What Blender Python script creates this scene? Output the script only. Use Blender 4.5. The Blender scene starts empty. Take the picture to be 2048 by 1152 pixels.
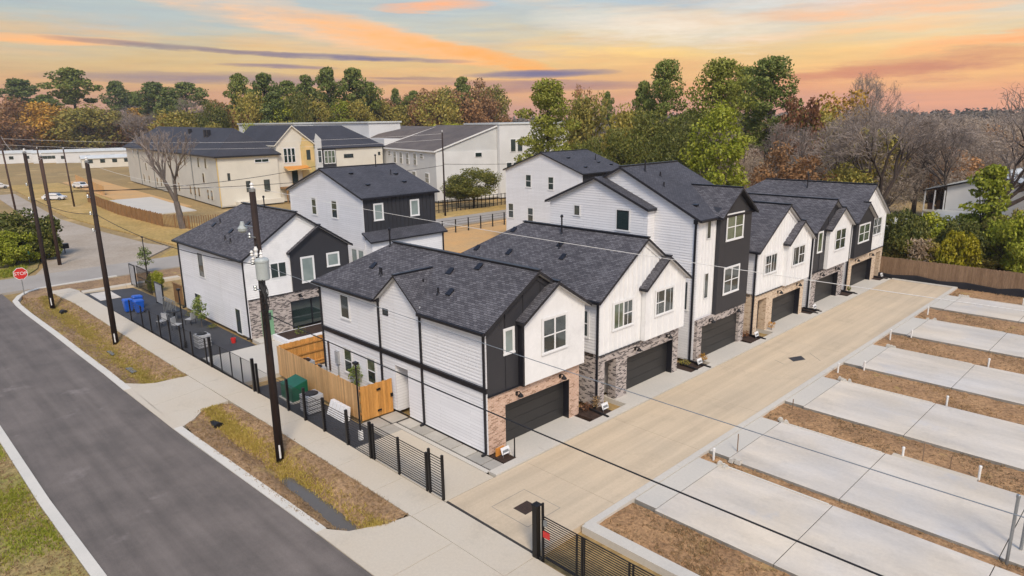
import bpy, math, random
import numpy as np
from mathutils import Vector, Matrix

SC = bpy.context.scene
COL = SC.collection
R = math.radians

# ------------------------------------------------------------------ camera
YAW, PITCH, ROLL = R(-45.765), R(13.877), R(-0.886)
_f = Vector((math.sin(YAW)*math.cos(PITCH), math.cos(YAW)*math.cos(PITCH), -math.sin(PITCH)))
_r = Vector((math.cos(YAW), -math.sin(YAW), 0)); _u = _r.cross(_f)
_c, _s = math.cos(ROLL), math.sin(ROLL)
_r2 = _r*_c + _u*_s; _u2 = _u*_c - _r*_s
cam_d = bpy.data.cameras.new('camera'); cam = bpy.data.objects.new('camera', cam_d); COL.objects.link(cam)
cam.matrix_world = Matrix(((_r2.x, _u2.x, -_f.x, 0), (_r2.y, _u2.y, -_f.y, 0), (_r2.z, _u2.z, -_f.z, 15.5), (0, 0, 0, 1)))
cam_d.sensor_width = 36; cam_d.lens = 24.094; cam_d.clip_start = 0.5; cam_d.clip_end = 6000
SC.camera = cam

# ------------------------------------------------------------------ sky, sun, exposure
SUN_EL, SUN_AZ = R(46), R(-35)          # azimuth measured from +X towards +Y
vs = SC.view_settings
vs.view_transform = 'Standard'; vs.look = 'None'; vs.exposure = 0.68; vs.gamma = 1.0; vs.use_curve_mapping = False

def lin(r, g, b):
    def q(c):
        c /= 255.0
        return c/12.92 if c <= 0.04045 else ((c+0.055)/1.055)**2.4
    return (q(r), q(g), q(b), 1)

class NT:
    """tiny helper around a node tree"""
    def __init__(s, t): s.t = t
    def n(s, typ, **kw):
        nd = s.t.nodes.new(typ)
        for k, v in kw.items(): setattr(nd, k, v)
        return nd
    def l(s, a, b): s.t.links.new(a, b)
    def m(s, op, a, b=None, c=None, clamp=False):
        nd = s.n('ShaderNodeMath', operation=op, use_clamp=clamp)
        for i, v in enumerate((a, b, c)):
            if v is None: continue
            if isinstance(v, (int, float)): nd.inputs[i].default_value = v
            else: s.l(v, nd.inputs[i])
        return nd.outputs[0]
    def mix(s, fac, a, b, blend='MIX'):
        nd = s.n('ShaderNodeMix', data_type='RGBA', blend_type=blend)
        for i, v in ((0, fac), (6, a), (7, b)):
            if isinstance(v, (int, float)): nd.inputs[i].default_value = v
            elif isinstance(v, tuple): nd.inputs[i].default_value = v if len(v) == 4 else (*v, 1)
            else: s.l(v, nd.inputs[i])
        return nd.outputs[2]
    def ramp(s, fac, stops, interp='LINEAR'):
        nd = s.n('ShaderNodeValToRGB'); cr = nd.color_ramp; cr.interpolation = interp
        while len(cr.elements) < len(stops): cr.elements.new(0.5)
        for e, (p, c) in zip(cr.elements, stops):
            e.position = p; e.color = c if len(c) == 4 else (*c, 1)
        s.l(fac, nd.inputs[0]); return nd.outputs[0]

world = bpy.data.worlds.new('World'); SC.world = world; world.use_nodes = True
wt = world.node_tree; wt.nodes.clear(); W = NT(wt)
sky = W.n('ShaderNodeTexSky', sky_type='NISHITA'); sky.sun_disc = False
sky.sun_elevation = SUN_EL; sky.sun_rotation = math.pi/2 - SUN_AZ
sky.altitude = 30; sky.air_density = 1.0; sky.dust_density = 1.5
bg1 = W.n('ShaderNodeBackground'); bg1.inputs[1].default_value = 0.14; W.l(sky.outputs[0], bg1.inputs[0])
tc = W.n('ShaderNodeTexCoord')
rot = W.n('ShaderNodeMapping'); rot.inputs['Rotation'].default_value = (0, 0, YAW)   # turn so that +Y looks down the view
W.l(tc.outputs['Generated'], rot.inputs[0])
sx = W.n('ShaderNodeSeparateXYZ'); W.l(rot.outputs[0], sx.inputs[0])
AZ = W.m('ARCTAN2', sx.outputs[0], sx.outputs[1]); EL = W.m('ARCSINE', sx.outputs[2])
cv = W.n('ShaderNodeCombineXYZ'); W.l(AZ, cv.inputs[0]); W.l(EL, cv.inputs[1])
def wnoise(scale, sxy, detail=5, rough=0.55, off=0.0):
    mp = W.n('ShaderNodeMapping'); mp.inputs['Scale'].default_value = (sxy[0], sxy[1], 1); mp.inputs['Location'].default_value = (off, off*0.7, off)
    mp.inputs['Rotation'].default_value = (0, 0, sxy[2] if len(sxy) > 2 else 0)
    W.l(cv.outputs[0], mp.inputs[0])
    nz = W.n('ShaderNodeTexNoise'); nz.inputs['Scale'].default_value = scale; nz.inputs['Detail'].default_value = detail; nz.inputs['Roughness'].default_value = rough
    W.l(mp.outputs[0], nz.inputs[0]); return nz.outputs[0]
nA = wnoise(3.6, (1.2, 9.0, 0.14), 7, 0.66, 3.1)
nB = wnoise(2.2, (1.0, 9.0, -0.10), 7, 0.62, 7.7)
nC = wnoise(9.0, (1.0, 10.0, 0.05), 5, 0.6, 1.3)
elw = W.m('ADD', EL, W.m('MULTIPLY', W.m('SUBTRACT', nA, 0.5), 0.075))
azf = W.m('MULTIPLY_ADD', AZ, 0.8, 0.5, clamp=True)          # 0 left .. 1 right of the view
rampL = W.ramp(W.m('MULTIPLY', elw, 2.0), [
    (0.0, lin(196, 158, 142)), (0.05, lin(206, 166, 140)), (0.10, lin(214, 180, 142)), (0.15, lin(216, 192, 150)),
    (0.20, lin(206, 196, 172)), (0.255, lin(190, 197, 192)), (0.33, lin(184, 199, 206)), (0.60, lin(150, 180, 212))])
rampR = W.ramp(W.m('MULTIPLY', elw, 2.0), [
    (0.0, lin(232, 174, 146)), (0.05, lin(241, 180, 138)), (0.10, lin(247, 198, 142)), (0.15, lin(244, 212, 152)),
    (0.20, lin(234, 216, 182)), (0.255, lin(214, 214, 206)), (0.33, lin(196, 210, 218)), (0.60, lin(150, 180, 212))])
base = W.mix(azf, rampL, rampR)
# thin veils of lit cloud everywhere, stretched along the horizon
veil = W.m('MULTIPLY', W.m('SUBTRACT', nB, 0.48, clamp=True), 4.0, clamp=True)
veil = W.m('MULTIPLY', veil, W.ramp(EL, [(0.03, (0, 0, 0)), (0.09, (1, 1, 1)), (0.5, (0.5, 0.5, 0.5))]))
skycol = W.mix(W.m('MULTIPLY', veil, 0.75), base, lin(250, 200, 146))
nD = wnoise(2.4, (1.0, 5.0, 0.25), 6, 0.6, 12.0)
veil2 = W.m('MULTIPLY', W.m('SUBTRACT', nD, 0.5, clamp=True), 4.0, clamp=True)
veil2 = W.m('MULTIPLY', veil2, W.ramp(EL, [(0.06, (0, 0, 0)), (0.13, (1, 1, 1))]))
skycol = W.mix(W.m('MULTIPLY', veil2, 0.6), skycol, lin(216, 218, 216))
nE = wnoise(6.0, (1.0, 14.0, 0.06), 6, 0.65, 21.0)
skycol = W.mix(1.0, skycol, W.ramp(nE, [(0.3, (.90, .91, .95)), (0.7, (1.07, 1.05, 1.0))]), 'MULTIPLY')
# single cloud streaks: centre azimuth, elevation, half length, half width, slope, colour, strength
STREAKS = [
 (-.25, .122, .26, .020, -.17, (252, 208, 168), .80, 1.3),
 (-.12, .100, .20, .014, -.20, (252, 194, 136), .85, 1.3),
 (-.02, .083, .10, .009, -.22, (250, 186, 112), .85, 1.0),
 (-.57, .097, .12, .005, -.01, (255, 196, 140), .8, .6),
 (-.45, .094, .13, .0035, -.05, (152, 142, 150), .85, .4),
 (-.34, .088, .09, .003, -.05, (156, 142, 152), .75, .4),
 (-.20, .083, .16, .0034, -.035, (146, 138, 158), .85, .4),
 (-.31, .072, .08, .003, -.03, (158, 142, 155), .8, .4),
 (-.41, .056, .19, .0078, -.005, (164, 148, 154), .8, .6),
 (-.25, .050, .12, .005, 0.0, (172, 148, 148), .7, .6),
 (.045, .060, .115, .0058, 0.0, (138, 132, 158), 1.0, .5),
 (.02, .047, .20, .005, -.02, (172, 142, 146), .75, .6),
 (-.13, .056, .08, .003, -.02, (166, 142, 142), .75, .5),
 (.06, .040, .16, .004, 0.0, (178, 140, 138), .7, .5),
 (.55, .056, .14, .014, .05, (206, 152, 128), .7, 1.5),
 (.43, .048, .14, .008, .03, (214, 150, 124), .6, 1.2),
 (.50, .128, .20, .014, .02, (253, 202, 162), .75, 1.6),
 (.60, .080, .13, .009, .06, (253, 188, 136), .75, 1.4),
 (.42, .100, .16, .008, .02, (250, 206, 160), .6, 1.4),
 (-.10, .150, .09, .007, .04, (253, 190, 146), .8, 1.0),
 (.22, .115, .20, .024, -.08, (242, 232, 216), .65, 1.8),
 (.38, .140, .14, .012, -.03, (226, 226, 222), .6, 1.6),
 (-.50, .130, .18, .020, -.05, (190, 200, 200), .6, 1.8),
 (.14, .088, .16, .007, -.06, (252, 218, 150), .65, 1.1),
]
nF = wnoise(16.0, (1.0, 7.0, 0.16), 6, 0.68, 31.0); nG = wnoise(5.0, (1.0, 6.0, 0.12), 5, 0.6, 41.0)
warp = W.m('ADD', W.m('SUBTRACT', nC, 0.5), W.m('MULTIPLY', W.m('SUBTRACT', nF, 0.5), 0.6))
wisp = W.m('MULTIPLY_ADD', W.m('ADD', nF, W.m('MULTIPLY', nG, 0.8)), 2.2, -1.35, clamp=True)
for (a0, e0, L, Wd, sl, colr, st, wp) in STREAKS:
    da = W.m('SUBTRACT', AZ, a0)
    de = W.m('SUBTRACT', W.m('SUBTRACT', EL, e0), W.m('MULTIPLY', da, sl))
    de = W.m('ADD', de, W.m('MULTIPLY', warp, 0.020*wp))
    q = W.m('ADD', W.m('POWER', W.m('ABSOLUTE', W.m('DIVIDE', da, L)), 2.0), W.m('POWER', W.m('ABSOLUTE', W.m('DIVIDE', de, Wd*1.15)), 2.0))
    mask = W.m('SUBTRACT', 1.0, q, clamp=True)
    brk = W.m('MULTIPLY_ADD', wisp, .75 if wp > .8 else .45, st-(.55 if wp > .8 else .3), clamp=True)
    skycol = W.mix(W.m('MULTIPLY', W.m('POWER', mask, 0.8), brk, clamp=True), skycol, lin(*colr))
gm = W.n('ShaderNodeGamma'); gm.inputs[1].default_value = 1.22; W.l(skycol, gm.inputs[0]); skycol = W.mix(1.0, gm.outputs[0], (1.10, 1.09, 1.10, 1), 'MULTIPLY')
bg2 = W.n('ShaderNodeBackground'); bg2.inputs[1].default_value = 0.65; W.l(skycol, bg2.inputs[0])
up = W.ramp(EL, [(0.16, (1, 1, 1)), (0.55, (0, 0, 0))])
mx = W.n('ShaderNodeMixShader'); W.l(up, mx.inputs[0]); W.l(bg1.outputs[0], mx.inputs[1]); W.l(bg2.outputs[0], mx.inputs[2])
world.cycles.sampling_method = 'MANUAL'; world.cycles.sample_map_resolution = 512
wo = W.n('ShaderNodeOutputWorld'); W.l(mx.outputs[0], wo.inputs[0])

sun_d = bpy.data.lights.new('sun', 'SUN'); sun_d.energy = 1.6; sun_d.angle = R(14); sun_d.color = (1.0, 0.87, 0.70)
sun = bpy.data.objects.new('sun', sun_d); COL.objects.link(sun)
_sd = Vector((math.cos(SUN_EL)*math.cos(SUN_AZ), math.cos(SUN_EL)*math.sin(SUN_AZ), math.sin(SUN_EL)))
sun.rotation_euler = _sd.to_track_quat('Z', 'Y').to_euler(); sun.location = (20, 0, 60)

# ------------------------------------------------------------------ materials
MATS = {}
def newmat(name):
    m = bpy.data.materials.new(name); m.use_nodes = True; t = m.node_tree; t.nodes.clear(); MATS[name] = m
    return m, NT(t)
def finish(N, color, rough=0.7, metal=0.0, spec=0.4, normal=None, extra=None):
    b = N.n('ShaderNodeBsdfPrincipled'); o = N.n('ShaderNodeOutputMaterial')
    for k, v in (('Base Color', color), ('Roughness', rough), ('Metallic', metal), ('Specular IOR Level', spec)):
        if isinstance(v, (int, float)): b.inputs[k].default_value = v
        elif isinstance(v, tuple): b.inputs[k].default_value = v if len(v) == 4 else (*v, 1)
        else: N.l(v, b.inputs[k])
    if normal is not None: N.l(normal, b.inputs['Normal'])
    for k, v in (extra or {}).items(): b.inputs[k].default_value = v
    N.l(b.outputs[0], o.inputs[0]); return b
def noise(N, vec, scale, detail=5, rough=0.6, stretch=None):
    if stretch:
        mp = N.n('ShaderNodeMapping'); mp.inputs['Scale'].default_value = stretch; N.l(vec, mp.inputs[0]); vec = mp.outputs[0]
    z = N.n('ShaderNodeTexNoise'); z.inputs['Scale'].default_value = scale; z.inputs['Detail'].default_value = detail; z.inputs['Roughness'].default_value = rough
    N.l(vec, z.inputs[0]); return z.outputs[0]
def bump(N, h, strength, dist=0.02):
    b = N.n('ShaderNodeBump'); b.inputs['Strength'].default_value = strength; b.inputs['Distance'].default_value = dist
    N.l(h, b.inputs['Height']); return b.outputs[0]
def pos(N): return N.n('ShaderNodeNewGeometry').outputs['Position']
def uvc(N): return N.n('ShaderNodeUVMap').outputs[0]

def plain(name, c, rough=0.6, var=0.12, scale=2.0, metal=0.0, spec=0.4, bmp=0.0, bsc=30, stretch=None, c2=None, fine=0.1, fsc=25, rowvar=False, dirt=None, tracks=None):
    m, N = newmat(name); p = pos(N)
    a = noise(N, p, scale, 6, 0.6, stretch); f = noise(N, p, fsc, 4, 0.7, stretch)
    c2 = c2 or tuple(x*(1-2*var) for x in c)
    fac = N.ramp(a, [(0.35, (0, 0, 0)), (0.65, (1, 1, 1))])
    col = N.mix(fac, c, c2)
    if fine: col = N.mix(1.0, col, N.ramp(f, [(0.25, (1-fine*2,)*3), (0.75, (1+fine*0.6,)*3)]), 'MULTIPLY')
    if dirt:
        d = noise(N, p, dirt[1], 6, 0.65); col = N.mix(N.ramp(d, [(dirt[2], (0, 0, 0)), (dirt[2]+0.12, (1, 1, 1))]), col, dirt[0])
    if tracks:   # long faint marks: stretch, darkening
        tk = noise(N, p, 1.0, 5, .6, tracks[0]); col = N.mix(1.0, col, N.ramp(tk, [(.36, (tracks[1],)*3), (.52, (1.0,)*3), (.68, (2-tracks[1],)*3)]), 'MULTIPLY')
        st_ = noise(N, p, .35, 7, .75); col = N.mix(1.0, col, N.ramp(st_, [(.30, (.86,)*3), (.45, (1.0,)*3)]), 'MULTIPLY')
    if rowvar:
        oi = N.n('ShaderNodeObjectInfo'); col = N.mix(1.0, col, N.ramp(oi.outputs['Random'], [(0, (0.78,)*3), (1, (1.16,)*3)]), 'MULTIPLY')
    nrm = bump(N, noise(N, p, bsc, 4, 0.6, stretch), bmp) if bmp else None
    finish(N, col, rough, metal, spec, nrm); return m

plain('white_panel', (.80, .80, .79), .5, .03, .6, fine=.03, fsc=3, tracks=((2.5, 2.5, .25), .98))
plain('white_trim', (.80, .80, .79), .45, .02, 1)
plain('dark_panel', (.036, .036, .041), .5, .06, .8, fine=.05)
plain('black_trim', (.014, .014, .019), .4, .08, 2)
plain('roof_edge', (.02, .02, .025), .5, .1, 2)
plain('garage_dark', (.030, .029, .029), .42, .06, .8)
plain('black_metal', (.013, .012, .013), .38, .1, 3, metal=.2)
plain('grey_metal', (.33, .35, .36), .35, .1, 3, metal=.6)
plain('transformer_grey', (.42, .46, .45), .4, .06, 3)
plain('rubber', (.012, .012, .014), .6, .1, 3)
plain('pipe_white', (.80, .79, .76), .4, .04, 4)
plain('soffit', (.62, .62, .62), .6, .03, 1)
plain('blue_plastic', (.015, .11, .55), .35, .1, 4)
plain('green_paint', (.012, .13, .07), .35, .12, 3)
plain('door_green', (.22, .42, .25), .4, .04, 3)
plain('red_paint', (.62, .035, .03), .35, .05, 3)
plain('teal_sign', (.05, .42, .42), .4, .05, 3)
plain('orange_tarp', (.72, .30, .06), .5, .1, 3)
plain('ac_grey', (.42, .43, .44), .5, .1, 4)
plain('concrete_lane', (.60, .48, .33), .8, .06, .25, c2=(.54, .44, .31), bmp=.12, bsc=60, fine=.05, fsc=8, dirt=((.45, .355, .25), .5, .66), tracks=((1.6, .08, 1), .91))
plain('concrete_walk', (.60, .52, .40), .8, .05, .3, c2=(.54, .48, .385), bmp=.12, bsc=60, fine=.05, fsc=9, dirt=((.47, .41, .32), .8, .67), tracks=((.3, .3, 1), .94))
plain('concrete_light', (.58, .54, .465), .8, .05, .3, c2=(.53, .50, .44), bmp=.1, bsc=60, fine=.05, fsc=9, dirt=((.46, .44, .38), .9, .68))
plain('concrete_slab', (.56, .525, .475), .75, .05, .16, c2=(.65, .565, .445), bmp=.08, bsc=50, fine=.05, fsc=6, dirt=((.50, .49, .48), .3, .60), tracks=((.16, .6, 1), .88))
plain('concrete_curb', (.66, .62, .54), .8, .05, .6, c2=(.60, .57, .50), bmp=.1, fine=.06)
plain('concrete_edge', (.33, .31, .27), .85, .15, .8, bmp=.15, fine=.15)
plain('paver_pale', (.50, .47, .41), .8, .08, 1.2, bmp=.1, fine=.08, rowvar=True)
plain('joint_dark', (.055, .05, .045), .9, .2, 2)
plain('asphalt', (.195, .165, .143), .85, .05, .45, c2=(.145, .124, .108), bmp=.35, bsc=70, fine=.2, fsc=45, dirt=((.245, .21, .188), .3, .62), tracks=((.06, 1.3, 1), .85))
plain('asphalt_old', (.40, .36, .31), .85, .07, .2, bmp=.2, fine=.12, dirt=((.32, .28, .23), .4, .6))
plain('gravel_dark', (.072, .074, .082), .85, .1, .6, bmp=.6, bsc=40, fine=.3, fsc=30)
plain('gravel_road', (.46, .39, .31), .9, .1, .15, c2=(.38, .31, .23), bmp=.3, fine=.15, fsc=4)
plain('mulch', (.075, .042, .027), .9, .25, 4, bmp=.8, bsc=30, fine=.4)
plain('soil', (.52, .305, .145), .95, .1, .5, c2=(.36, .205, .098), bmp=.7, bsc=12, fine=.38, fsc=7, dirt=((.36, .25, .08), .6, .60))
plain('verge_soil', (.46, .29, .15), .95, .1, .5, c2=(.30, .185, .095), bmp=.8, bsc=9, fine=.38, fsc=6, dirt=((.46, .33, .11), .6, .57))
plain('lawn_soil', (.42, .30, .13), .95, .1, .35, c2=(.30, .28, .06), bmp=.7, bsc=9, fine=.35, fsc=5, dirt=((.48, .34, .19), .5, .6))
plain('ground', (.42, .28, .11), .95, .1, .06, c2=(.31, .22, .09), bmp=.5, bsc=4, fine=.25, fsc=2.5, dirt=((.48, .33, .14), .12, .55))
plain('dry_lawn', (.56, .365, .12), .95, .1, .12, c2=(.42, .29, .085), bmp=.5, bsc=5, fine=.25, fsc=2.5, dirt=((.62, .43, .19), .2, .58))
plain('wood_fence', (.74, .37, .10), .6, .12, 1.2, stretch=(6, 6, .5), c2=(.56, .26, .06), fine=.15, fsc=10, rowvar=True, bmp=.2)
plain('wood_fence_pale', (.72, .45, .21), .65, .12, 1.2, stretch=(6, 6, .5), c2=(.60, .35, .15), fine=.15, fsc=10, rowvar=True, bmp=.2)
plain('wood_old', (.32, .21, .13), .8, .2, .9, stretch=(5, 5, .4), c2=(.21, .13, .075), fine=.25, fsc=6, bmp=.3, rowvar=False)
plain('wood_far', (.34, .185, .07), .8, .2, .9, c2=(.24, .13, .05), fine=.2)
plain('pole_wood', (.040, .022, .016), .8, .2, 1.5, stretch=(5, 5, .3), c2=(.022, .013, .011), fine=.25, fsc=12, bmp=.4)
plain('pole_brown', (.085, .045, .03), .8, .2, 1.5, stretch=(5, 5, .3), c2=(.05, .027, .02), fine=.25, fsc=12, bmp=.4)
plain('bark', (.075, .052, .040), .9, .2, 2, stretch=(3, 3, .5), fine=.3, bmp=.5)
plain('bark_grey', (.19, .155, .13), .9, .2, 2, stretch=(3, 3, .5), fine=.3, bmp=.4)
plain('twig', (.35, .285, .24), .9, .2, 1, fine=.2)
plain('cream_wall', (.71, .67, .57), .7, .05, .3, fine=.04)
plain('greige_wall', (.60, .57, .49), .7, .05, .3, fine=.04)
plain('grey_wall', (.58, .585, .57), .7, .05, .3, fine=.04)
plain('pale_wall', (.70, .70, .685), .7, .05, .3, fine=.04)
plain('yellow_sheathing', (.72, .50, .22), .7, .1, .5, c2=(.50, .40, .16), fine=.06)
plain('roof_far_dark', (.050, .050, .060), .8, .1, .3, fine=.15, fsc=3)
plain('roof_far_brown', (.16, .13, .11), .85, .15, .25, c2=(.11, .09, .08), fine=.2, fsc=2)
plain('roof_metal_pale', (.62, .64, .62), .4, .06, .4, fine=.04)
plain('car_white', (.75, .75, .76), .25, .02, 1)
plain('silt_cloth', (.012, .012, .016), .7, .15, 3)
plain('teal_far', (.10, .22, .18), .6, .1, .5)
plain('sand', (.62, .36, .14), .95, .1, .2, c2=(.52, .34, .16), fine=.1, fsc=3)
plain('pvc_sign', (.78, .78, .78), .5, .04, 6)

def siding(name, c):
    m, N = newmat(name); u = uvc(N); p = pos(N)
    mp = N.n('ShaderNodeMapping'); mp.inputs['Location'].default_value = (0, -.08, 0); N.l(u, mp.inputs[0])
    b = N.n('ShaderNodeTexBrick'); b.offset = .37; b.inputs['Scale'].default_value = 1.0; b.inputs['Brick Width'].default_value = 3.66; b.inputs['Row Height'].default_value = .17; b.inputs['Mortar Size'].default_value = .006
    b.inputs['Color1'].default_value = (*(x*1.02 for x in c), 1); b.inputs['Color2'].default_value = (*(x*.955 for x in c), 1); b.inputs['Mortar'].default_value = (*(x*.62 for x in c), 1); N.l(mp.outputs[0], b.inputs[0])
    col = N.mix(1.0, b.outputs[0], N.ramp(noise(N, p, .5, 5), [(.3, (.96,)*3), (.7, (1.02,)*3)]), 'MULTIPLY')
    col = N.mix(1.0, col, N.ramp(noise(N, p, 1.0, 5, .6, (2.5, 2.5, .25)), [(.3, (.97, .965, .955)), (.5, (1, 1, 1))]), 'MULTIPLY')
    finish(N, col, .55, 0, .4); return m
siding('white_siding', (.75, .75, .76))

def glass(name, c, c2):
    m, N = newmat(name); p = pos(N)
    col = N.mix(N.ramp(noise(N, p, .8, 3), [(0.4, (0, 0, 0)), (0.6, (1, 1, 1))]), c, c2)
    wv = bump(N, noise(N, p, 1.6, 2), .06, .05)
    finish(N, col, .06, 0, .9, wv, {'Coat Weight': .5, 'Coat Roughness': .03}); return m
glass('glass', (.030, .042, .042), (.055, .070, .066))
glass('glass_blind', (.26, .31, .29), (.20, .25, .235))
glass('glass_green', (.06, .085, .05), (.14, .17, .12))
glass('glass_dark', (.012, .026, .026), (.018, .034, .033))
m, N = newmat('ditch_water'); finish(N, (.12, .105, .085), .18, 0, .4, bump(N, noise(N, pos(N), 3, 3), .05))

def shingles(name, c1, c2, mort):
    m, N = newmat(name); u = uvc(N); p = pos(N)
    b = N.n('ShaderNodeTexBrick'); b.offset = .5; b.inputs['Scale'].default_value = 1.0
    b.inputs['Brick Width'].default_value = .27; b.inputs['Row Height'].default_value = .125; b.inputs['Mortar Size'].default_value = .010; b.inputs['Bias'].default_value = -.1
    b.inputs['Color1'].default_value = (*c1, 1); b.inputs['Color2'].default_value = (*c2, 1); b.inputs['Mortar'].default_value = (*mort, 1)
    N.l(u, b.inputs[0])
    big = noise(N, p, .5, 5); sm = noise(N, p, 30, 3)
    col = N.mix(1.0, b.outputs[0], N.ramp(big, [(0.3, (.82,)*3), (0.7, (1.14,)*3)]), 'MULTIPLY')
    col = N.mix(1.0, col, N.ramp(sm, [(0.3, (.75,)*3), (0.7, (1.2,)*3)]), 'MULTIPLY')
    h = N.m('ADD', N.m('MULTIPLY', b.outputs['Fac'], -1.0), N.m('MULTIPLY', sm, .3))
    finish(N, col, .85, 0, .3, bump(N, h, .6, .02)); return m
shingles('shingle', (.074, .071, .080), (.150, .146, .158), (.018, .018, .022))
shingles('shingle_flat', (.062, .063, .074), (.092, .092, .106), (.022, .022, .028))

def bricks(name, c1, c2, c3, mort, thr=.62):
    m, N = newmat(name); u = uvc(N); p = pos(N)
    def bt(a, b_, off):
        mp = N.n('ShaderNodeMapping'); mp.inputs['Location'].default_value = (off*.23*4, off*.08*4, 0); N.l(u, mp.inputs[0])
        b = N.n('ShaderNodeTexBrick'); b.offset = .5; b.inputs['Scale'].default_value = 1.0
        b.inputs['Brick Width'].default_value = .23; b.inputs['Row Height'].default_value = .08; b.inputs['Mortar Size'].default_value = .007
        b.inputs['Color1'].default_value = (*a, 1); b.inputs['Color2'].default_value = (*b_, 1); b.inputs['Mortar'].default_value = (*mort, 1)
        N.l(mp.outputs[0], b.inputs[0]); return b
    b1 = bt(c1, c2, 0); b2 = bt((0, 0, 0), (1, 1, 1), 5)
    s = N.ramp(b2.outputs[0], [(thr, (0, 0, 0)), (thr+.06, (1, 1, 1))])
    col = N.mix(s, b1.outputs[0], c3)
    col = N.mix(b1.outputs['Fac'], col, mort)
    col = N.mix(1.0, col, N.ramp(noise(N, p, 12, 4), [(0.3, (.85,)*3), (0.7, (1.1,)*3)]), 'MULTIPLY')
    finish(N, col, .85, 0, .3, bump(N, N.m('MULTIPLY', b1.outputs['Fac'], -1.0), .7, .012)); return m
bricks('brick_tan', (.62, .43, .32), (.50, .31, .22), (.34, .20, .13), (.66, .54, .44), .75)
bricks('brick_grey', (.50, .44, .40), (.33, .28, .26), (.075, .062, .062), (.58, .53, .49), .60)
bricks('brick_cream', (.66, .53, .39), (.56, .42, .29), (.42, .29, .19), (.68, .57, .45), .8)

def leaves(name, c1, c2, c3, trans=.25):
    """c1..c3: tones that differ from clump to clump and leaf to leaf"""
    m, N = newmat(name)
    g = N.n('ShaderNodeNewGeometry'); oi = N.n('ShaderNodeObjectInfo')
    p = N.n('ShaderNodeTexCoord').outputs['Object']
    a = noise(N, p, .45, 3); col = N.mix(N.ramp(a, [(0.35, (0, 0, 0)), (0.65, (1, 1, 1))]), c1, c2)
    col = N.mix(N.ramp(g.outputs['Random Per Island'], [(0.55, (0, 0, 0)), (1.0, (1, 1, 1))]), col, c3)
    col = N.mix(1.0, col, N.ramp(oi.outputs['Random'], [(0, (.78, .80, .8)), (1, (1.22, 1.15, 1.0))]), 'MULTIPLY')
    d = N.n('ShaderNodeBsdfDiffuse'); t = N.n('ShaderNodeBsdfTranslucent'); N.l(col, d.inputs[0]); N.l(col, t.inputs[0])
    gl = N.n('ShaderNodeBsdfGlossy'); gl.inputs['Roughness'].default_value = .45; gl.inputs[0].default_value = (.5, .5, .45, 1)
    mx = N.n('ShaderNodeMixShader'); mx.inputs[0].default_value = trans; N.l(d.outputs[0], mx.inputs[1]); N.l(t.outputs[0], mx.inputs[2])
    m2 = N.n('ShaderNodeMixShader'); m2.inputs[0].default_value = .03; N.l(mx.outputs[0], m2.inputs[1]); N.l(gl.outputs[0], m2.inputs[2])
    o = N.n('ShaderNodeOutputMaterial'); N.l(m2.outputs[0], o.inputs[0]); return m
leaves('leaf_pine', (0.188, 0.216, 0.034), (0.256, 0.270, 0.041), (0.388, 0.392, 0.084))
leaves('leaf_pine_dark', (0.111, 0.154, 0.036), (0.163, 0.203, 0.046), (0.280, 0.301, 0.090))
leaves('leaf_oak', (.090, .110, .026), (.165, .175, .036), (.280, .260, .065))
leaves('leaf_bright', (0.319, 0.345, 0.024), (0.215, 0.259, 0.028), (0.473, 0.471, 0.066))
leaves('leaf_olive', (0.302, 0.256, 0.063), (0.199, 0.208, 0.050), (0.443, 0.352, 0.089))
leaves('leaf_gold', (0.462, 0.269, 0.050), (0.329, 0.214, 0.050), (0.632, 0.383, 0.079))
leaves('leaf_brown', (0.329, 0.174, 0.080), (0.238, 0.149, 0.080), (0.449, 0.245, 0.111))
leaves('leaf_rust', (0.250, 0.107, 0.052), (0.164, 0.086, 0.052), (0.345, 0.155, 0.069))
leaves('leaf_far', (.150, .125, .105), (.110, .105, .092), (.19, .155, .125), .1)
leaves('leaf_grey', (.36, .295, .25), (.29, .24, .205), (.46, .38, .32), .15)
leaves('leaf_yellow', (0.300, 0.260, 0.012), (0.220, 0.210, 0.012), (0.400, 0.340, 0.030))
leaves('leaf_sapling', (0.160, 0.220, 0.050), (0.110, 0.170, 0.040), (0.300, 0.330, 0.120))
leaves('leaf_plume', (0.500, 0.360, 0.240), (0.400, 0.270, 0.170), (0.600, 0.480, 0.350))
leaves('grass_gold', (.44, .34, .09), (.35, .29, .06), (.54, .42, .15), .2)
leaves('grass_brown', (.36, .24, .13), (.27, .185, .10), (.46, .33, .19), .2)
leaves('grass_green', (.26, .29, .035), (.33, .31, .05), (.19, .25, .03), .2)
leaves('leaf_orange', (0.550, 0.260, 0.020), (0.450, 0.220, 0.020), (0.620, 0.360, 0.040))

m, N = newmat('haze_air'); pv = N.n('ShaderNodeVolumePrincipled'); pv.inputs['Color'].default_value = (.80, .83, .90, 1); pv.inputs['Density'].default_value = .00021; pv.inputs['Anisotropy'].default_value = .2
o_ = N.n('ShaderNodeOutputMaterial'); N.l(pv.outputs[0], o_.inputs['Volume'])

# ------------------------------------------------------------------ mesh helpers
def tag(o, label=None, cat=None, group=None, kind=None):
    if label: o['label'] = label
    if cat: o['category'] = cat
    if group: o['group'] = group
    if kind: o['kind'] = kind
    return o
def empty(name, loc, label=None, cat=None, group=None, kind=None, parent=None):
    o = bpy.data.objects.new(name, None); COL.objects.link(o); o.empty_display_size = .3
    if parent is not None:
        o.parent = parent; o.location = Vector(loc)-wloc(parent)
    else: o.location = loc
    return tag(o, label, cat, group, kind)
def wloc(o):
    v = Vector((0, 0, 0))
    while o is not None: v = v+Vector(o.location); o = o.parent
    return v

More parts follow.
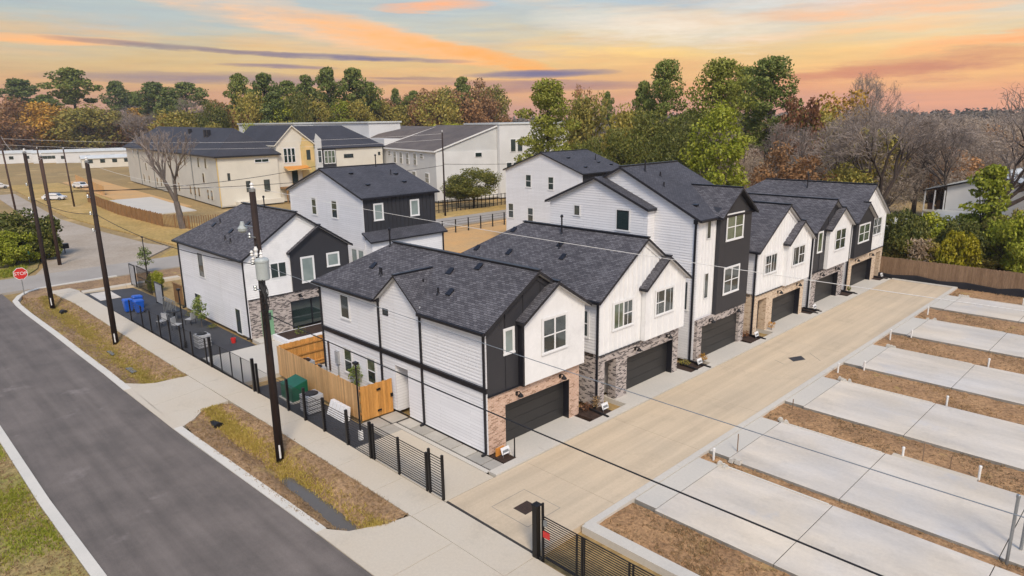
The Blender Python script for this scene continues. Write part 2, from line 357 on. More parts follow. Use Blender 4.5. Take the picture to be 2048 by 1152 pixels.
class MB:
    """collects faces in world coordinates; build() links them as one mesh object"""
    def __init__(s): s.v = []; s.f = []; s.m = []
    def poly(s, pts, mi=0):
        i = len(s.v); s.v += [tuple(p) for p in pts]; s.f.append(tuple(range(i, i+len(pts)))); s.m.append(mi); return s
    def hexa(s, p, mi=0, mtop=None):
        """p: 8 points, 4 below then 4 above, both counter-clockwise from above"""
        i = len(s.v); s.v += [tuple(q) for q in p]
        for k, q in enumerate(((3, 2, 1, 0), (4, 5, 6, 7), (0, 1, 5, 4), (1, 2, 6, 5), (2, 3, 7, 6), (3, 0, 4, 7))):
            s.f.append(tuple(i+j for j in q)); s.m.append(mtop if (mtop is not None and k == 1) else mi)
        return s
    def box(s, x0, x1, y0, y1, z0, z1, mi=0, mtop=None):
        if x0 > x1: x0, x1 = x1, x0
        if y0 > y1: y0, y1 = y1, y0
        return s.hexa([(x0, y0, z0), (x1, y0, z0), (x1, y1, z0), (x0, y1, z0), (x0, y0, z1), (x1, y0, z1), (x1, y1, z1), (x0, y1, z1)], mi, mtop)
    def prism(s, pts, z0, z1, mi=0, mtop=None):
        """pts: counter-clockwise outline (x, y)"""
        a = sum(pts[i][0]*pts[(i+1) % len(pts)][1]-pts[(i+1) % len(pts)][0]*pts[i][1] for i in range(len(pts)))
        if a < 0: pts = pts[::-1]
        n = len(pts)
        s.poly([(x, y, z1) for x, y in pts], mi if mtop is None else mtop)
        s.poly([(x, y, z0) for x, y in reversed(pts)], mi)
        for k in range(n):
            a, b = pts[k], pts[(k+1) % n]; s.poly([(*a, z0), (*b, z0), (*b, z1), (*a, z1)], mi)
        return s
    def slab(s, pts, t, mt=0, ms=1, mb=2):
        """planar 3-D outline, counter-clockwise seen from above, thickened downwards"""
        n = len(pts); dn = [(x, y, z-t) for x, y, z in pts]
        s.poly(pts, mt); s.poly(dn[::-1], mb)
        for k in range(n): s.poly([dn[k], dn[(k+1) % n], pts[(k+1) % n], pts[k]], ms)
        return s
    def tube(s, p0, p1, r0, r1=None, n=8, mi=0, cap=True):
        r1 = r0 if r1 is None else r1; p0 = Vector(p0); p1 = Vector(p1); d = (p1-p0)
        if d.length < 1e-6: return s
        d.normalize(); a = d.orthogonal().normalized(); b = d.cross(a); i = len(s.v)
        for p, r in ((p0, r0), (p1, r1)):
            for k in range(n):
                t = 2*math.pi*k/n; s.v.append(tuple(p+a*(r*math.cos(t))+b*(r*math.sin(t))))
        for k in range(n):
            k2 = (k+1) % n; s.f.append((i+k, i+k2, i+n+k2, i+n+k)); s.m.append(mi)
        if cap:
            s.f.append(tuple(i+k for k in reversed(range(n)))); s.m.append(mi); s.f.append(tuple(i+n+k for k in range(n))); s.m.append(mi)
        return s
    def path(s, pts, r, n=6, mi=0):
        for a, b in zip(pts[:-1], pts[1:]): s.tube(a, b, r, r, n, mi)
        return s
    def bar(s, p0, p1, w, h, mi=0):
        """rectangular bar: w across (horizontal), h vertical-ish"""
        p0 = Vector(p0); p1 = Vector(p1); d = (p1-p0).normalized(); up = Vector((0, 0, 1)) if abs(d.z) < .9 else Vector((0, 1, 0))
        a = d.cross(up).normalized()*(w/2); b = a.cross(d).normalized()*(h/2)
        return s.hexa([p0-a-b, p0+a-b, p1+a-b, p1-a-b, p0-a+b, p0+a+b, p1+a+b, p1-a+b], mi)
    def lathe(s, prof, c, n=14, mi=0):
        """prof: (radius, z) from below to above around a vertical axis at c"""
        i = len(s.v)
        for r, z in prof:
            for k in range(n):
                t = 2*math.pi*k/n; s.v.append((c[0]+r*math.cos(t), c[1]+r*math.sin(t), c[2]+z))
        for j in range(len(prof)-1):
            for k in range(n):
                k2 = (k+1) % n; s.f.append((i+j*n+k, i+j*n+k2, i+(j+1)*n+k2, i+(j+1)*n+k)); s.m.append(mi)
        s.f.append(tuple(i+k for k in reversed(range(n)))); s.m.append(mi)
        s.f.append(tuple(i+(len(prof)-1)*n+k for k in range(n))); s.m.append(mi); return s
    def pbox(s, pl, u0, u1, z0, z1, d0, d1, mi=0):
        """box on a wall plane: u along the wall, d outwards"""
        ax, c = pl
        if ax == 'y': return s.box(u0, u1, c-d1, c-d0, z0, z1, mi)
        return s.box(c+d0, c+d1, u0, u1, z0, z1, mi)
    def build(s, name, mats, parent=None, smooth=False, bevel=0.0):
        if isinstance(mats, str): mats = [mats]
        o_ = wloc(parent) if parent is not None else None
        v = np.array(s.v, dtype=np.float64).reshape(-1, 3)
        if o_ is None:
            c = Vector(((v[:, 0].min()+v[:, 0].max())/2, (v[:, 1].min()+v[:, 1].max())/2, v[:, 2].min())); off = c
        else: off = o_
        me = bpy.data.meshes.new(name); me.from_pydata((v-np.array(off)).tolist(), [], s.f)
        for mm in mats: me.materials.append(MATS[mm])
        me.polygons.foreach_set('material_index', s.m)
        # metre-scale planar UVs: u horizontal, v up the face
        uv = me.uv_layers.new(name='UVMap'); buf = np.zeros((len(me.loops), 2))
        for p in me.polygons:
            n = p.normal; tx, ty = (-n.y, n.x) if abs(n.z) < .999 else (1.0, 0.0)
            l = math.hypot(tx, ty) or 1; tx /= l; ty /= l
            b = n.cross(Vector((tx, ty, 0)))
            for li in p.loop_indices:
                co = s.v[me.loops[li].vertex_index]; buf[li, 0] = co[0]*tx+co[1]*ty; buf[li, 1] = co[0]*b.x+co[1]*b.y+co[2]*b.z
        uv.data.foreach_set('uv', buf.ravel())
        if smooth: me.polygons.foreach_set('use_smooth', [True]*len(me.polygons))
        me.update()
        o = bpy.data.objects.new(name, me); COL.objects.link(o)
        if parent is not None: o.parent = parent
        else: o.location = off
        if bevel:
            bv = o.modifiers.new('bevel', 'BEVEL'); bv.width = bevel; bv.segments = 2; bv.limit_method = 'ANGLE'
        return o

def npmesh(name, verts, faces, mats, parent=None, loc=None, uniform=4, mi=None):
    """verts (N,3), faces (M,k) numpy"""
    me = bpy.data.meshes.new(name); k = faces.shape[1]
    me.vertices.add(len(verts)); me.vertices.foreach_set('co', np.ascontiguousarray(verts, dtype=np.float32).ravel())
    me.loops.add(faces.size); me.loops.foreach_set('vertex_index', np.ascontiguousarray(faces, dtype=np.int32).ravel())
    me.polygons.add(len(faces)); me.polygons.foreach_set('loop_start', np.arange(0, faces.size, k, dtype=np.int32))
    for mm in ([mats] if isinstance(mats, str) else mats): me.materials.append(MATS[mm])
    if mi is not None: me.polygons.foreach_set('material_index', np.ascontiguousarray(mi, dtype=np.int32))
    me.update(); me.validate()
    o = bpy.data.objects.new(name, me); COL.objects.link(o)
    if parent is not None: o.parent = parent
    if loc is not None: o.location = loc
    return o

def clip(poly, axis, val, keep_above):
    out = []
    for i in range(len(poly)):
        a, b = poly[i], poly[(i+1) % len(poly)]
        ia = (a[axis] >= val) == keep_above or a[axis] == val; ib = (b[axis] >= val) == keep_above or b[axis] == val
        if ia: out.append(a)
        if ia != ib:
            t = (val-a[axis])/(b[axis]-a[axis]); out.append((a[0]+t*(b[0]-a[0]), a[1]+t*(b[1]-a[1])))
    return out
def pmap(pl, u, z, d): return (u, pl[1]-d, z) if pl[0] == 'y' else (pl[1]+d, u, z)
def ccw(poly):
    a = sum(poly[i][0]*poly[(i+1) % len(poly)][1]-poly[(i+1) % len(poly)][0]*poly[i][1] for i in range(len(poly)))
    return poly if a > 0 else poly[::-1]
def lap(mb, pl, poly, h=.17, mi=0, base=.004, proud=.03):
    """lap siding: one tilted board per course over a convex wall outline (u, z)"""
    poly = ccw(poly); z0 = min(p[1] for p in poly); z1 = max(p[1] for p in poly); k = z0
    while k < z1-.01:
        q = clip(clip(poly, 1, k, True), 1, min(k+h, z1), False)
        if len(q) >= 3:
            dd = lambda z: base+proud*(1-(z-k)/h)
            mb.poly([pmap(pl, u, z, dd(z)) for u, z in q], mi)
            lo = [p for p in q if abs(p[1]-k) < 1e-4]
            if len(lo) >= 2:
                ua, ub = min(p[0] for p in lo), max(p[0] for p in lo)
                mb.poly([pmap(pl, ua, k, 0), pmap(pl, ub, k, 0), pmap(pl, ub, k, base+proud), pmap(pl, ua, k, base+proud)], mi)
        k += h
    return mb
def batten(mb, pl, poly, sp=.41, mi=0, w=.045):
    poly = ccw(poly); mb.poly([pmap(pl, u, z, .004) for u, z in poly], mi)
    u0 = min(p[0] for p in poly); u1 = max(p[0] for p in poly); u = u0+sp
    while u < u1-.1:
        q = clip(clip(poly, 0, u-w/2, True), 0, u+w/2, False)
        if len(q) >= 3:
            ql = sorted(q); za = min(p[1] for p in q); zb = min(max(p[1] for p in q if p[0] <= u-w/2+1e-4), max(p[1] for p in q if p[0] >= u+w/2-1e-4))
            mb.pbox(pl, u-w/2, u+w/2, za, zb-.01, .004, .045, mi)
        u += sp
    return mb

def window(par, pl, u0, u1, z0, z1, style='hung', frame='white_trim', pane='glass', trim='white_trim', d=.02, tw=.09):
    """a window part: surround and sash bars in one frame mesh, each pane a sub-part"""
    f = MB(); t = tw
    if trim:
        f.pbox(pl, u0-t, u1+t, z1, z1+t, d, d+.035, 0); f.pbox(pl, u0-t-.02, u1+t+.02, z0-t, z0, d, d+.05, 0)
        f.pbox(pl, u0-t, u0, z0, z1, d, d+.035, 0); f.pbox(pl, u1, u1+t, z0, z1, d, d+.035, 0)
    w = .05; dd = d+.026
    f.pbox(pl, u0+.001, u1-.001, z1-w, z1-.001, d, dd, 1); f.pbox(pl, u0+.001, u1-.001, z0+.001, z0+w, d, dd, 1)
    f.pbox(pl, u0+.001, u0+w, z0+w, z1-w, d, dd, 1); f.pbox(pl, u1-w, u1-.001, z0+w, z1-w, d, dd, 1)
    us = [u0+w, u1-w]; zs = [z0+w, z1-w]; um = (u0+u1)/2; zm = (z0+z1)/2; cells = []
    if style in ('double', 'twin', 'mixed', 'mixed2'):
        f.pbox(pl, um-.05, um+.05, z0+w, z1-w, d, dd+.004, 1)
        cols = [(u0+w, um-.05), (um+.05, u1-w)]
    else: cols = [(u0+w, u1-w)]
    for k, (a, b) in enumerate(cols):
        split = style in ('hung', 'double') or (style == 'mixed' and k == 1) or (style == 'mixed2' and k == 0)
        if split:
            f.pbox(pl, a, b, zm-.028, zm+.028, d, dd+.002, 1); cells += [(a, b, z0+w, zm-.028), (a, b, zm+.028, z1-w)]
        else: cells.append((a, b, z0+w, z1-w))
    if style == 'slider':
        f.pbox(pl, um-.04, um+.04, z0+w, z1-w, d, dd+.004, 1); cells = [(u0+w, um-.04, z0+w, z1-w), (um+.04, u1-w, z0+w, z1-w)]
    fo = f.build('window', [trim or frame, frame], par)
    for i, (a, b, c, e) in enumerate(cells):
        pm = pane if isinstance(pane, str) else pane[i % len(pane)]
        MB().pbox(pl, a, b, c, e, d, d+.012).build('pane', pm, fo)
    return fo

def turtle_vent(roof, p, nrm_y, slope):
    """low box vent on a roof slope; p on the slope"""
    x, y, z = p; mb = MB(); s = slope*nrm_y
    def q(dx, dy, dz): return (x+dx, y+dy, z+dy*s+dz)
    mb.hexa([q(-.13, -.13, -.02), (q(.13, -.13, -.02)), q(.13, .13, -.02), q(-.13, .13, -.02), q(-.19, -.19, .09), q(.19, -.19, .09), q(.15, .17, .12), q(-.15, .17, .12)])
    return mb.build('vent', 'black_trim', roof)
def pipe_vent(roof, p, h=.6, r=.05):
    mb = MB().tube((p[0], p[1], p[2]-.1), (p[0], p[1], p[2]+h), r, r, 8).lathe([(r*2.4, 0), (r*1.3, .12)], (p[0], p[1], p[2]-.05), 8)
    if h > .7: mb.lathe([(r*1.9, 0), (r*1.9, .1), (r*.6, .16)], (p[0], p[1], p[2]+h-.02), 8)
    return mb.build('vent_pipe', 'black_trim', roof)
def downspout(par, pl, u, z1, z0=.1, w=.11, mat='black_trim', d=.03):
    mb = MB().pbox(pl, u-w/2, u+w/2, z0, z1, d, d+.085).pbox(pl, u-w/2-.05, u+w/2+.05, z1-.22, z1+.05, d, d+.15)
    mb.pbox(pl, u-w/2, u+w/2, z0-.08, z0+.02, d+.085, d+.30)
    return mb.build('downspout', mat, par)
def wall_lamp(par, pl, u, z):
    mb = MB().pbox(pl, u-.06, u+.06, z-.1, z+.1, .0, .05)
    a = Vector(pmap(pl, u, z+.05, .05)); b = Vector(pmap(pl, u, z+.16, .22)); c = Vector(pmap(pl, u, z+.02, .30))
    mb.tube(a, b, .022, .022, 6).tube(b, c, .022, .022, 6).lathe([(.15, -.10), (.13, -.03), (.05, .05), (.03, .1)], c, 10)
    return mb.build('wall_lamp', 'black_metal', par)

# ------------------------------------------------------------------ terrain, street and pavements
def edges(*segs):
    out = []
    for a, b, n in segs: out += list(np.linspace(a, b, n, endpoint=False))
    return out
def dip(x, y):
    fx = min(1, max(0, (x+76)/1.5), max(0, (-19.2-x)/1.0)) if -76 < x < -19.2 else 0
    fy = 1 if 10.9 < y < 14.0 else 0
    return -1.4*max(0, min(1, fx))*fy
gx = edges((-2600, -400, 12), (-400, -80, 16), (-80, -18, 60), (-18, 60, 20), (60, 1200, 8))+[1200]
gy = edges((-600, 0, 8), (0, 10.4, 12), (10.4, 14.4, 12), (14.4, 80, 22), (80, 500, 30), (500, 3000, 10))+[3000]
gv = np.array([(x, y, -.28+dip(x, y)) for y in gy for x in gx]); nx = len(gx)
gf = np.array([(j*nx+i, j*nx+i+1, (j+1)*nx+i+1, (j+1)*nx+i) for j in range(len(gy)-1) for i in range(nx-1)])
tag(npmesh('ground', gv, gf, 'ground'), kind='structure')

# asphalt street
RIGHT = [(-79.5, 9.45), (-74.7, 9.5), (-68.8, 9.55), (-60.8, 9.8), (-53.6, 9.95), (-48, 10.1), (-44, 10.15), (-34, 10.4), (-29.4, 10.62), (-24, 10.86), (-18, 11.05), (-8, 11.3), (30, 12.2)]
LEFT = [(-79.5, 3.3), (-60, 3.75), (-43.5, 3.97), (-32.7, 4.12), (-25.3, 4.38), (-10, 4.95), (30, 6.5)]
tag(MB().prism(RIGHT[::-1]+LEFT, -.4, -.03).build('street', 'asphalt'), kind='structure')
def ribbon(name, line, w, z0, z1, mat, side=1, cuts=None):
    """kerb along a line, offset w to one side, built as its own pieces of about cuts metres"""
    root = empty(name, (line[0][0], line[0][1], z0), kind='structure')
    pts = []
    for (a, b) in zip(line[:-1], line[1:]):
        n = max(1, int(round(math.dist(a, b)/(cuts or 1e9))))
        pts += [(a[0]+(b[0]-a[0])*k/n, a[1]+(b[1]-a[1])*k/n) for k in range(n)]
    pts.append(line[-1]); nrm = []
    for i in range(len(pts)):
        a = pts[max(0, i-1)]; b = pts[min(len(pts)-1, i+1)]; l = math.dist(a, b)
        nrm.append((-(b[1]-a[1])/l*side, (b[0]-a[0])/l*side))
    for i in range(len(pts)-1):
        a, b = pts[i], pts[i+1]; l = math.dist(a, b); g = .006/l
        a2 = (a[0]+(b[0]-a[0])*g, a[1]+(b[1]-a[1])*g); b2 = (b[0]-(b[0]-a[0])*g, b[1]-(b[1]-a[1])*g)
        o1 = (a2[0]+nrm[i][0]*w, a2[1]+nrm[i][1]*w); o2 = (b2[0]+nrm[i+1][0]*w, b2[1]+nrm[i+1][1]*w)
        MB().prism([a2, b2, o2, o1], z0, z1).build('kerb_stone', mat, root)
    return root
corner = [(-80.3, 19.5), (-80.1, 15.0), (-79.8, 12.4), (-78.9, 11.2), (-77.4, 10.3), (-75.3, 9.6), (-73, 9.5)]
ribbon('street_kerb', corner+RIGHT[2:7], .42, -.38, .012, 'concrete_curb', 1, 3.0)
ribbon('street_kerb', [(-36.2, 10.34)]+RIGHT[8:9]+[(-24.4, 10.84), (-22.3, 10.92)], .42, -.38, .012, 'concrete_curb', 1, 3.0)
ribbon('street_kerb', LEFT[1:], .40, -.38, .012, 'concrete_curb', -1, 3.0)

# cross street and far verge
tag(MB().prism([(-87.5, -60), (-80.2, -60), (-80.0, 9), (-80.2, 40), (-79.5, 160), (-87, 160), (-87.2, 40)], -.4, -.05).build('cross_street', 'asphalt_old'), kind='structure')
tag(MB().prism([(-87.3, 13.5), (-87.3, 24), (-95, 30), (-100, 28.6), (-119, 27.2), (-139, 26.5), (-200, 30), (-200, 26), (-139.6, 22.6), (-105, 18.2), (-92, 15.2)], -.35, -.10).build('gravel_drive', 'gravel_road'), kind='structure')
tag(MB().prism([(-79.5, 12), (-79.5, 40), (-75.2, 40), (-75.0, 16), (-75.7, 13.6), (-75.2, 11), (-77, 10.6)], -.35, -.05).build('corner_verge', 'verge_soil'), kind='structure')
tag(MB().prism([(-79.3, 40.2), (-79.3, 120), (-38, 120), (-38, 76), (-63, 76), (-63, 40.2)], -.35, -.16).build('back_lawn', 'sand'), kind='structure')
tag(MB().prism([(-95.5, 31), (-87.6, 26), (-87.6, 160), (-92.5, 160), (-93, 60)], -.35, -.14).build('far_verge', 'dry_lawn'), kind='structure')
tag(MB().prism([(-94, 31), (-96, 42), (-120, 40), (-230, 45), (-230, 33), (-140, 28.0)], -.35, -.14).build('dry_lawn', 'dry_lawn'), kind='structure')
tag(MB().prism([(-230, 46), (-140, 41), (-140, 49), (-240, 56)], -.35, -.16).build('sand_yard', 'sand'), kind='structure')
tag(MB().prism([(-165, 41), (-132, 39.5), (-132, 47), (-165, 49.5)], -.35, -.12).build('parking_pad', 'concrete_light'), kind='structure')

tag(MB().prism([(-87.8, -25), (-87.8, 12.6), (-92, 14.6), (-105, 17.6), (-132, 21), (-132, -25)], -.35, -.13).build('bush_verge', 'lawn_soil'), kind='structure')
# pavement by the street, in panels
def panels(name, quads, z0, z1, mat, gap=.012):
    root = empty(name, (quads[0][0][0], quads[0][0][1], z0), kind='structure')
    for q in quads:
        cx = sum(p[0] for p in q)/len(q); cy = sum(p[1] for p in q)/len(q)
        pts = []
        for x, y in q:
            l = math.hypot(x-cx, y-cy); k = 1-gap/l; pts.append((cx+(x-cx)*k, cy+(y-cy)*k))
        MB().prism(pts, z0, z1).build('panel', mat, root)
    return root
def walk_y(x, inner):   # pavement edges against x
    return np.interp(x, [-75, -57, -43.8, -33, -20.6, 0], [14.9, 15.2, 15.45, 15.75, 15.8, 15.8]) if inner else np.interp(x, [-75, -70.5, -57.5, -43.8, -33, -20.6, 0], [13.0, 13.4, 13.55, 13.78, 14.08, 14.19, 14.25])
xs = np.arange(-75.2, -20.6, 3.05); quads = []
for a in xs:
    b = min(a+3.05, -20.6); quads.append([(a, walk_y(a, 0)), (b, walk_y(b, 0)), (b, walk_y(b, 1)), (a, walk_y(a, 1))])
panels('pavement', quads, -.3, 0.0, 'concrete_walk')
panels('corner_pavement', [[(-75.3, 13.1), (-75.25, 15.0), (-77.3, 14.6), (-77.2, 12.6)][::-1], [(-75.1, 15.05), (-74.0, 14.95), (-74.2, 18.8), (-75.2, 19.0)], [(-75.2, 19.0), (-74.2, 18.8), (-74.2, 24), (-75.2, 24)]], -.3, 0.0, 'concrete_walk')
# driveway mouths across the verge
panels('driveway_mouth', [[(-45.2, 10.56), (-40.2, 10.55), (-40.9, 13.84), (-43.75, 13.76), (-43.9, 11.9), (-44.3, 11.3)], [(-40.2, 10.55), (-36.0, 10.6), (-36.7, 11.6), (-37.5, 12.3), (-37.8, 13.9), (-40.9, 13.84)],
  [(-45.4, 10.14), (-45.2, 10.56), (-36.0, 10.6), (-36.0, 10.34)]], -.3, 0.002, 'concrete_walk')
panels('gate_apron', [[(-23.2, 10.9), (-18, 11.05), (-18, 14.2), (-20.65, 14.17), (-20.9, 13.1), (-21.5, 11.85), (-22.2, 11.35)], [(-18, 11.05), (-12, 11.2), (-12, 14.22), (-18, 14.2)], [(-12, 11.2), (-5, 11.36), (-5, 14.22), (-12, 14.22)],
  [(-20.6, 14.2), (-15.2, 14.22), (-15.2, 15.82), (-20.6, 15.8)], [(-15.2, 14.22), (-9, 14.22), (-9, 15.7), (-15.2, 15.72)], [(-9, 14.22), (-2, 14.24), (-2, 15.7), (-9, 15.7)]], -.3, 0.003, 'concrete_walk')

# verge islands with the ditch: profiled ground
def verge(name, outline_lo, outline_hi, x0, x1, depth, cy, wid, mat='verge_soil', dmul=None):
    rng = np.random.default_rng(5); n = int((x1-x0)/.35); mrow = 15; V = []
    for i in range(n+1):
        x = x0+(x1-x0)*i/n; lo, hi = outline_lo(x), outline_hi(x)
        fade = min(1, (i+.0)/6, (n-i)/4)*(dmul(x) if dmul else 1)
        for j in range(mrow):
            y = lo+(hi-lo)*j/(mrow-1); d = depth*math.exp(-((y-cy(x))/wid)**2)*fade
            e = min(1, j/1.5, (mrow-1-j)/1.5); V.append((x, y, .0-d*e+float(rng.normal(0, .032))*e-.01))
    F = [(i*mrow+j, (i+1)*mrow+j, (i+1)*mrow+j+1, i*mrow+j+1) for i in range(n) for j in range(mrow-1)]
    o = npmesh(name, np.array(V), np.array(F), mat); o.data.polygons.foreach_set('use_smooth', [True]*len(F)); tag(o, kind='structure'); return np.array(V).reshape(n+1, mrow, 3)
cyl = lambda x: 11.75
v1 = verge('grass_verge', lambda x: np.interp(x, [-75.2, -73, -65.5, -57, -49.3, -46, -45.2, -44.3, -43.9, -43.7], [10.4, 9.93, 10.12, 10.3, 10.45, 10.5, 10.55, 11.25, 11.9, 13.5]), lambda x: np.interp(x, [-75.2, -70.5, -57.5, -43.8], [12.8, 13.38, 13.53, 13.75]), -75.1, -43.7, .55, lambda x: 11.9, .95)
v2 = verge('grass_verge', lambda x: np.interp(x, [-37.6, -37.1, -36.3, -34.3, -26.3, -23.3, -22.2, -21.4, -20.8], [12.2, 11.5, 10.95, 10.8, 10.93, 11.08, 11.42, 11.9, 13.3]), lambda x: np.interp(x, [-37.7, -37.3, -32.9, -20.7], [13.3, 13.86, 14.06, 14.17]), -37.6, -20.8, .80, lambda x: np.interp(x, [-37, -26, -21], [12.4, 12.52, 12.35]), .62, dmul=lambda x: np.interp(x, [-37, -29, -27.6, -21], [.55, .62, 1.0, 1.0]))
MBW = MB().prism([(-28.2, 12.0), (-21.4, 11.8), (-21.2, 12.9), (-28.2, 13.1)], -1.1, -.60)
tag(MBW.build('ditch_water', 'ditch_water'), kind='structure')
tag(MB().prism([(-54.5, 11.85), (-53.2, 11.9), (-53.3, 12.15), (-54.4, 12.1)], -.52, -.44).build('ditch_water', 'ditch_water'), kind='structure')
tag(MB().prism([(-49.6, 11.72), (-48.2, 11.75), (-48.3, 12.1), (-49.5, 12.05)], -.52, -.44).build('ditch_water', 'ditch_water'), kind='structure')

# near lawn across the street
tag(MB().prism([(-43.5, -12), (20, -12), (20, 5.6), (-10, 4.53), (-25.3, 3.96), (-32.7, 3.70), (-43.5, 3.55), (-60, 3.33)], -.4, -.02).build('near_lawn', 'lawn_soil'), kind='structure')

# the lane between the houses and the empty lots
lane_q = []
ly = [15.85, 20.6, 27.2, 33.2, 39.5, 46, 52.5, 59, 65, 70.6]
for a, b in zip(ly[:-1], ly[1:]): lane_q.append([(-20.42, a), (-15.28, a), (-15.28, b), (-20.42, b)])
panels('lane', lane_q, -.3, 0.0, 'concrete_lane', .01)
ribbon('lane_kerb', [(-20.45, 18.75), (-20.45, 70.7)], .5, -.3, .055, 'concrete_light', 1, 3.2)
ribbon('lane_kerb', [(-15.25, 18.6), (-15.25, 70.7)], .32, -.3, .03, 'concrete_light', -1, 3.2)
ribbon('lane_kerb', [(-20.4, 70.66), (-14.95, 70.66)], .4, -.3, .05, 'concrete_light', 1, 3.2)
tag(MB().box(-15.2, -7.5, 18.40, 18.95, -.3, .035).build('gate_kerb', 'concrete_light'), kind='structure')
tag(MB().box(-20.4, -14.9, 15.83, 15.93, -.2, .006).build('gate_track', 'joint_dark'), kind='structure')

# garage aprons, one before each garage
for y0, y1 in ((20.6, 26.0), (29.2, 36.0), (38.3, 43.6), (47.2, 53.6), (55.6, 61.3), (63.2, 69.4)):
    tag(MB().box(-22.7, -20.96, y0, y1, -.3, .004).build('garage_apron', 'concrete_light'), kind='structure')
# side yard at the near house
tag(MB().box(-27.4, -20.45, 15.85, 18.6, -.3, -.004).build('side_pad', 'concrete_walk'), kind='structure')
st = empty('stepping_path', (-25, 19.2, 0), kind='structure')
MB().box(-29.6, -20.98, 18.62, 19.76, -.3, -.02).build('gravel_bed', 'joint_dark', st)
for k in range(7):
    MB().box(-28.25+k*1.1, -27.21+k*1.1, 18.95, 19.72, -.1, .02).build('paver', 'paver_pale', st, bevel=.01)
for q in ((-29.55, -28.45, 18.72, 19.72), (-29.55, -28.45, 17.5, 18.6), (-28.35, -27.4, 17.5, 18.6)):
    MB().box(*q, -.1, .018).build('paver', 'paver_pale', st, bevel=.01)
tag(MB().box(-28.3, -20.98, 18.62, 18.85, -.3, .025).build('path_edging', 'concrete_light'), kind='structure')
tag(MB().prism([(-60.0, 15.35), (-46.6, 15.6), (-46.6, 19.5), (-60.5, 19.5), (-72.8, 19.0), (-73.7, 14.95), (-60.6, 15.25)], -.3, -.03).build('dark_yard', 'gravel_dark'), kind='structure')
tag(MB().prism([(-38.6, 15.72), (-26.2, 15.85), (-27.6, 17.45), (-38.6, 17.6)], -.3, -.03).build('dark_yard', 'gravel_dark'), kind='structure')
tag(MB().box(-73.0, -69.4, 15.3, 17.0, -.2, .004).build('pale_pad', 'concrete_slab'), kind='structure')
panels('second_lane', [[(-46.4, a), (-39.9, a), (-39.9, b), (-46.4, b)] for a, b in ((15.7, 22), (22, 30), (30, 38), (38, 50), (50, 62))], -.3, -.002, 'concrete_light')
tag(MB().box(-46.5, -38.7, 15.62, 15.70, -.2, .01).build('gate_track', 'joint_dark'), kind='structure')
tag(MB().box(-39.3, -37.2, 19.5, 27, -.3, .0).build('back_patio', 'concrete_light'), kind='structure')
tag(MB().box(-48.0, -46.6, 19.9, 28.2, -.3, .0).build('front_patio', 'concrete_light'), kind='structure')

# empty lots: slabs, aprons and dirt between
LOTS = [(21.35, 26.68), (27.35, 32.9), (35.5, 40.9), (44.0, 49.3), (52.9, 58.3), (62.2, 67.65)]
for i, (a, b) in enumerate(LOTS):
    r = empty('lot_slab', (-13.9, a, -.3), kind='structure')
    xe = [-14.93, -13.85, -8.85, -3.3, 4.0]
    for k in range(4):
        aa, bb = (a, b) if k else (a+.15, b-.15)
        if k == 3 and i > 1: bb -= .0
        MB().box(xe[k]+.012, xe[k+1]-.012, aa, bb, -.3, .0 if k else -.004, 1, 0).build('panel', ['concrete_slab' if k else 'concrete_light', 'concrete_edge'], r, bevel=.012)
    if i == 1:
        MB().box(-8.6, -5.2, b+.003, b+.35, -.3, -.01, 1, 0).build('panel', ['concrete_walk', 'concrete_edge'], r)
    MB().box(-13.75, -9.0, b-.12, b-.03, .004, .035).build('edge_form', 'concrete_curb', r)
DIRT = [(18.95, 21.35, -14.95), (26.68, 27.35, -14.95), (32.9, 35.5, -14.95), (40.9, 44.0, -14.95), (49.3, 52.9, -14.95), (58.3, 62.2, -14.95), (67.65, 71.2, -14.95)]
for a, b, x in DIRT:
    rng = np.random.default_rng(int(a*10)); nxx, ny = 80, 9; V = []
    for i in range(nxx):
        for j in range(ny):
            xx = x+.0+(5-x)*i/(nxx-1); yy = a-.05+(b-a+.1)*j/(ny-1); V.append((xx, yy, -.13+.05*math.sin(j/(ny-1)*math.pi)+float(rng.normal(0, .018))))
    F = [(i*ny+j, (i+1)*ny+j, (i+1)*ny+j+1, i*ny+j+1) for i in range(nxx-1) for j in range(ny-1)]
    o = npmesh('dirt_strip', np.array(V), np.array(F), 'soil'); o.data.polygons.foreach_set('use_smooth', [True]*len(F)); tag(o, kind='structure')
# mulch between the houses
for (a, b, x) in ((26.3, 27.9, -22.6), (35.9, 37.8, -22.6), (43.9, 45.6, -22.6), (53.7, 55.4, -22.6), (61.6, 63.2, -22.6), (19.8, 20.55, -22.0), (69.6, 72, -22.6)):
    tag(MB().box(x, -20.98, a, b, -.3, .02).build('mulch_bed', 'mulch'), kind='structure')

